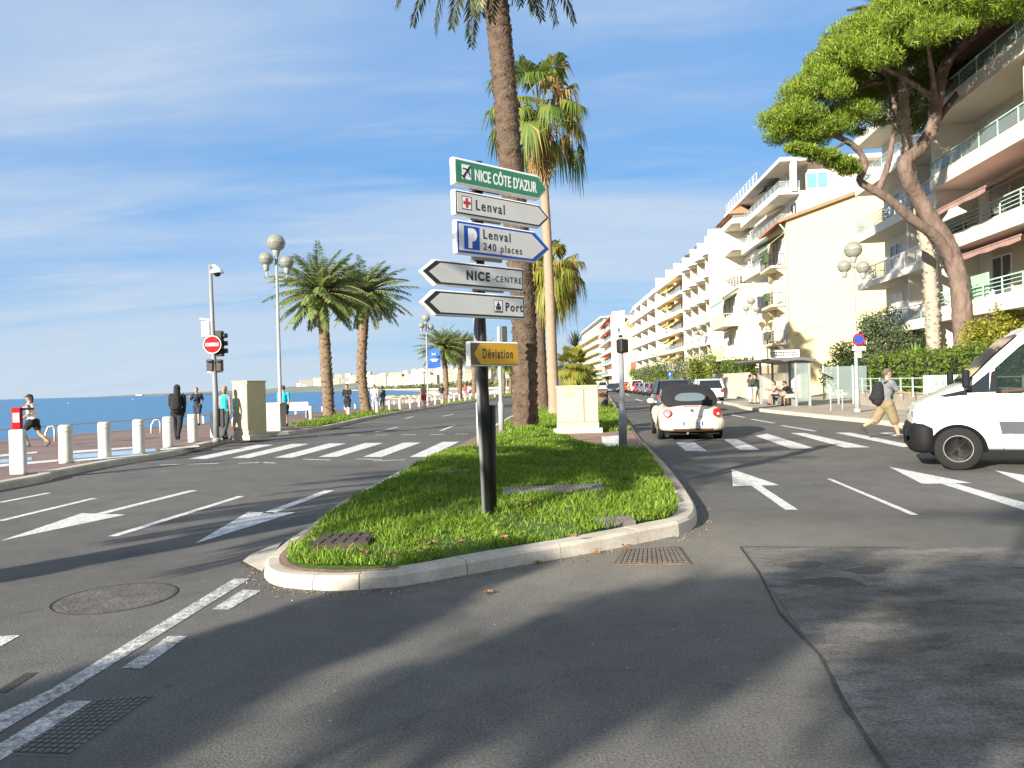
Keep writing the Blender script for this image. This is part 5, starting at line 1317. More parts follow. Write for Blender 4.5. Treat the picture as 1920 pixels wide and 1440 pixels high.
def rect(x0, x1, z0, z1): return [(x0, z0), (x1, z0), (x1, z1), (x0, z1)]
# 1 airport
zc, hh = pz((850, 295), (851, 346)); s0, s1, s2 = bs(847, 320)[0], bs(1006, 362)[0], bs(1023, 364)[0]
o = board('direction_board', 'green arrow board with white airport lettering', s0, s1, s2, zc, hh, sg_rim, sg_green, True, .010)
a0, a1 = bs(862, 322)[0], bs(879, 326)[0]; bq(o, 'pictogram', [rect(a0, a1, zc - hh * .52, zc + hh * .56)], rw_p, -.0385)
m_ = (a0 + a1) / 2; u = (a1 - a0) / 2
def rot2(P, an, c_, z): ca, sa = math.cos(an), math.sin(an); return [(c_ + x * ca - y * sa, z + x * sa + y * ca) for x, y in P]
bq(o, 'pictogram', [rot2(P, R(-38), m_, zc + .004) for P in ([(-.012, -.085), (.012, -.085), (.012, .08), (0, .095), (-.012, .08)], [(-.062, -.012), (0, .022), (.062, -.012), (.062, .002), (0, .044), (-.062, .002)], [(-.03, -.085), (0, -.066), (.03, -.085), (.03, -.074), (0, -.05), (-.03, -.074)])], sg_dark, -.0405, -.038)
btext(o, "NICE CÔTE D'AZUR", bs(886, 330)[0], bs(1002, 360)[0], zc - .005, hh * .82, rw_p, .004)
# 2 hospital
zc, hh = pz((850, 355), (852, 403)); s0, s1, s2 = bs(849, 379)[0], bs(1008, 418)[0], bs(1027, 419)[0]
o = board('direction_board', 'pale arrow board with a red cross', s0, s1, s2, zc, hh, sg_dark, sg_lt, True, .014, .012)
a0, a1 = bs(862, 380)[0], bs(880, 384)[0]; m_ = (a0 + a1) / 2; u = (a1 - a0) / 2; c4 = hh * .12
bq(o, 'pictogram', [rect(a0, a1, zc - hh * .5, zc + hh * .56)], sg_dark, -.0385); bq(o, 'pictogram', [rect(a0 + .009, a1 - .009, zc - hh * .5 + .009, zc + hh * .56 - .009)], rw_p, -.0395)
bq(o, 'pictogram', [rect(m_ - u * .28, m_ + u * .28, zc - hh * .36, zc + hh * .42), rect(m_ - u * .74, m_ - u * .28, zc - hh * .10, zc + hh * .16), rect(m_ + u * .28, m_ + u * .74, zc - hh * .10, zc + hh * .16)], pm('cross_red', (.48, .03, .02), .5, .05), -.0405)
btext(o, "Lenval", bs(887, 388)[0], bs(941, 400)[0], zc + .002, hh * .80, sg_dark, .002)
# 3 car park
zc, hh = pz((853, 412), (855, 476)); s0, s1, s2 = bs(852, 444)[0], bs(1000, 470)[0], bs(1028, 473)[0]
o = board('direction_board', 'pale arrow board edged in blue with a blue parking square', s0, s1, s2, zc, hh, sg_blue, sg_lt, True, .022, .045)
a0, a1 = bs(866, 446)[0], bs(895, 452)[0]; bq(o, 'pictogram', [rect(a0, a1, zc - hh * .68, zc + hh * .70)], sg_blue, -.0385)
btext(o, "P", a0 + (a1 - a0) * .28, a0 + (a1 - a0) * .84, zc, hh * .98, rw_p, .02, -.039)
btext(o, "Lenval", bs(901, 444)[0], bs(952, 455)[0], zc + hh * .36, hh * .56, sg_dark, .002); btext(o, "240 places", bs(902, 466)[0], bs(974, 474)[0], zc - hh * .38, hh * .44, sg_dark, .001)
# 4 town centre
zc, hh = pz((979, 505), (979, 548)); s0, s1, s2 = bs(979, 526)[0], bs(813, 506)[0], bs(786, 501)[0]; hh *= 1.02
o = board('direction_board', 'pale arrow board pointing to the town centre', s0, s1, s2, zc, hh, sg_dark, sg_lt, True, .018, .055)
btext(o, "NICE", bs(870, 515)[0], bs(914, 519)[0], zc, hh * .68, sg_dark, .006); btext(o, "-CENTRE", bs(919, 520)[0], bs(973, 527)[0], zc - .012, hh * .50, sg_dark, .001)
# 5 port
zc, hh = pz((981, 556), (981, 600)); s0, s1, s2 = bs(981, 578)[0], bs(813, 566)[0], bs(788, 562)[0]
o = board('direction_board', 'pale arrow board pointing to the port', s0, s1, s2, zc, hh, sg_dark, sg_lt, True, .018, .055)
a0, a1 = bs(922, 572)[0], bs(938, 574)[0]; m_ = (a0 + a1) / 2; u = (a1 - a0) / 2
bq(o, 'pictogram', [rect(a0, a1, zc - hh * .52, zc + hh * .52)], sg_dark, -.0385); bq(o, 'pictogram', [rect(a0 + .008, a1 - .008, zc - hh * .52 + .008, zc + hh * .52 - .008)], rw_p, -.0395)
bq(o, 'pictogram', [[(m_ - u * .5, zc - hh * .3), (m_ + u * .5, zc - hh * .3), (m_ + u * .66, zc), (m_ - u * .66, zc)], rect(m_ - u * .34, m_ + u * .34, zc + hh * .02, zc + hh * .22), rect(m_ - u * .12, m_ + u * .12, zc + hh * .24, zc + hh * .40), rect(m_ - u * .8, m_ + u * .8, zc - hh * .44, zc - hh * .36)], sg_dark, -.0405)
btext(o, "Port", bs(943, 577)[0], bs(975, 580)[0], zc, hh * .70, sg_dark, .003)
# 6 detour
zc, hh = pz((878, 640), (879, 687)); s0, s2 = bs(877, 664)[0], bs(969, 668)[0]
o = board('detour_board', 'weathered orange detour board below the arrows', s0, s2, s2, zc, hh, sg_brown, sg_brown, False, .01)
x0 = bs(885, 664)[0]; x1 = bs(897, 665)[0]; x2 = bs(967, 668)[0]
bq(o, 'arrow_face', [[(x0, zc), (x1, zc - hh * .84), (x2, zc - hh * .84), (x2, zc + hh * .84), (x1, zc + hh * .84)]], sg_yel, -.0395); btext(o, "Déviation", bs(900, 665)[0], bs(956, 670)[0], zc + .005, hh * .78, sg_dark, .002, -.040)
for px, py in ((905, 351), (905, 408), (908, 482), (911, 540)):
    s_, z_ = bs(px, py); b = MB(); b.b2((s_ - .12, .045, z_ - .03), (s_ + .3, .075, z_ + .03)); b.b2((s_ - .07, .04, z_ - .03), (s_ + .07, .15, z_ + .03)); b.build('clamp', gyl, sg)

# globe lamps
globe_m, t, p = base_mat('lamp_globe'); p.inputs['Base Color'].default_value = (.40, .40, .33, 1); p.inputs['Roughness'].default_value = .12; p.inputs['Transmission Weight'].default_value = .45; p.inputs['Alpha'].default_value = .88
def lamp(label, base, H, s=1.0, arm=.42, rz=0, group=None, lean=0):
    t_ = thing('globe_lamp', label, 'street lamp', base, rz, group)
    b = MB(); b.tube([(0, 0, 0), (0, 0, .9), (0, 0, .95), (0, 0, H - 1.1)], [.11, .10, .075, .05], 12); b.lathe([(.16, 0), (.15, .12), (.11, .16)], n=12); b.tube([(0, 0, H - 1.1), (0, 0, H - .75)], .065, 10); b.build('pole', gyl, t_)
    def glob(c_, r, nm='globe'):
        b = MB(); b.ball(c_, (r, r, r * .96), 18, 12); g = b.build(nm, globe_m, t_)
        b = MB(); b.lathe([(r * 1.01, -.02), (r * 1.03, 0), (r * 1.01, .02)], c_, 20); b.build('band', gy_p, g)
        b = MB(); b.lathe([(.05, -r - .20), (.10, -r - .16), (r * .42, -r * .93), (r * .44, -r * .86)], c_, 12); b.build('cup', gyl, g)
    glob((0, 0, H - .36), .35)
    for a in (0, 180):
        ca, sa = math.cos(R(a)), math.sin(R(a)); b = MB()
        b.tube([(0, 0, H - 1.75), (ca * arm * .5, sa * arm * .5, H - 1.78), (ca * arm, sa * arm, H - 1.68), (ca * arm, sa * arm, H - 1.48)], .03, 8); b.build('arm', gyl, t_)
        glob((ca * arm, sa * arm, H - 1.04 + (.05 if a else -.05)), .27)
    return t_
g = G(527, 806, .13); lampA = lamp('tall globe lamp beside the bushy date palm and cream box', g, A(511, 438, g.y).z - .13, arm=.38, rz=R(20))
g = G(1608, 773, .13); lampB = lamp('globe lamp carrying a round no parking sign', g, A(1599, 452, g.y).z - .13, arm=.34, rz=R(-25))
def disc_sign(t_, px, py, Y, r, name, faces, off=-.09):
    q = A(px, py, Y); m_ = t_.matrix_basis.inverted() @ q; b = MB()
    n = Vector(t_.matrix_basis.to_3x3().inverted() @ Vector((0, -1, 0))); c_ = Vector((m_.x, m_.y, m_.z)) + n * .13
    o = None
    for i, (rr_, mt) in enumerate(faces):
        b = MB(); b.disc(c_ + n * .006 * i, rr_, n, 28, th=.012); q_ = b.build(name if o is None else 'face', mt, o or t_); o = o or q_
    return o, c_, n
o, c_, n_ = disc_sign(lampB, 1607.5, 637, lampB.location.y, .27, 'no_parking_sign', ((.245, red_p), (.185, sg_blue)))
sx_ = Vector((0, 0, 1)).cross(n_).normalized(); b = MB(); e = (sx_ * -.7 + Vector((0, 0, .7))) * .19; b.bar(c_ + n_ * .016 - e, c_ + n_ * .016 + e, .05, .006); b.build('slash', red_p, o)
b = MB(); b.bar(c_ - Vector((0, 0, .36)) - sx_ * .27, c_ - Vector((0, 0, .36)) + sx_ * .27, .02, .14); pl = b.build('sign_plate', rw_p, lampB)
b = MB()
for k in range(7): b.bar(c_ + n_ * .012 - Vector((0, 0, .36)) - sx_ * (.2 - k * .065), c_ + n_ * .012 - Vector((0, 0, .36)) - sx_ * (.2 - k * .065 - .04), .004, .05)
b.build('lettering', sg_dark, pl)
b = MB(); b.bar(c_ - Vector((0, 0, .60)) - sx_ * .10, c_ - Vector((0, 0, .60)) + sx_ * .10, .012, .28); b.build('notice', gyl, lampB)
g = G(803, 760.5, .13); lampC = lamp('globe lamp hung with a blue banner', g, A(800, 588, g.y).z - .13, arm=.45, rz=R(40))
b = MB(); z0 = A(803, 691, g.y).z - .13; z1 = A(803, 655, g.y).z - .13
v = []
for i in range(7):
    for j in range(4):
        v.append((.08 + 1.02 * j / 3, .05 * math.sin(i * .9 + j * 1.3), z1 + (z0 - z1) * i / 6 + .05 * j / 3))
f = [(i * 4 + j, i * 4 + j + 1, i * 4 + j + 5, i * 4 + j + 4) for i in range(6) for j in range(3)]
b.add(v, f, 0, True); b.add([(x, y + .012, z) for x, y, z in v], [q[::-1] for q in f], 0, True); bn = b.build('banner', pm('banner_blue', (.018, .09, .42), .7, .1, 2), lampC); bn.rotation_euler = (0, 0, R(-40))
b = MB(); zc = (z0 + z1) / 2
for sx_, in ((-1,), (1,)): b.prism([(.56, zc + .38), (.56 + sx_ * .17, zc + .50), (.56 + sx_ * .10, zc + .38), (.56 + sx_ * .17, zc + .26)], -.085, -.08, plane='y')
b.b2((.3, -.085, zc - .13), (.92, -.08, zc - .02)); b.b2((.42, -.085, zc - .22), (.82, -.08, zc - .17)); b.build('emblem', rw_p, bn)
for i, (px, ty, D) in enumerate(((1408, 556, 64), (1310, 609, 93), (1258, 640, 124), (1228, 660, 158), (1210, 672, 195))):
    q = A(px, ty, D); lamp(lab(i, '%s globe lamp along the right pavement past the bus shelter'), (q.x, D, .1), q.z - .1, rz=R(30 * i), group='globe lamps along the right pavement')
for i, (px, by) in enumerate(((905, 744.6), (950, 738))):
    q = G(px, by, .13); lamp(('globe lamp', 'smaller looking globe lamp')[i] + (' on the promenade just past the blue banner' if i == 0 else ' furthest along the promenade palms'), q, 8, rz=.5)

# bollards
def bollard(label, q, h, r, grp):
    t_ = thing('bollard', label, 'bollard', q, rnd.uniform(0, 6), grp)
    b = MB(); b.lathe([(r * 1.02, 0), (r, .04), (r, h - .05), (r * .96, h - .02), (r * .7, h)], n=20); b.build('post', wh_p, t_)
    b = MB(); b.lathe([(r * 1.015, h - .16), (r * 1.03, h - .15), (r * 1.03, h - .11), (r * 1.015, h - .10)], n=20); b.build('collar', pm('white_collar', (.55, .54, .50), .5, .08), t_)
for i, (x, y) in enumerate(((124, 868), (197, 858), (261, 849), (316, 838.5), (362, 829), (403, 820))):
    bollard(lab(i, '%s thick white bollard counted from the red topped post'), G(x, y, .13), .86, .143, 'thick white bollards')
for i, (x, y) in enumerate(((537, 799), (583, 790), (654, 781), (707, 776.5), (730, 772.5), (750, 769), (769, 766), (786, 763), (816, 759), (829, 757.5), (842, 756), (852, 754.5), (862, 753), (872, 752), (882, 750.7), (893, 749.3), (904, 748), (916, 746.7), (928, 745.4), (938, 744.3))):
    bollard(lab(i, '%s thin white bollard past the tall globe lamp'), G(x, y, .13), .74, .085, 'thin white bollards')
# red topped terminal post
q = G(35, 890, .13); t_ = thing('terminal_post', 'grey white post with a red and white box on top', 'post', q, R(15))
b = MB(); b.b2((-.13, -.10, 0), (.13, .10, .88)); b.build('post', pm('patchy_white', (.52, .53, .54), .6, .12, 6, dirt=.2), t_, bevel=.03)  # grey white with slightly darker patches
b = MB(); b.b2((-.08, -.07, .89), (.08, .07, 1.30)); b.build('red_box', red_p, t_, bevel=.015); b = MB(); b.b2((-.05, -.078, 1.02), (.06, -.071, 1.20)); b.build('white_panel', rw_p, t_); b = MB(); b.bar((.05, 0, 1.27), (.26, .1, 1.27), .04); b.build('arm', dk_p, t_)

# camera and signal mast
q = G(406, 829, .13); Y = q.y; mast = thing('signal_mast', 'slim grey mast with dome camera, no entry sign and traffic signals', 'signal mast', q)
L_ = lambda px, py, dy=0: A(px, py, Y + dy) - q
b = MB(); b.tube([(0, 0, 0), L_(404, 740), L_(399, 620), L_(394, 495)], [.085, .08, .065, .05], 12); b.lathe([(.13, 0), (.12, .1), (.09, .14)], n=12); b.build('pole', gy_p, mast)
b = MB(); b.tube([L_(394, 498), L_(404, 498), L_(407, 503)], .03, 8); c_ = L_(407, 509); b.lathe([(.05, .14), (.13, .08), (.20, -.02), (.20, -.05)], c_, 16); o = b.build('camera', rw_p, mast); b = MB(); b.ball(c_ - Vector((0, 0, .06)), (.11, .11, .10), 12, 8); b.build('dome', bl_p, o)
b = MB(); p0, p1 = L_(379, 632), L_(393, 603); b.b2((p0.x, -.05, p0.z), (p1.x, .12, p1.z)); b.bar((p1.x, 0, p1.z + .05), (p1.x - .3, 0, p1.z + .1), .04); b.build('control_box', rw_p, mast, bevel=.012)
c_ = L_(398, 646, -.12); b = MB(); b.disc(c_, .27, (0, -1, 0), 28, th=.02); o = b.build('no_entry_sign', rw_p, mast); b = MB(); b.disc(c_ - Vector((0, .012, 0)), .25, (0, -1, 0), 28, th=.012); b.build('face', red_p, o); b = MB(); b.b2((c_.x - .19, c_.y - .026, c_.z - .045), (c_.x + .19, c_.y - .019, c_.z + .045)); b.build('bar', rw_p, o)
p0, p1 = L_(404, 668), L_(415, 620); b = MB(); b.b2((p0.x, -.02, p0.z), (p1.x, .22, p1.z)); o = b.build('traffic_signal', dk_p, mast, bevel=.015)
for k in (.2, .5, .8): 
    b = MB(); z = p0.z + (p1.z - p0.z) * k; b.tube([(p1.x - .02, .1, z), (p1.x + .13, .1, z + .01)], .075, 10); b.build('visor', dk_p, o)
p0, p1 = L_(387, 699), L_(402, 676); b = MB(); b.b2((p0.x, .1, p0.z), (p1.x + .2, .14, p1.z)); b.build('back_plate', rw_p, mast)
for x0, x1 in ((390, 401), (408, 417)):
    p0, p1 = L_(x0, 696), L_(x1, 674); b = MB(); b.b2((p0.x, -.12, p0.z), (p1.x, .09, p1.z)); b.b2((p0.x + .02, -.2, p1.z - .08), (p1.x - .02, -.12, p1.z - .05)); b.build('pedestrian_signal', pm('dark_red_plastic', (.03, .014, .013), .5, .2), mast, bevel=.015)
b = MB(); p0 = L_(415, 800); b.b2((p0.x - .09, .02, p0.z), (p0.x + .07, .14, p0.z + .55)); b.build('push_box', dk_p, mast, bevel=.02)

# cabinets
def cabinet(label, q, wd, dp, h, rz, plinth=.14, mat=None, doors=2, nm='electrical_cabinet'):
    t_ = thing(nm, label, 'cabinet', q, rz); mat = mat or cab_m
    b = MB(); b.b2((-wd / 2 - .1, -dp / 2 - .06, -.05), (wd / 2 + .1, dp / 2 + .06, plinth)); b.build('plinth', conc_m, t_, bevel=.01)
    b = MB(); b.b2((-wd / 2, -dp / 2, plinth), (wd / 2, dp / 2, plinth + h)); b.b2((-wd / 2 - .02, -dp / 2 - .03, plinth + h), (wd / 2 + .02, dp / 2 + .02, plinth + h + .035)); b.build('body', mat, t_, bevel=.012)
    for k in range(doors):
        x0 = -wd / 2 + wd * (0 if k == 0 else .66) + .025; x1 = -wd / 2 + wd * (.66 if k == 0 and doors > 1 else 1) - .025
        b = MB(); b.b2((x0, -dp / 2 - .012, plinth + .2), (x1, -dp / 2 + .01, plinth + h - .07)); d = b.build('door', mat, t_, bevel=.006)
        b = MB(); b.b2((x0 - .02, -dp / 2 - .004, plinth + .18), (x1 + .02, -dp / 2 + .008, plinth + h - .05)); b.build('door_gap', pm('door_gap', (.16, .14, .09), .8, .1), d)
        b = MB(); b.disc(((x0 + .10) if k else (x0 + .07), -dp / 2 - .018, plinth + h * .52), .022, (0, -1, 0), 10, th=.02); b.build('lock', gy_p, d)
    b = MB()
    for k in range(5): b.b2((-wd * .30, -dp / 2 - .02, plinth + h - .28 + k * .028), (-wd * .05, -dp / 2 - .008, plinth + h - .27 + k * .028))
    b.build('vent', pm('vent_grey', (.28, .25, .16), .7, .1), t_)
    return t_
q = G(1086, 812, .12); cabinet('cream two door electrical cabinet on the island lawn', (q.x, q.y + .3, .12), 1.26, .5, 1.25, R(-6))
q = G(457, 822, .13); cabinet('tall cream box at the end of the thick bollards', (q.x + .1, q.y + .35, .13), .62, .85, 1.72, R(-24), .1, cab_m, 1)
q = G(507, 808, .13); t_ = thing('low_cabinet', 'low grey box beside the tall cream box', 'cabinet', (q.x, q.y + .3, .13), R(-10))
b = MB(); b.b2((-.48, -.25, .12), (.44, .25, 1.02)); b.build('body', pm('grey_cream', (.36, .345, .30), .7, .06, 2, dirt=.1), t_, bevel=.01); b = MB(); b.b2((-.52, -.27, 1.02), (.48, .27, 1.06)); b.build('lid', conc_m, t_); b = MB(); b.b2((-.6, -.4, -.1), (.7, .35, .12)); b.build('plinth', conc_m, t_)
q = G(479, 812, .13); t_ = thing('stone_post', 'short square cream post before the low grey box', 'post', q); b = MB(); b.b2((-.15, -.13, 0), (.15, .13, .72)); b.b2((-.3, -.25, -.1), (.28, .25, .08)); b.build('post', cab_m, t_, bevel=.012)
# grey pedestrian signal seen from behind
q = G(1168, 841, .12); Y = q.y; t_ = thing('pedestrian_signal', 'grey signal post with a dark signal head turned away', 'signal post', q)
L_ = lambda px, py, dy=0: A(px, py, Y + dy) - q
b = MB(); b.tube([(0, 0, 0), L_(1167.5, 770), L_(1167, 768), L_(1164, 634)], [.095, .09, .062, .055], 14); b.build('pole', gy_p, t_); b = MB(); p0, p1 = L_(1159, 661), L_(1174, 637); b.box(((p0.x + p1.x) / 2, -.03, (p0.z + p1.z) / 2), (.22, .20, p1.z - p0.z + .03), rz=R(35)); b.build('signal_head', pm('signal_black', (.016, .013, .012), .5, .2), t_, bevel=.035)
b = MB(); b.tube([L_(1163.5, 633), L_(1163.3, 628)], .05, 10); b.build('cap', dk_p, t_)
# white posts left of the signpost
def post(label, px, by, ty, mat, r, thick, extra=None, cat='post', nm='signal_post'):
    q = G(px, by, .12); Y = q.y; t_ = thing(nm, label, cat, q); h = A(px, ty, Y).z - .12; b = MB()
    b.tube([(0, 0, 0), (0, 0, thick), (0, 0, thick + .06), (0, 0, h)], [r * 1.45, r * 1.45, r, r * .95], 12); b.build('pole', mat, t_); return t_, q, Y
t_, q, Y = post('white post with thicker foot half hidden by the detour board', 901, 850, 662, wh_p, .05, 1.1)
t_, q, Y = post('white traffic light post behind the signpost with a black signal seen edge on', 941, 822, 612, gyl, .055, 1.0, cat='traffic light')
b = MB(); p0, p1 = A(943, 655, Y) - q, A(949, 612, Y) - q; b.b2((p0.x - .02, -.12, p0.z), (p1.x + .02, .14, p1.z)); o = b.build('traffic_signal', dk_p, t_, bevel=.015)
for k in (.2, .5, .8):
    b = MB(); z = p0.z + (p1.z - p0.z) * k; b.tube([(p0.x + .06, .12, z), (p0.x + .06, .27, z - .01)], .07, 10); b.build('visor', dk_p, o)
t_, q, Y = post('slim white post rising behind the van bonnet', 1799, 806, 623, wh_p, .05, .0)
t_, q, Y = post('short white post by the kerb behind the walking man', 1641, 779, 752, wh_p, .03, .0, nm='kerb_post')
# barrier hoop
q0, q1 = G(1558, 770, .13), G(1580, 768, .13); t_ = thing('barrier_hoop', 'white hoop barrier on the pavement right of the shelter', 'barrier', q0); d = q1 - q0; h = A(1558, 728, q0.y).z - .13
b = MB(); b.tube([(0, 0, 0), (0, 0, h * .86), d * .12 + Vector((0, 0, h)), d * .88 + Vector((0, 0, h)), d + Vector((0, 0, h * .86)), d], .028, 8); b.build('hoop', wh_p, t_); b = MB(); b.bar(Vector((0, 0, h * .45)), d + Vector((0, 0, h * .45)), .025); b.build('cross_bar', wh_p, t_)
# round planter on the far tip of the lawn
q = G(1131, 764, .13); t_ = thing('planter', 'round stone planter with brown plants at the lawn edge', 'planter', q); r = 20 * q.y / FPX / 2
b = MB(); b.lathe([(r * .75, 0), (r, .35), (r * 1.02, .62), (r * .9, .64), (r * .85, .55)], n=18); b.build('bowl', pm('dark_stone', (.12, .10, .08), .9, .2, 5), t_); V, F = rhombi(blob_points((0, 0, .68), (r * .95, r * .95, .2), 900)[0], .07); npmesh('plants', V, F, leafmat('rusty_leaves', (.14, .06, .02), (.30, .14, .05)), t_)
# sea railing, low hoops and a bench on the promenade
t_ = thing('sea_railing', 'low white railing along the edge of the promenade', 'railing', (-17, 27, .13)); o_ = Vector((-17, 27, .13)); ed = [Vector((x + .55, y, .13)) for x, y in ((-22.9, -10), (-21.7, 0), (-18.3, 27.5), (-16, 38.4), (-12.5, 62), (-9, 90), (-4, 130))]
b = MB()
for p_, q_ in zip(ed, ed[1:]): b.bar(p_ - o_ + Vector((0, 0, .42)), q_ - o_ + Vector((0, 0, .42)), .06, .05)
b.build('rail', wh_p, t_)
for p_, q_ in zip(ed[1:], ed[2:]):
    n = int((q_ - p_).length / 2.1)
    for i in range(n):
        a = p_.lerp(q_, i / n) - o_; b = MB(); b.b2((a.x - .05, a.y - .05, 0), (a.x + .05, a.y + .05, .4)); b.build('post', wh_p, t_)
for i, (x, y) in enumerate(((86, 829), (284, 813), (436, 800))):
    q = G(x, y, .13); d = G(x + 17, y - 1, .13) - q; t_ = thing('hoop_stand', lab(i, '%s low white hoop by the sea railing from the left'), 'hoop', q); b = MB(); b.tube([(0, 0, 0), (0, 0, .3), d * .3 + Vector((0, 0, .5)), d * .8 + Vector((0, 0, .53)), d + Vector((0, 0, .4)), d], .035, 8); b.build('tube', wh_p, t_)
q = G(555, 784, .13); t_ = thing('bench', 'white bench facing the sea between lamp and palm', 'bench', q); b = MB(); b.b2((-.75, -.2, .42), (.75, .2, .47)); b.build('seat', wh_p, t_); b = MB(); b.b2((-.75, -.24, .5), (.75, -.2, .88)); b.build('backrest', wh_p, t_)
for x in (-.6, .6):
    b = MB(); b.b2((x - .04, -.18, 0), (x + .04, .18, .42)); b.build('leg', gy_p, t_)
# parasols on the far beach
par_m = pm('straw_parasol', (.55, .42, .24), .9, .2, 4); par_w = pm('white_parasol', (.72, .70, .64), .8, .08, 2)
def parasol(label, px, py, D, z0, r, mat, grp):
    q = A(px, py, D); t_ = thing('beach_parasol', label, 'parasol', (q.x, D, z0), 0, grp); h = q.z - z0
    b = MB(); b.tube([(0, 0, -.3), (0, 0, h)], .05, 6); b.build('pole', wh_p, t_); b = MB(); b.lathe([(r, h - .75), (r * .6, h - .35), (.05, h)], n=12); b.build('canopy', mat, t_)
for i in range(9):
    parasol('straw parasol on the beach beyond the promenade', 730 + i * 9 + rnd.uniform(-3, 3), 741 + rnd.uniform(-1, 1.5), 190 + 9 * i, -3.4, 1.8, par_m, 'straw parasols on the beach')
for i in range(10):
    parasol('white parasol on the crowded beach behind the palms', 812 + i * 15 + rnd.uniform(-4, 4), 733 + rnd.uniform(-2, 3), 200 + 14 * (i % 4), -3.2, 2.2, par_w, 'white parasols on the beach')
# small white boats out at sea
for px, py, lab_ in ((128, 757, 'tiny white motor boat far out, left of the second one'), (249, 749.5, 'tiny white boat near the headland')):
    D = 5.6 * FPX / max(3, py - (749 - .0276 * px)); q = A(px, py, D); t_ = thing('boat', lab_, 'boat', (q.x, D, -4.1), .4); s = D / 1300
    b = MB(); b.loft([[(-.2 * s, 2.2 * s, .9 * s), (.2 * s, 2.2 * s, .9 * s), (.1 * s, 2.0 * s, 0), (-.1 * s, 2.0 * s, 0)], [(-.9 * s, .6 * s, .8 * s), (.9 * s, .6 * s, .8 * s), (.6 * s, .6 * s, 0), (-.6 * s, .6 * s, 0)], [(-.9 * s, -2 * s, .7 * s), (.9 * s, -2 * s, .7 * s), (.6 * s, -2 * s, 0), (-.6 * s, -2 * s, 0)]], sm=False); b.build('hull', wh_p, t_); b = MB(); b.b2((-.6 * s, -1 * s, .7 * s), (.6 * s, .5 * s, 1.5 * s)); b.build('cabin', wh_p, t_, bevel=.05 * s)

# bus shelter
BS = Vector((15.15, 39.2, .13)); sh = thing('bus_shelter', 'grey bus shelter with glass panels and a sign on its roof', 'bus shelter', BS, R(92))
LN, HT = 5.0, 2.35
for x, y in ((0, 0), (LN, 0), (0, .7), (LN, .7), (LN / 2, 0)):
    b = MB(); b.b2((x - .05, y - .05, 0), (x + .05, y + .05, HT)); b.build('post', gyl, sh)
b = MB()
prof = []
for i in range(11):
    y = -.25 + 2.35 * i / 10; prof.append((y, HT + .02 + .16 * math.sin(math.pi * min(1, i / 7)) * .6 + .010 * i))
b.prism(prof + [(y, z - .15 + .07 * (y > 1.4)) for y, z in prof[::-1]], -.35, LN + .35, plane='x'); b.build('roof', pm('shelter_grey', (.13, .135, .135), .5, .1, 3), sh)
for i in range(3):
    b = MB(); b.b2((.1 + i * 1.62, -.012, .25), (1.62 + i * 1.62, .012, 2.2)); b.build('glass_panel', rglass_m, sh)
for x in (0, LN):
    b = MB(); b.b2((x - .012, .06, .25), (x + .012, .64, 2.2)); b.build('glass_panel', rglass_m, sh)
b = MB(); b.b2((.7, .25, .42), (3.9, .6, .47)); o = b.build('bench_seat', gyl, sh)
for x in (1, 2.3, 3.6):
    b = MB(); b.b2((x - .04, .3, 0), (x + .04, .55, .42)); b.build('leg', gy_p, o)
b = MB(); b.b2((1.2, .015, .75), (2.2, .06, 1.85)); b.build('notice', rw_p, sh)
b = MB(); b.box((.55, 1.0, HT + .36), (.08, 1.5, .40)); o = b.build('roof_sign', pm('grey_sign', (.55, .56, .54), .5, .06), sh); b = MB()
for r_ in range(2):
    for k in range(11): b.b2((.50, .36 + k * .118, HT + .26 + r_ * .14), (.506, .36 + k * .118 + rnd.uniform(.05, .09), HT + .33 + r_ * .14))
b.build('lettering', sg_dark, o)
# glass screens and pipe fence on the wall
gs = thing('glass_screen', 'green tinted glass screen between the shelter and the lamp', 'glass screen', (16.6, 41.2, .13), R(-8))
for i in range(3):
    b = MB(); b.b2((.1 + i * .75, -.01, .3), (.78 + i * .75, .01, 2.0)); b.build('panel', rglass_m, gs)
    b = MB(); b.b2((.04 + i * .75, -.03, 0), (.1 + i * .75, .03, 2.05)); b.build('post', grail_m, gs)
pf = thing('pipe_fence', 'pale pipe fence on the low stone wall before the hedge', 'fence', (15.75, 28, .83)); o_ = pf.location.copy()
pts = [Vector((x, y, .83)) for x, y in ((14.55, 20.6), (15.62, 30), (17.5, 39.3))]
for z in (.28, .62):
    b = MB()
    for p_, q_ in zip(pts, pts[1:]): b.bar(p_ - o_ + Vector((0, 0, z)), q_ - o_ + Vector((0, 0, z)), .035)
    b.build('rail', grail_m, pf)
for p_, q_ in zip(pts, pts[1:]):
    for i in range(6):
        a = p_.lerp(q_, i / 6) - o_; b = MB(); b.b2((a.x - .02, a.y - .02, -.1), (a.x + .02, a.y + .02, .66)); b.build('post', grail_m, pf)
pk = thing('picket_fence', 'mint picket fence behind the van bonnet', 'fence', (15.0, 25.6, .83), R(82)); b = MB()
for z in (.12, .5): b.b2((0, -.015, z), (3.4, .015, z + .04))
for i in range(22): b.b2((.05 + i * .155, -.012, 0), (.09 + i * .155, .012, .72))
b.build('pickets', pm('pale_mint', (.52, .68, .56), .5, .1), pk)
# far signs on the right
for px, py, D, lab_, mt in ((1256.5, 703, 86, 'round blue parking sign on a far post', sg_blue),):
    q = A(px, py, D); t_ = thing('parking_sign', lab_, 'road sign', (q.x, D, .1)); b = MB(); b.tube([(0, .06, 0), (0, .06, q.z)], .04, 8); b.build('pole', gyl, t_); b = MB(); b.b2((-.26, -.02, q.z - .3), (.26, .02, q.z + .22)); o = b.build('plate', mt, t_, bevel=.06); text("P", .40, rw_p, o, (-.13, -.03, q.z - .18), (R(90), 0, 0))
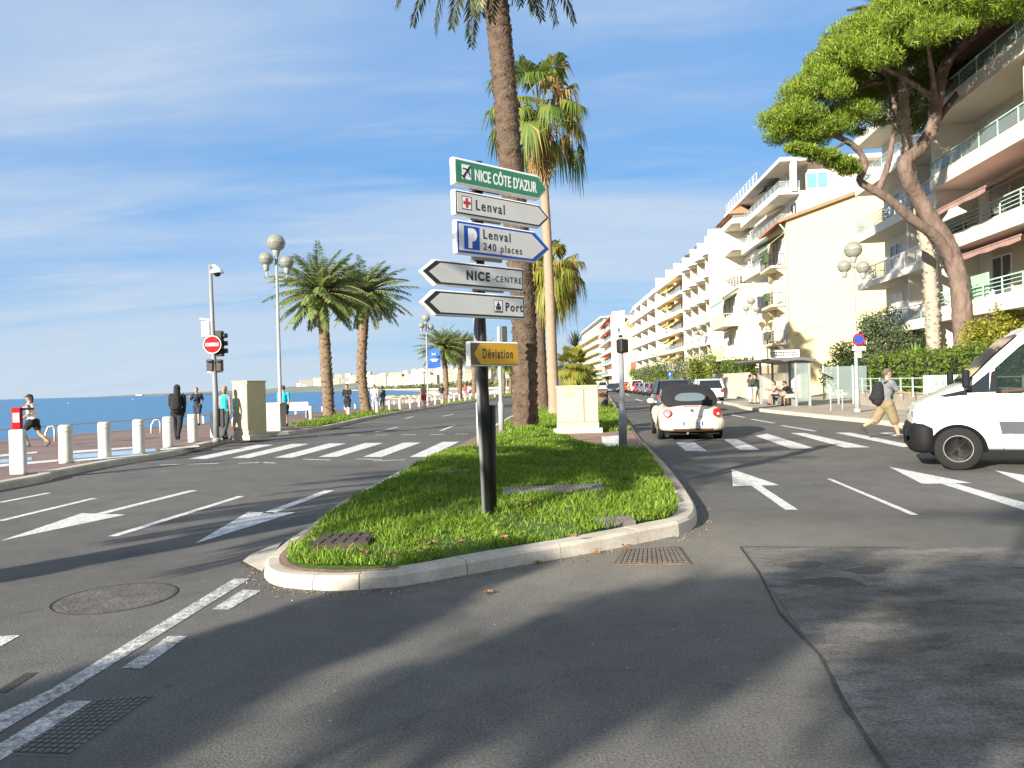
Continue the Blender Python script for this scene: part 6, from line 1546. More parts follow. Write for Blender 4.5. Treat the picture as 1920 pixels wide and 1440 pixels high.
# ------------------------------------------------------------------ vehicles
tyre_m = pm('tyre', (.013, .013, .013), .95, .15, 8); rim_m = pm('steel_rim', (.30, .28, .25), .45, .15, 6, metal=.6); cglass = glassmat('car_glass', (.012, .016, .018), .04); tail_m = pm('tail_light', (.34, .006, .006), .45, .1, 6, coat=.1); headl = pm('head_light', (.55, .56, .56), .12, .05, 6, coat=.8); trim_m = pm('black_trim', (.010, .010, .011), .7, .1, 6, spec=.2); plate_m = pm('plate_white', (.72, .73, .72), .5, .04)
def paint(name, c_, rough=.28, coat=.7): return pm(name, c_, rough, .025, 1.5, coat=coat, spec=.5)
def ring(w, zb, zt, y, n=24, e=2.6, cx=0):
    out = []
    zc, h = (zb + zt) / 2, (zt - zb) / 2
    for k in range(n):
        a = 2 * math.pi * k / n; c_, s = math.cos(a), math.sin(a)
        out.append((cx + w * math.copysign(abs(c_) ** (2 / e), c_), y, zc + h * math.copysign(abs(s) ** (2 / e), s)))
    return out
def itab(y, tab):
    """smooth table lookup: rows (y, a, b, c)"""
    for p_, q_ in zip(tab, tab[1:]):
        if y <= q_[0]:
            k = max(0, (y - p_[0]) / (q_[0] - p_[0])); k = k * k * (3 - 2 * k) * .35 + k * .65
            return [a + (b_ - a) * k for a, b_ in zip(p_[1:], q_[1:])]
    return tab[-1][1:]
def wheel(t, x, y, r, wd=.2, side=1, rim=None, spokes=0):
    b = MB(); b.M = Matrix.Translation((x, y, r)) @ Matrix.Rotation(R(90), 4, 'Y')
    b.lathe([(r * .62, -wd / 2), (r * .93, -wd / 2), (r, -wd / 2 + .035), (r, wd / 2 - .035), (r * .93, wd / 2), (r * .62, wd / 2)], n=32); o = b.build('wheel', tyre_m, t)
    b = MB(); b.M = Matrix.Translation((x, y, r)) @ Matrix.Rotation(R(90), 4, 'Y'); s = side
    b.lathe([(r * .64, s * (wd / 2 - .0)), (r * .60, s * (wd / 2 + .004)), (r * .52, s * (wd / 2 - .03)), (r * .24, s * (wd / 2 - .028)), (r * .18, s * (wd / 2 - .008)), (.01, s * (wd / 2 - .004))], n=24)
    b.build('rim', rim or rim_m, o)
    if spokes:
        b = MB(); b.M = Matrix.Translation((x + s * (wd / 2 - .018), y, r)) @ Matrix.Rotation(R(90), 4, 'Y')
        for k in range(spokes): 
            a = 2 * math.pi * k / spokes; b.disc((r * .44 * math.cos(a), r * .44 * math.sin(a), 0), r * .06, (0, 0, 1), 8, th=.012)
        b.build('rim_holes', trim_m, o)
    return o
# cream convertible with rounded fenders, seen from behind
q = G(1298, 826); bt = thing('convertible_car', 'cream rounded convertible with a black soft top on the right road', 'car', (q.x, q.y - .1, 0), R(-6.5))
cream = paint('cream_car_paint', (.61, .54, .41)); soft = pm('soft_top', (.014, .014, .016), .9, .15, 8, .2, 60)
BT = [(0, .36, .36, .58), (.03, .56, .30, .70), (.10, .70, .27, .82), (.25, .755, .25, .92), (.5, .775, .24, .985), (.9, .78, .23, 1.0), (2.2, .77, .23, 1.0), (2.8, .75, .23, .98), (3.3, .72, .23, .90), (3.7, .66, .25, .78), (3.95, .5, .30, .66), (4.05, .3, .38, .58)]
b = MB(); ys = [0, .015, .03, .06, .1, .16, .25, .37, .5, .7, .9, 1.3, 1.8, 2.2, 2.5, 2.8, 3.05, 3.3, 3.5, 3.7, 3.85, 3.95, 4.05]
b.loft([ring(*itab(y, BT), y, 32, 2.9) for y in ys]); b.build('body', cream, bt)
for sx in (-1, 1):
    for yc, ly, nm in ((.88, .80, 'rear_fender'), (3.28, .62, 'front_fender')):
        b = MB(); secs = []
        for i in range(13):
            a = math.pi * i / 12; yy = yc - ly * math.cos(a); k = math.sin(a) ** .55; 
            secs.append(ring(.03 + .13 * k, .30 + .02 * (1 - k), .30 + .06 + .50 * k, yy, 18, 2.3, sx * (.70)))
        b.loft(secs); b.build('fender', cream, bt)
        b = MB(); b.disc((sx * .79, yc, .33), .365, (1, 0, 0), 28, th=.10); b.build('wheel_arch', trim_m, bt)
        wheel(bt, sx * .76, yc, .325, .21, sx)
    b = MB(); b.b2((sx * .775 - .03, 1.75, .24), (sx * .775 + .03, 2.6, .34)); b.build('sill', cream, bt)
# rear bumper, boot line, lights, plate
def on_body(tab, x, z, e=2.9, up=.0):
    """rear surface depth y where the ring at y contains (x, z)"""
    for i in range(400):
        y = i * .002; w_, zb, zt = itab(y, tab); zc, h = (zb + zt) / 2, (zt - zb) / 2
        if (abs(x) / w_) ** e + (abs(z - zc) / h) ** e <= 1: return y
    return .8
BMP = [(-.10, .60, .33, .50), (-.07, .72, .28, .56), (0, .80, .25, .60), (.12, .845, .23, .625), (.35, .86, .22, .63), (.55, .80, .24, .60)]
b = MB(); b.loft([ring(*itab(y, BMP), y, 32, 4.2) for y in (-.10, -.09, -.07, -.04, 0, .06, .12, .22, .35, .46, .55)]); b.build('bumper', cream, bt)
b = MB(); b.b2((-.52, -.112, .285), (.52, -.08, .33)); b.build('bumper_slot', pm('slot_red', (.10, .03, .02), .6, .2), bt, bevel=.012)
b = MB(); b.bar((-.13, 0, .20), (-.13, .4, .22), .05); b.build('exhaust', rim_m, bt); b = MB(); b.b2((-.7, .15, .16), (.7, 3.9, .27)); b.build('underbody', trim_m, bt)
for sx in (-1, 1):
    y = .02; c_ = Vector((sx * .645, .055, .735)); ax = Vector((sx * .34, -1, .16)).normalized()
    b = MB(); b.disc(c_, .112, ax, 26, th=.10); o = b.build('tail_light', tail_m, bt, bevel=.02); b = MB(); b.disc(c_ + ax * .05 - Vector((0, 0, .035)), .036, ax, 18, th=.016); b.build('lens', headl, o)
b = MB(); b.b2((-.26, -.112, .41), (.26, -.098, .52)); o = b.build('number_plate', plate_m, bt); b = MB(); b.b2((-.26, -.1145, .41), (-.215, -.112, .52)); b.b2((.215, -.1145, .41), (.26, -.112, .52)); b.build('blue_band', sg_blue, o)
tx = text("FG·481·JH", .095, sg_dark, o, (-.195, -.113, .432), (R(90), 0, 0), ext=.001); bpy.context.view_layer.update(); tx.scale.x = .39 / max(.01, tx.dimensions.x)
ln_m = pm('panel_gap', (.16, .12, .07), .6, .1)
def bodyline(pts, name='seam', r=.006, mat=None, tab=BT):
    b = MB(); b.tube([(x, on_body(tab, x, z) - .004, z) for x, z in pts], r, 5); return b.build(name, mat or ln_m, bt)
bodyline([(-.52, .90), (-.48, .82), (-.40, .72), (-.30, .655), (-.12, .635), (.12, .635), (.30, .655), (.40, .72), (.48, .82), (.52, .90)], 'boot_seam')
bodyline([(-.2, .905), (0, .91), (.2, .905)], 'brake_light', .012, tail_m)
y = on_body(BT, 0, .80); b = MB(); b.disc((0, y - .004, .795), .052, (0, -1, .5), 20, th=.02); o = b.build('badge', rim_m, bt); b = MB(); b.disc((0, y - .016, .80), .042, (0, -1, .5), 20, th=.008); b.build('badge_face', pm('badge_blue', (.06, .08, .12), .3, .1), o)
ST = [(.30, .58, .90, .98), (.33, .68, .88, 1.05), (.45, .715, .88, 1.18), (.62, .72, .88, 1.32), (.85, .715, .88, 1.42), (1.2, .70, .88, 1.485), (1.6, .68, .88, 1.50), (2.0, .66, .88, 1.48), (2.3, .63, .88, 1.42), (2.42, .60, .9, 1.38)]
b = MB(); b.loft([ring(*itab(y, ST), y, 32, 3.0) for y in (.30, .315, .33, .38, .45, .53, .62, .72, .85, 1.02, 1.2, 1.4, 1.6, 1.8, 2.0, 2.15, 2.3, 2.42)]); b.build('soft_top', soft, bt)
# rear window follows the soft top
def on_top(x, z):
    for i in range(600):
        y = .34 + i * .002; w_, zb, zt = itab(y, ST); zc, h = (zb + zt) / 2, (zt - zb) / 2
        if (abs(x) / w_) ** 3 + (abs(z - zc) / h) ** 3 <= 1: return y
    return 1.
b = MB(); v = []; nx, nz = 13, 6
for j in range(nz):
    for i in range(nx):
        u = (i / (nx - 1) * 2 - 1); k = (j / (nz - 1) * 2 - 1); x = .40 * u * (1 - .10 * k - .10 * k * k); z = 1.155 + .108 * k * (1 - .35 * u ** 4); v.append((x, on_top(x, z) - .012, z))
b.add(v, [(j * nx + i, j * nx + i + 1, (j + 1) * nx + i + 1, (j + 1) * nx + i) for j in range(nz - 1) for i in range(nx - 1)], 0, True); b.build('rear_window', glassmat('plastic_window', (.10, .13, .14), .12), bt)
for sx in (-1, 1):
    b = MB(); b.add([(sx * .725, 1.1, 1.0), (sx * .70, 2.65, 1.0), (sx * .63, 2.25, 1.36), (sx * .68, 1.35, 1.36)], [(0, 1, 2, 3)]); b.add([(sx * .715, 1.1, 1.0), (sx * .69, 2.65, 1.0), (sx * .62, 2.25, 1.36), (sx * .67, 1.35, 1.36)], [(3, 2, 1, 0)]); b.build('side_window', glassmat('side_glass', (.05, .07, .07), .05), bt)
    b = MB(); b.ball((sx * .93, 2.35, 1.03), (.11, .06, .08), 12, 8); b.bar((sx * .76, 2.38, .99), (sx * .9, 2.36, 1.02), .05); b.build('door_mirror', cream, bt)
b = MB(); b.add([(-.62, 2.95, 1.0), (.62, 2.95, 1.0), (.56, 2.42, 1.38), (-.56, 2.42, 1.38)], [(0, 1, 2, 3)]); b.bar((-.62, 2.95, 1.0), (-.56, 2.42, 1.38), .05); b.bar((.62, 2.95, 1.0), (.56, 2.42, 1.38), .05); b.build('windscreen', cglass, bt)

# white panel van crossing from the right
q = G(1797, 881); van = thing('delivery_van', 'white panel van nosing in from the right edge', 'van', (q.x, q.y, 0), R(90 - 14))
vw = paint('van_white', (.62, .635, .63), .32, .5)
# local: +y is forward, the axle at y=0 x=+-.84 ; the near side is +x
van.location = Vector((q.x, q.y, 0)) - Vector((math.cos(van.rotation_euler.z) * .9, math.sin(van.rotation_euler.z) * .9, 0))
van.rotation_euler.z = R(66)
ca, sa = math.cos(R(66)), math.sin(R(66))
NEAR = -1      # near side is local -x when the van points left
van.location = Vector((q.x + .92 * ca, q.y + .92 * sa, 0))
def vring(y, w, zb, zt, belt=1.25, tum=.10, n=6):
    r = min(.20, (zt - zb) * .3); half = [(w * .90, zb), (w * .985, zb + .06), (w, zb + .2)]
    top = max(belt + .02, zt - r)
    if zt - r > belt: half += [(w, belt), (w - tum * (zt - r - belt), zt - r)]
    else: half += [(w, zt - r - .08), (w - .005, zt - r)]
    wx = half[-1][0]
    for k in range(1, n + 1): a = math.pi / 2 * k / n; half.append((wx - r * (1 - math.cos(a)), zt - r + r * math.sin(a)))
    return [(x, y, z) for x, z in half] + [(-x, y, z) for x, z in half[::-1]]
VT = [(1.02, .60, .50, .70), (1.0, .74, .42, .86), (.93, .86, .36, 1.00), (.80, .93, .34, 1.09), (.6, .965, .33, 1.17), (.3, .975, .33, 1.26), (0, .98, .33, 1.36), (-.15, .985, .33, 1.42), (-.55, .985, .33, 1.86), (-.9, .985, .33, 2.20), (-1.1, .985, .33, 2.34), (-1.4, .985, .33, 2.44), (-2.0, .985, .33, 2.50), (-4.3, .985, .33, 2.52), (-4.75, .97, .34, 2.47), (-4.85, .93, .38, 2.35)]
VT = [(y * (.64 if y > 0 else 1), *k) for y, *k in VT]
b = MB(); b.loft([vring(*r_) for r_ in VT])
def _open(f):   # the door window openings
    return all(abs(b.v[i][0]) > .75 and 1.2 < b.v[i][2] < 2.3 and -1.42 < b.v[i][1] < -.5 for i in f) and min(b.v[i][2] for i in f) < 1.27
_k = [i for i, f in enumerate(b.f) if not _open(f)]; b.f = [b.f[i] for i in _k]; b.m = [b.m[i] for i in _k]; b.s = [b.s[i] for i in _k]
b.build('body', vw, van)
sx_at = lambda z: .985 - .10 * max(0, z - 1.25)
def vpatch(poly, name, mat, off=.006, sides=(-1, 1), parent=None, seg=1):
    o = None
    for s in sides:
        b = MB(); P = [(s * (sx_at(z) + off), y, z) for y, z in poly]; Q = [(s * (sx_at(z) - .03), y, z) for y, z in poly]; n = len(P)
        b.add(P + Q, [tuple(range(n)), tuple(range(2 * n - 1, n - 1, -1))] + [(i, (i + 1) % n, n + (i + 1) % n, n + i) for i in range(n)]); o = b.build(name, mat, parent or van)
    return o
# windows: quarter light and door window
vpatch([(-.12, 1.30), (-.46, 1.31), (-.48, 1.62)], 'quarter_window', cglass); vpatch([(-.56, 1.26), (-1.39, 1.26), (-1.39, 2.22), (-1.1, 2.12), (-.9, 1.98), (-.56, 1.64)], 'door_window', glassmat('tinted_side', (.015, .025, .022), .03, .38)); vpatch([(-.46, 1.28), (-.57, 1.28), (-.57, 1.64), (-.50, 1.60)], 'window_post', trim_m, .008)
vpatch([(-.06, 1.27), (-.46, 1.28), (-.46, 1.31), (-.1, 1.31)], 'window_seal', trim_m, .008)
cab_in = MB(); cab_in.b2((-.9, -1.62, .6), (.9, -1.56, 2.2)); cab_in.b2((-.86, -.5, .9), (.86, -.2, 1.24)); cab_in.build('cab_interior', trim_m, van)
for x in (-.45, .45):
    b = MB(); b.b2((x - .24, -1.52, .9), (x + .24, -1.4, 1.75)); b.b2((x - .13, -1.5, 1.78), (x + .13, -1.42, 1.98)); b.build('seat', trim_m, van, bevel=.04)
vpatch([(-.62, .60), (-4.7, .62), (-4.7, .80), (-.58, .80)], 'side_strip', pm('grey_strip', (.05, .056, .062), .6, .1), .018); vpatch([(-.62, .36), (-.78, .60), (-.70, .62), (-.55, .45)], 'arch_edge', vw, .012)
vpatch([(-1.46, .45), (-1.475, .45), (-1.475, 2.25), (-1.46, 2.25)], 'door_seam', pm('seam_grey', (.25, .26, .26), .6), .004); vpatch([(-.20, .95), (-.215, .95), (-.215, 1.26), (-.2, 1.26)], 'door_seam', MATS['seam_grey'], .004); vpatch([(-1.25, 1.10), (-1.45, 1.10), (-1.45, 1.15), (-1.25, 1.15)], 'door_handle', trim_m, .03)
# front bumper in black plastic, headlamps, arches, mirrors
b = MB(); b.loft([vring(.72, .62, .36, .60, 9), vring(.69, .80, .31, .72, 9), vring(.62, .94, .28, .78, 9), vring(.50, 1.0, .27, .80, 9), vring(.36, 1.005, .30, .74, 9)]); b.build('bumper', trim_m, van)
for s in (-1, 1):
    b = MB(); b.loft([[(s * x, y * .65, z) for x, y, z in r_] for r_ in ([(.52, 1.005, .88), (.75, .97, .86), (.78, .96, .98), (.56, 1.0, .96)], [(.70, .96, .88), (.90, .87, .86), (.91, .85, 1.04), (.74, .93, 1.02)], [(.90, .885, .88), (.965, .70, .90), (.962, .66, 1.10), (.91, .83, 1.06)], [(.972, .66, 1.0), (.976, .58, 1.04), (.972, .52, 1.12), (.968, .60, 1.10)])], sm=False); b.build('headlight', headl, van)
    
    for yc in (0, -3.45):
        pr = [(yc + .425 * math.cos(math.pi * i / 20), .33 + .425 * math.sin(math.pi * i / 20)) for i in range(21)] + [(yc - .425, .30), (yc + .425, .30)]
        b = MB(); b.prism(pr, s * .80, s * .991, plane='x'); b.build('wheel_arch', pm('arch_black', (.006, .006, .006), .95, .05, spec=.1), van)
    wheel(van, s * .905, 0, .355, .225, s, pm('worn_rim', (.22, .20, .175), .6, .25, 7, metal=.3, dirt=.4), 12); wheel(van, s * .905, -3.45, .355, .225, s, MATS['worn_rim'], 12)
    b = MB(); b.box((s * 1.12, -.12, 1.50), (.20, .10, .30)); o = b.build('door_mirror', trim_m, van, bevel=.035); b = MB(); b.bar((s * .97, -.15, 1.38), (s * 1.1, -.12, 1.42), .09, .06); b.build('mirror_arm', trim_m, o)
    b = MB(); b.add([(s * .995, -.16, 1.24), (s * .995, .30, 1.22), (s * .995, -.12, 1.32)], [(0, 1, 2)]); b.add([(s * .965, -.16, 1.24), (s * .965, .30, 1.22), (s * .965, -.12, 1.32)], [(2, 1, 0)]); b.build('mirror_base', trim_m, van)
b = MB(); b.loft([[(x * .90, y, z) for x in (-.97, .97)] for y, z in ((-.13, 1.445), (-.55, 1.885), (-.88, 2.205))], closed=False, cap=False); b.build('windscreen', cglass, van)
b = MB(); b.b2((-.45, .70, .52), (.45, .735, .66)); b.build('grille', trim_m, van)

# ordinary cars
def car(label, loc, rz, col, kind='hatch', group=None, mname=None):
    t_ = thing('parked_car' if group else 'car', label, 'car', (loc[0], loc[1], 0), rz, group); pn = paint(mname or 'car_paint_%d_%d_%d' % tuple(int(c_ * 100) for c_ in col), col)
    L, W, H, hood = {'hatch': (4.0, .85, 1.48, .90), 'suv': (4.5, .91, 1.68, 1.05), 'estate': (4.6, .90, 1.60, .98), 'van': (4.4, .9, 1.85, 1.1)}[kind]; bt_ = hood
    T = [(0, W * .80, .40, bt_ * .86), (.06, W * .95, .30, bt_ * .96), (.3, W, .24, bt_), (L * .5, W, .22, bt_), (L * .72, W * .99, .22, bt_ * .98), (L * .9, W * .95, .24, bt_ * .84), (L * .97, W * .86, .30, bt_ * .74), (L, W * .70, .38, bt_ * .62)]
    b = MB(); b.loft([ring(*itab(y, T), y, 24, 4.5) for y in (0, .03, .06, .15, .3, L * .25, L * .5, L * .72, L * .82, L * .9, L * .97, L)]); b.build('body', pn, t_)
    y0, y1, y2, y3 = (.12, .42, L * .52, L * .74) if kind != 'van' else (.1, .25, L * .56, L * .76); wt = W * .76
    C4 = lambda y, w_, z: [(-w_, y, z), (w_, y, z)]
    lo = bt_ - .04; top = H - .05
    b = MB(); b.loft([[(-W * .93, y0, lo), (W * .93, y0, lo), (wt, y1, top), (-wt, y1, top)], [(-W * .96, L * .4, lo), (W * .96, L * .4, lo), (wt, L * .4, top), (-wt, L * .4, top)], [(-W * .93, y3, lo), (W * .93, y3, lo), (wt, y2, top), (-wt, y2, top)]], sm=False); b.build('windows', cglass, t_)
    b = MB(); b.loft([ring(wt * k, H - .11, H - .02 + dz, y, 16, 4) for y, k, dz in ((y1 - .07, .94, -.03), (y1 + .1, 1.02, 0), (L * .4, 1.03, .02), (y2 - .1, 1.01, 0), (y2 + .08, .92, -.05))]); b.build('roof', pn, t_)
    for s in (-1, 1):
        for p_, q_, nm in (((s * W * .93, y0, lo), (s * wt, y1, top), 'rear_pillar'), ((s * W * .96, L * .40, lo), (s * wt, L * .40, top), 'side_pillar'), ((s * W * .93, y3, lo), (s * wt, y2, top), 'front_pillar')):
            b = MB(); b.bar(p_, q_, .09, .10 if nm != 'rear_pillar' else .2); b.build('pillar', pn, t_)
        for y in (L * .19, L * .81):
            b = MB(); b.disc((s * (W - .035), y, .33), .36, (1, 0, 0), 22, th=.075); b.build('wheel_arch', trim_m, t_); wheel(t_, s * (W - .085), y, .31, .19, s)
        b = MB(); b.box((s * W * .80, .03, bt_ * .80), (W * .24, .12, .20)); b.build('tail_light', tail_m, t_, bevel=.03); b = MB(); b.box((s * W * .72, L - .13, bt_ * .62), (W * .3, .16, .12)); b.build('headlight', headl, t_, bevel=.03); b = MB(); b.box((s * (W + .09), y3 - .15, bt_ + .06), (.16, .09, .13)); b.build('door_mirror', pn, t_, bevel=.03)
    b = MB(); b.b2((-.26, -.02, .58), (.26, .05, .69)); b.build('number_plate', plate_m, t_); b = MB(); b.b2((-W * .86, -.035, .28), (W * .86, .12, .42)); b.build('bumper', trim_m, t_, bevel=.03)
    return t_
q = G(1266, 777); car('dark blue grey off roader driving ahead of the convertible', (q.x, q.y), R(-6), (.035, .05, .07), 'suv')
q = G(1334, 756); car('white estate car stopped right of the convertible', (q.x, q.y), R(-6), (.62, .62, .60), 'suv')
car('pale silver car just beyond the white estate', (14.8, 62), R(-6), (.40, .41, .42), 'hatch')
row = [((.20, .07, .12), 'hatch', 'dark plum'), ((.16, .20, .26), 'hatch', 'slate blue'), ((.12, .15, .20), 'hatch', 'darker slate'), ((.45, .03, .05), 'hatch', 'crimson'), ((.62, .60, .56), 'van', 'tall white'), ((.70, .40, .02), 'hatch', 'yellow'), ((.48, .04, .03), 'hatch', 'bright red'), ((.55, .55, .53), 'hatch', 'dull white'), ((.04, .04, .05), 'suv', 'black'), ((.30, .31, .32), 'hatch', 'mid grey'), ((.06, .07, .1), 'estate', 'navy'), ((.5, .5, .48), 'hatch', 'light grey'), ((.05, .05, .05), 'hatch', 'charcoal'), ((.4, .05, .04), 'hatch', 'far red')]
for i, (c_, kd, nm) in enumerate(row):
    d = 84 + i * 6.2; x = 16.0 + .075 * (d - 86)
    car('%s parked car in the row along the right kerb' % nm, (x, d), R(-4.5), c_, kd, 'cars parked along the right kerb')
for i, (px, d, c_, nm) in enumerate(((1148, 118, (.02, .02, .025), 'first black car coming down the avenue'), (1157, 130, (.05, .05, .06), 'second dark car in the far traffic'), (1163, 145, (.03, .035, .05), 'third dark car in the far traffic'), (1130, 150, (.6, .6, .58), 'white van in the far traffic'))):
    X = (px - 960) / FPX * d; car(nm, (X, d), R(-7 + 180) if i == 0 else R(-7), c_, 'van' if i == 3 else 'hatch')
# ------------------------------------------------------------------ people
skin_m = pm('skin', (.46, .255, .165), .6, .06, 12); skin_t = pm('tanned_skin', (.36, .19, .115), .6, .06, 12)
CAPM = {}
def cloth(name, c_): return pm('cloth_' + name, c_, .9, .14, 7, .25, 40)
def _baked(b, name, mat, parent, vox, sm=2):
    """overlapping tapered limbs fused into one continuous skin"""
    o = b.build(name, mat, None); m_ = o.modifiers.new('fuse', 'REMESH'); m_.mode = 'VOXEL'; m_.voxel_size = vox; m_.use_smooth_shade = True
    if sm: s_ = o.modifiers.new('soft', 'SMOOTH'); s_.factor = .5; s_.iterations = sm
    dg = bpy.context.evaluated_depsgraph_get(); me = bpy.data.meshes.new_from_object(o.evaluated_get(dg)); old = o.data
    o.modifiers.clear(); o.data = me; bpy.data.meshes.remove(old)
    if not me.materials: me.materials.append(mat)
    o.parent = parent; return o
def limb(b, p, q, r0, r1, n=12):
    p, q = Vector(p), Vector(q); d = (q - p).normalized()
    pts, rs = [], []
    for k in (-1, -.7, 0): pts.append(p + d * r0 * k); rs.append(r0 * math.sqrt(max(.02, 1 - k * k)))
    for k in (.25, .5, .75): pts.append(p.lerp(q, k)); rs.append(r0 + (r1 - r0) * k + (r0 * .06 if k < .4 else 0))
    for k in (0, .7, 1): pts.append(q + d * r1 * k); rs.append(r1 * math.sqrt(max(.02, 1 - k * k)))
    b.tube(pts, rs, n)
def person(label, loc, rz, H=1.75, lean=0, legs=((25, 5), (-25, 20)), arms=((20, 8, 30), (-20, 8, 30)), top=None, bottom=None, shorts=False, sleeves='short', hair=(.04, .025, .015), hairlen=0, cap=None, shoes=(.02, .02, .02), skin=None, pack=None, sit=False, vox=.014, hood=False, slim=1.0, group=None, hold=None, name='person', skirt=False, headturn=0, drop=0):
    """legs: (thigh forward angle, knee bend); arms: (forward angle, outward angle, elbow bend); faces local +y"""
    t_ = thing(name, label, 'person', loc, rz, group); k = H / 1.75; skin = skin or skin_m
    hipz = .92
    rot = lambda v, a: Vector((v[0], v[1] * math.cos(a) + v[2] * math.sin(a), -v[1] * math.sin(a) + v[2] * math.cos(a)))   # lean forward by a about x
    la = R(lean); hip = Vector((0, 0, hipz)); up = lambda z, y=0, x=0: hip + rot((x, y, z), la)
    J = {}
    for s, (a, kn) in zip((-1, 1), legs):
        h_ = hip + Vector((s * .085, 0, -.02)); a_ = R(a); kn_ = h_ + Vector((s * .012, math.sin(a_), -math.cos(a_))) * .43; b_ = R(a - kn); an = kn_ + Vector((s * .0, math.sin(b_), -math.cos(b_))) * .41
        ft = R(min(0, (a - kn)) * .75 if not sit else 0); fd = Vector((0, math.cos(ft), math.sin(ft))); J[s] = (h_, kn_, an, fd)
    sh = {s: up(.50, 0, s * .175 * slim) for s in (-1, 1)}; AR = {}
    for s, (f, o_, e) in zip((-1, 1), arms):
        f_, oo = R(f), R(o_); d = Vector((s * math.sin(oo), math.sin(f_) * math.cos(oo), -math.cos(f_) * math.cos(oo))); el = sh[s] + d * .29
        g_ = R(f + e); d2 = Vector((s * math.sin(oo) * .35 - s * .18 * math.sin(R(e)), math.sin(g_), -math.cos(g_))).normalized(); wr = el + d2 * .255; AR[s] = (el, wr, d2)
    low = min(min((J[s][2] - Vector((0, 0, .075))).z, (J[s][2] + J[s][3] * .17 - Vector((0, 0, .05))).z) for s in (-1, 1))
    dz = (-low if not sit else drop)
    nk, hd = up(.57), up(.57) + rot((0, .015, .155), la * .4); hdir = rot((0, 1, 0), la * .3)
    b = MB(); b.M = Matrix.Scale(k, 4) @ Matrix.Translation((0, 0, dz))
    # torso, neck, head with nose and ears
    limb(b, up(-.02, 0, -.05), up(-.02, 0, .05), .125, .125); limb(b, up(0), up(.2), .125 * slim, .118 * slim); limb(b, up(.18), up(.42), .12 * slim, .135 * slim); limb(b, up(.44, 0, -.11), up(.44, 0, .11), .085, .085); limb(b, up(.40, .02, -.06), up(.40, .02, .06), .10, .10)
    limb(b, up(.48), hd - Vector((0, 0, .06)), .058, .052)
    b.ball(hd + Vector((0, 0, .02)), (.076, .098, .105), 16, 12); b.ball(hd + Vector((0, .035, -.05)), (.058, .066, .065), 12, 9)
    limb(b, hd + hdir * .095 + Vector((0, 0, .015)), hd + hdir * .112 + Vector((0, 0, -.02)), .011, .016, 8)
    for s in (-1, 1): b.ball(hd + Vector((s * .078, -.005, -.005)), (.013, .022, .032), 8, 6)
    for s in (-1, 1):
        h_, kn, an, fd = J[s]; limb(b, h_, kn, .088 * slim, .055); limb(b, kn, kn.lerp(an, .45) + Vector((0, -.014, 0)), .054, .056); limb(b, kn.lerp(an, .4), an, .052, .036)
        limb(b, an - Vector((0, 0, .045)) - fd * .03, an - Vector((0, 0, .05)) + fd * .13, .034, .026)
        el, wr, d2 = AR[s]; limb(b, sh[s], el, .052 * slim, .040); limb(b, el, wr, .041, .027)
        # palm, four curled fingers and a thumb
        sd = Vector((s, 0, 0)); sd = (sd - d2 * sd.dot(d2)).normalized(); fr = d2.cross(sd) * s; pc = wr + d2 * .05
        b.ball(pc, (.022, .034, .045), 10, 8)
        for i, (off, fl) in enumerate(((-.030, .060), (-.010, .072), (.010, .068), (.029, .054))):
            p0 = wr + d2 * .085 + fr * off; p1 = p0 + d2 * fl * .5 - sd * fl * .15; p2 = p1 + d2 * fl * .25 - sd * fl * .42; limb(b, p0 - d2 * .02, p1, .0095, .009, 6); limb(b, p1, p2, .009, .0075, 6)
        p0 = wr + d2 * .03 - fr * .026; limb(b, p0, p0 - fr * .035 + d2 * .03 - sd * .012, .0115, .0095, 6)
    body = _baked(b, 'body', skin, t_, vox * k, 1)
    def garment(nm, fn, mat, v=None):
        b = MB(); b.M = Matrix.Scale(k, 4) @ Matrix.Translation((0, 0, dz)); fn(b); return _baked(b, nm, mat, t_, (v or vox) * k, 2)
    e = .018 if sleeves != 'none' else .026
    def f_top(b):
        limb(b, up(.0, 0, -.05), up(.0, 0, .05), .130 * slim + e, .130 * slim + e); limb(b, up(-.02), up(.2), .132 * slim + e, .124 * slim + e); limb(b, up(.18), up(.42), .126 * slim + e, .14 * slim + e)
        if sleeves != 'none':
            limb(b, up(.44, 0, -.115), up(.44, 0, .115), .092 + e, .092 + e); limb(b, up(.50), up(.53), .07, .062)
            for s in (-1, 1):
                el, wr, d2 = AR[s]; end = el.lerp(sh[s], .25) if sleeves == 'short' else el; limb(b, sh[s], end, .064 * slim + e, .056 + e * .5)
                if sleeves == 'long': limb(b, el, wr - d2 * .02, .050 + e * .4, .040)
        else:
            for s in (-1, 1): limb(b, up(.44, .02, s * .09), up(.52, 0, s * .085), .06 + e, .045 + e)
    garment('shirt' if sleeves != 'long' else 'jacket', f_top, cloth(*top))
    def f_bot(b):
        limb(b, up(-.04, 0, -.06), up(-.04, 0, .06), .145 * slim + e, .145 * slim + e); limb(b, up(-.02), up(.05), .142 * slim + e, .138 * slim + e)
        for s in (-1, 1):
            h_, kn, an, fd = J[s]
            if shorts: limb(b, h_, h_.lerp(kn, shorts), .106 * slim + e, .088 * slim + e)
            else: limb(b, h_, kn, .096 * slim + e, .068 + e * .6); limb(b, kn, an - (an - kn).normalized() * .01, .066 + e * .5, .05 + e * .4)
    garment('shorts' if shorts else 'trousers', f_bot, cloth(*bottom))
    for s in (-1, 1):
        h_, kn, an, fd = J[s]
        def f_sh(b): limb(b, an - Vector((0, 0, .04)) - fd * .035, an - Vector((0, 0, .042)) + fd * .14, .046, .036); limb(b, an, an - Vector((0, 0, .04)), .043, .044)
        garment('shoe', f_sh, cloth('shoe_%d' % int(shoes[0] * 100), shoes))
    hm = pm('hair_%d_%d' % (int(hair[0] * 100), int(hair[1] * 100)), hair, .8, .3, 30)
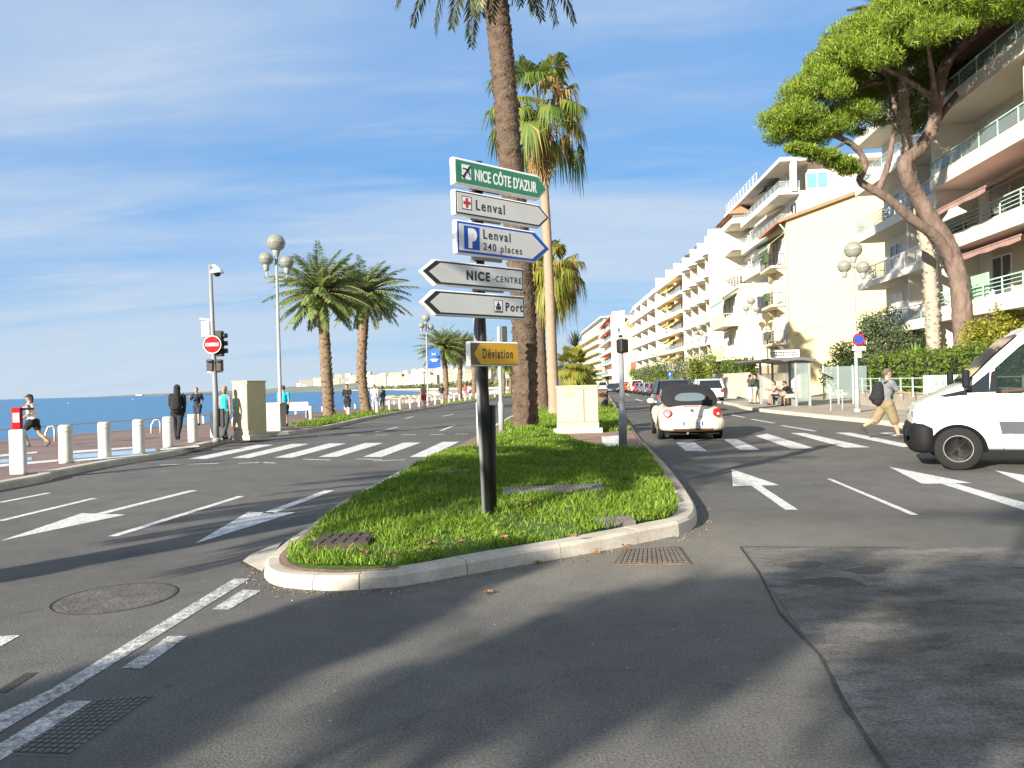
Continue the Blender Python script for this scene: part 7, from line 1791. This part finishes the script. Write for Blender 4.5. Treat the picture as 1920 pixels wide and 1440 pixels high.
    def f_hair(b):
        b.ball(hd + Vector((0, -.022, .038)), (.083, .096, .100), 14, 10); b.ball(hd + Vector((0, .03, .085)), (.066, .068, .052), 10, 8)
        if hairlen: limb(b, hd + Vector((0, -.07, .02)), hd + Vector((0, -.10, -hairlen)), .062, .03)
    if hood:
        def f_hood(b): b.ball(hd + Vector((0, -.02, .01)), (.105, .12, .135), 14, 10); limb(b, up(.50, -.03), hd - Vector((0, .04, .04)), .11, .10)
        garment('hood', f_hood, cloth(*top))
    else: garment('hair', f_hair, hm)
    if cap:
        cm = cloth(*cap); b = MB(); b.M = Matrix.Scale(k, 4) @ Matrix.Translation((0, 0, dz)); b.ball(hd + Vector((0, -.005, .062)), (.09, .108, .075), 14, 8); b.ball(hd + hdir * .12 + Vector((0, 0, .05)), (.066, .085, .012), 12, 6); b.build('cap', cm, t_)
    if vox < .011:
        em = pm('eye', (.03, .02, .015), .2, .05)
        for s in (-1, 1): b = MB(); b.M = Matrix.Scale(k, 4) @ Matrix.Translation((0, 0, dz)); b.ball(hd + hdir * .087 + Vector((s * .031, 0, .018)), .010, 8, 6); b.build('eye', em, t_)
        b = MB(); b.M = Matrix.Scale(k, 4) @ Matrix.Translation((0, 0, dz)); b.ball(hd + hdir * .098 + Vector((0, 0, -.052)), (.024, .008, .006), 8, 6); b.build('mouth', pm('lips', (.30, .10, .08), .5, .05), t_)
    if pack:
        def f_pack(b):
            for z0, z1, r_ in ((.06, .40, .135), (.10, .30, .15)): limb(b, up(z0, -.24, -.03), up(z1, -.23, -.03), r_, r_ * .85); limb(b, up(z0, -.24, .03), up(z1, -.23, .03), r_, r_ * .85)
            limb(b, up(.10, -.36, -.05), up(.10, -.36, .05), .07, .07)
            for s in (-1, 1): limb(b, up(.49, -.12, s * .11), up(.53, .03, s * .11), .03, .03); limb(b, up(.53, .03, s * .11), up(.36, .165, s * .125), .03, .026); limb(b, up(.36, .165, s * .125), up(.12, .02, s * .17), .026, .02)
        garment('backpack', f_pack, cloth(*pack), max(.012, vox))
    if hold: hold(t_, AR, k, dz)
    return t_
def face(px0, py0, px1, py1):  # not used for placement, only headings
    return 0
def bottle(t_, AR, k, dz):
    wr = AR[1][1] + AR[1][2] * .08; b = MB(); b.lathe([(.03, -.10), (.033, -.08), (.033, .06), (.012, .10), (.012, .12)], (wr.x * k, wr.y * k, (wr.z + dz) * k), 10); b.build('bottle', pm('pale_green_bottle', (.35, .60, .45), .2, .05, coat=.5), t_)
# the man crossing on the right, walking to the right edge
q = G(1663, 822); person('man with grey shirt, black backpack and camouflage shorts striding over the crosswalk', (q.x, q.y, 0), R(-83), 1.77, 4, ((-30, 32), (20, 4)), ((16, 10, 95), (36, 8, 42)), ('grey', (.15, .16, .165)), ('camo', (.20, .155, .09)), 1.08, 'short', (.10, .085, .07), shoes=(.05, .048, .045), skin=skin_m, pack=('black', (.014, .014, .015)), vox=.0105, slim=1.08)
# promenade walkers
q = G(63, 838, .13); person('jogger in white tank top, black shorts and black cap running left', q, R(82), 1.66, 8, ((38, 60), (-20, 30)), ((-30, 12, 90), (30, 12, 95)), ('white', (.70, .69, .66)), ('black', (.015, .015, .016)), .55, 'none', (.05, .03, .02), .12, ('black', (.015, .015, .016)), (.10, .10, .10), skin_t, vox=.012, slim=.92)
q = G(334, 825, .13); person('walking figure all in black with hood and backpack beside a bollard', q, R(14), 1.80, 4, ((22, 6), (-24, 22)), ((14, 8, 40), (-16, 8, 20)), ('black_hoodie', (.016, .016, .018)), ('black_trousers', (.018, .018, .02)), False, 'long', hood=True, pack=('black', (.014, .014, .015)), vox=.013)
q = G(371, 797, .13); person('runner in navy shirt and shorts coming towards us by the sea', q, R(186), 1.78, 6, ((20, 20), (-12, 70)), ((-25, 14, 85), (28, 14, 90)), ('navy', (.02, .025, .05)), ('navy_shorts', (.03, .035, .06)), .75, 'short', (.22, .13, .07), skin=skin_m, vox=.013)
q = G(423, 824, .13); person('woman in turquoise top and dark leggings walking away behind the signal mast', q, R(-6), 1.68, 2, ((16, 6), (-16, 18)), ((12, 10, 15), (-14, 10, 15)), ('turquoise', (.03, .42, .55)), ('leggings', (.05, .07, .06)), False, 'none', (.30, .19, .10), .10, skin=skin_t, vox=.013, slim=.9)
q = G(533, 801, .13); person('walker in turquoise shirt and black shorts behind the tall globe lamp', q, R(20), 1.72, 2, ((18, 6), (-18, 18)), ((16, 8, 20), (-16, 8, 20)), ('turquoise', (.03, .42, .55)), ('black', (.015, .015, .016)), .7, 'short', (.05, .03, .02), skin=skin_t, vox=.014)
q = G(652, 781, .13); person('person in black standing between the two near palms', q, R(170), 1.74, 0, ((6, 4), (-6, 6)), ((20, 8, 70), (20, 8, 80)), ('black', (.015, .015, .016)), ('black_trousers', (.018, .018, .02)), .8, 'short', (.05, .03, .02), vox=.016)
q = G(703, 771, .13); person('person in white shirt and pale jeans of the strolling couple', q, R(10), 1.78, 2, ((16, 6), (-16, 16)), ((14, 8, 15), (-14, 8, 15)), ('white', (.70, .69, .66)), ('jeans', (.30, .36, .45)), False, 'short', (.12, .07, .04), vox=.016)
q = G(717, 770, .13); person('person with long hair and grey dark clothes of the strolling couple', q, R(6), 1.68, 2, ((-16, 16), (16, 6)), ((12, 8, 20), (-12, 8, 20)), ('dark_grey', (.09, .10, .11)), ('grey_trousers', (.2, .2, .21)), False, 'long', (.05, .03, .02), .2, vox=.016, slim=.9)
q = G(795, 764, .13); person('two toned walker in red and white near the blue banner', q, R(185), 1.7, 2, ((14, 6), (-14, 16)), ((14, 8, 20), (-14, 8, 20)), ('pink', (.50, .22, .20)), ('red_shorts', (.42, .07, .06)), .7, 'none', (.05, .03, .02), skin=skin_t, vox=.018)
for i, (px, py, c_, nm) in enumerate(((829, 760, (.02, .02, .022), 'dark clothed stroller past the blue banner'), (873, 751, (.45, .07, .06), 'stroller in red between the far palms'), (880, 750.5, (.5, .48, .45), 'stroller in pale clothes between the far palms'))):
    q = G(px, py, .13); person(nm, q, R(180 * (i % 2)), 1.72, 0, ((14, 6), (-14, 16)), ((12, 8, 20), (-12, 8, 20)), ('tone%d' % i, c_), ('grey_trousers', (.2, .2, .21)), .7, 'short', vox=.02)
# at the bus shelter
g = BS
q = A(1407, 750, 46); person('person with pale jeans and dark bag talking beside the shelter', (q.x, 46, .13), R(-60), 1.70, 0, ((6, 4), (-6, 6)), ((20, 8, 60), (10, 8, 30)), ('dark_top', (.06, .045, .05)), ('pale_jeans', (.48, .50, .54)), False, 'short', (.03, .02, .015), .15, vox=.015, slim=.92)
q = A(1417, 750, 45.2); person('person in dark jacket and beige trousers standing beside the shelter', (q.x, 45.2, .13), R(70), 1.72, 0, ((6, 4), (-8, 6)), ((24, 8, 70), (16, 8, 40)), ('dark_green_jacket', (.035, .05, .045)), ('beige_trousers', (.50, .40, .28)), False, 'long', (.03, .02, .015), pack=('black', (.014, .014, .015)), vox=.015)
sd_ = lambda lx, ly: BS + Matrix.Rotation(R(92), 3, 'Z') @ Vector((lx, ly, 0))
p_ = sd_(1.15, .45); person('seated person in black leaning forward on the shelter bench', (p_.x, p_.y, .13), R(92 - 10), 1.75, 34, ((78, 80), (84, 86)), ((50, 8, 60), (46, 8, 66)), ('black', (.015, .015, .016)), ('light_shorts', (.38, .34, .28)), .7, 'short', (.02, .014, .01), skin=skin_m, sit=True, drop=-.37, vox=.014)
p_ = sd_(3.3, .45); person('seated person in red and white top on the shelter bench', (p_.x, p_.y, .13), R(92 + 6), 1.66, 12, ((80, 84), (86, 88)), ((40, 8, 70), (40, 8, 70)), ('red_white', (.50, .25, .22)), ('black', (.015, .015, .016)), .6, 'short', (.02, .014, .01), .12, skin=skin_t, sit=True, drop=-.37, vox=.015)
# van driver, forearm on the wheel
vm = Matrix.Translation(van.location) @ Matrix.Rotation(van.rotation_euler.z, 4, 'Z')
p_ = vm @ Vector((-.48, -1.25, 0)); drv = person('van driver with a bare forearm on the steering wheel', (p_.x, p_.y, 0), van.rotation_euler.z, 1.76, -6, ((80, 60), (84, 62)), ((58, 8, 26), (54, 8, 30)), ('driver_shirt', (.07, .09, .12)), ('driver_trousers', (.04, .04, .05)), False, 'short', (.05, .03, .02), skin=skin_m, sit=True, drop=.04, vox=.013)
b = MB(); b.M = Matrix.Translation((-.42, -.62, 1.32)) @ Matrix.Rotation(R(-62), 4, 'X'); n = 24
b.tube([(.19 * math.cos(2 * math.pi * i / n), .19 * math.sin(2 * math.pi * i / n), 0) for i in range(n + 1)], .016, 6); b.bar((-.18, 0, 0), (.18, 0, 0), .03); b.build('steering_wheel', trim_m, van)
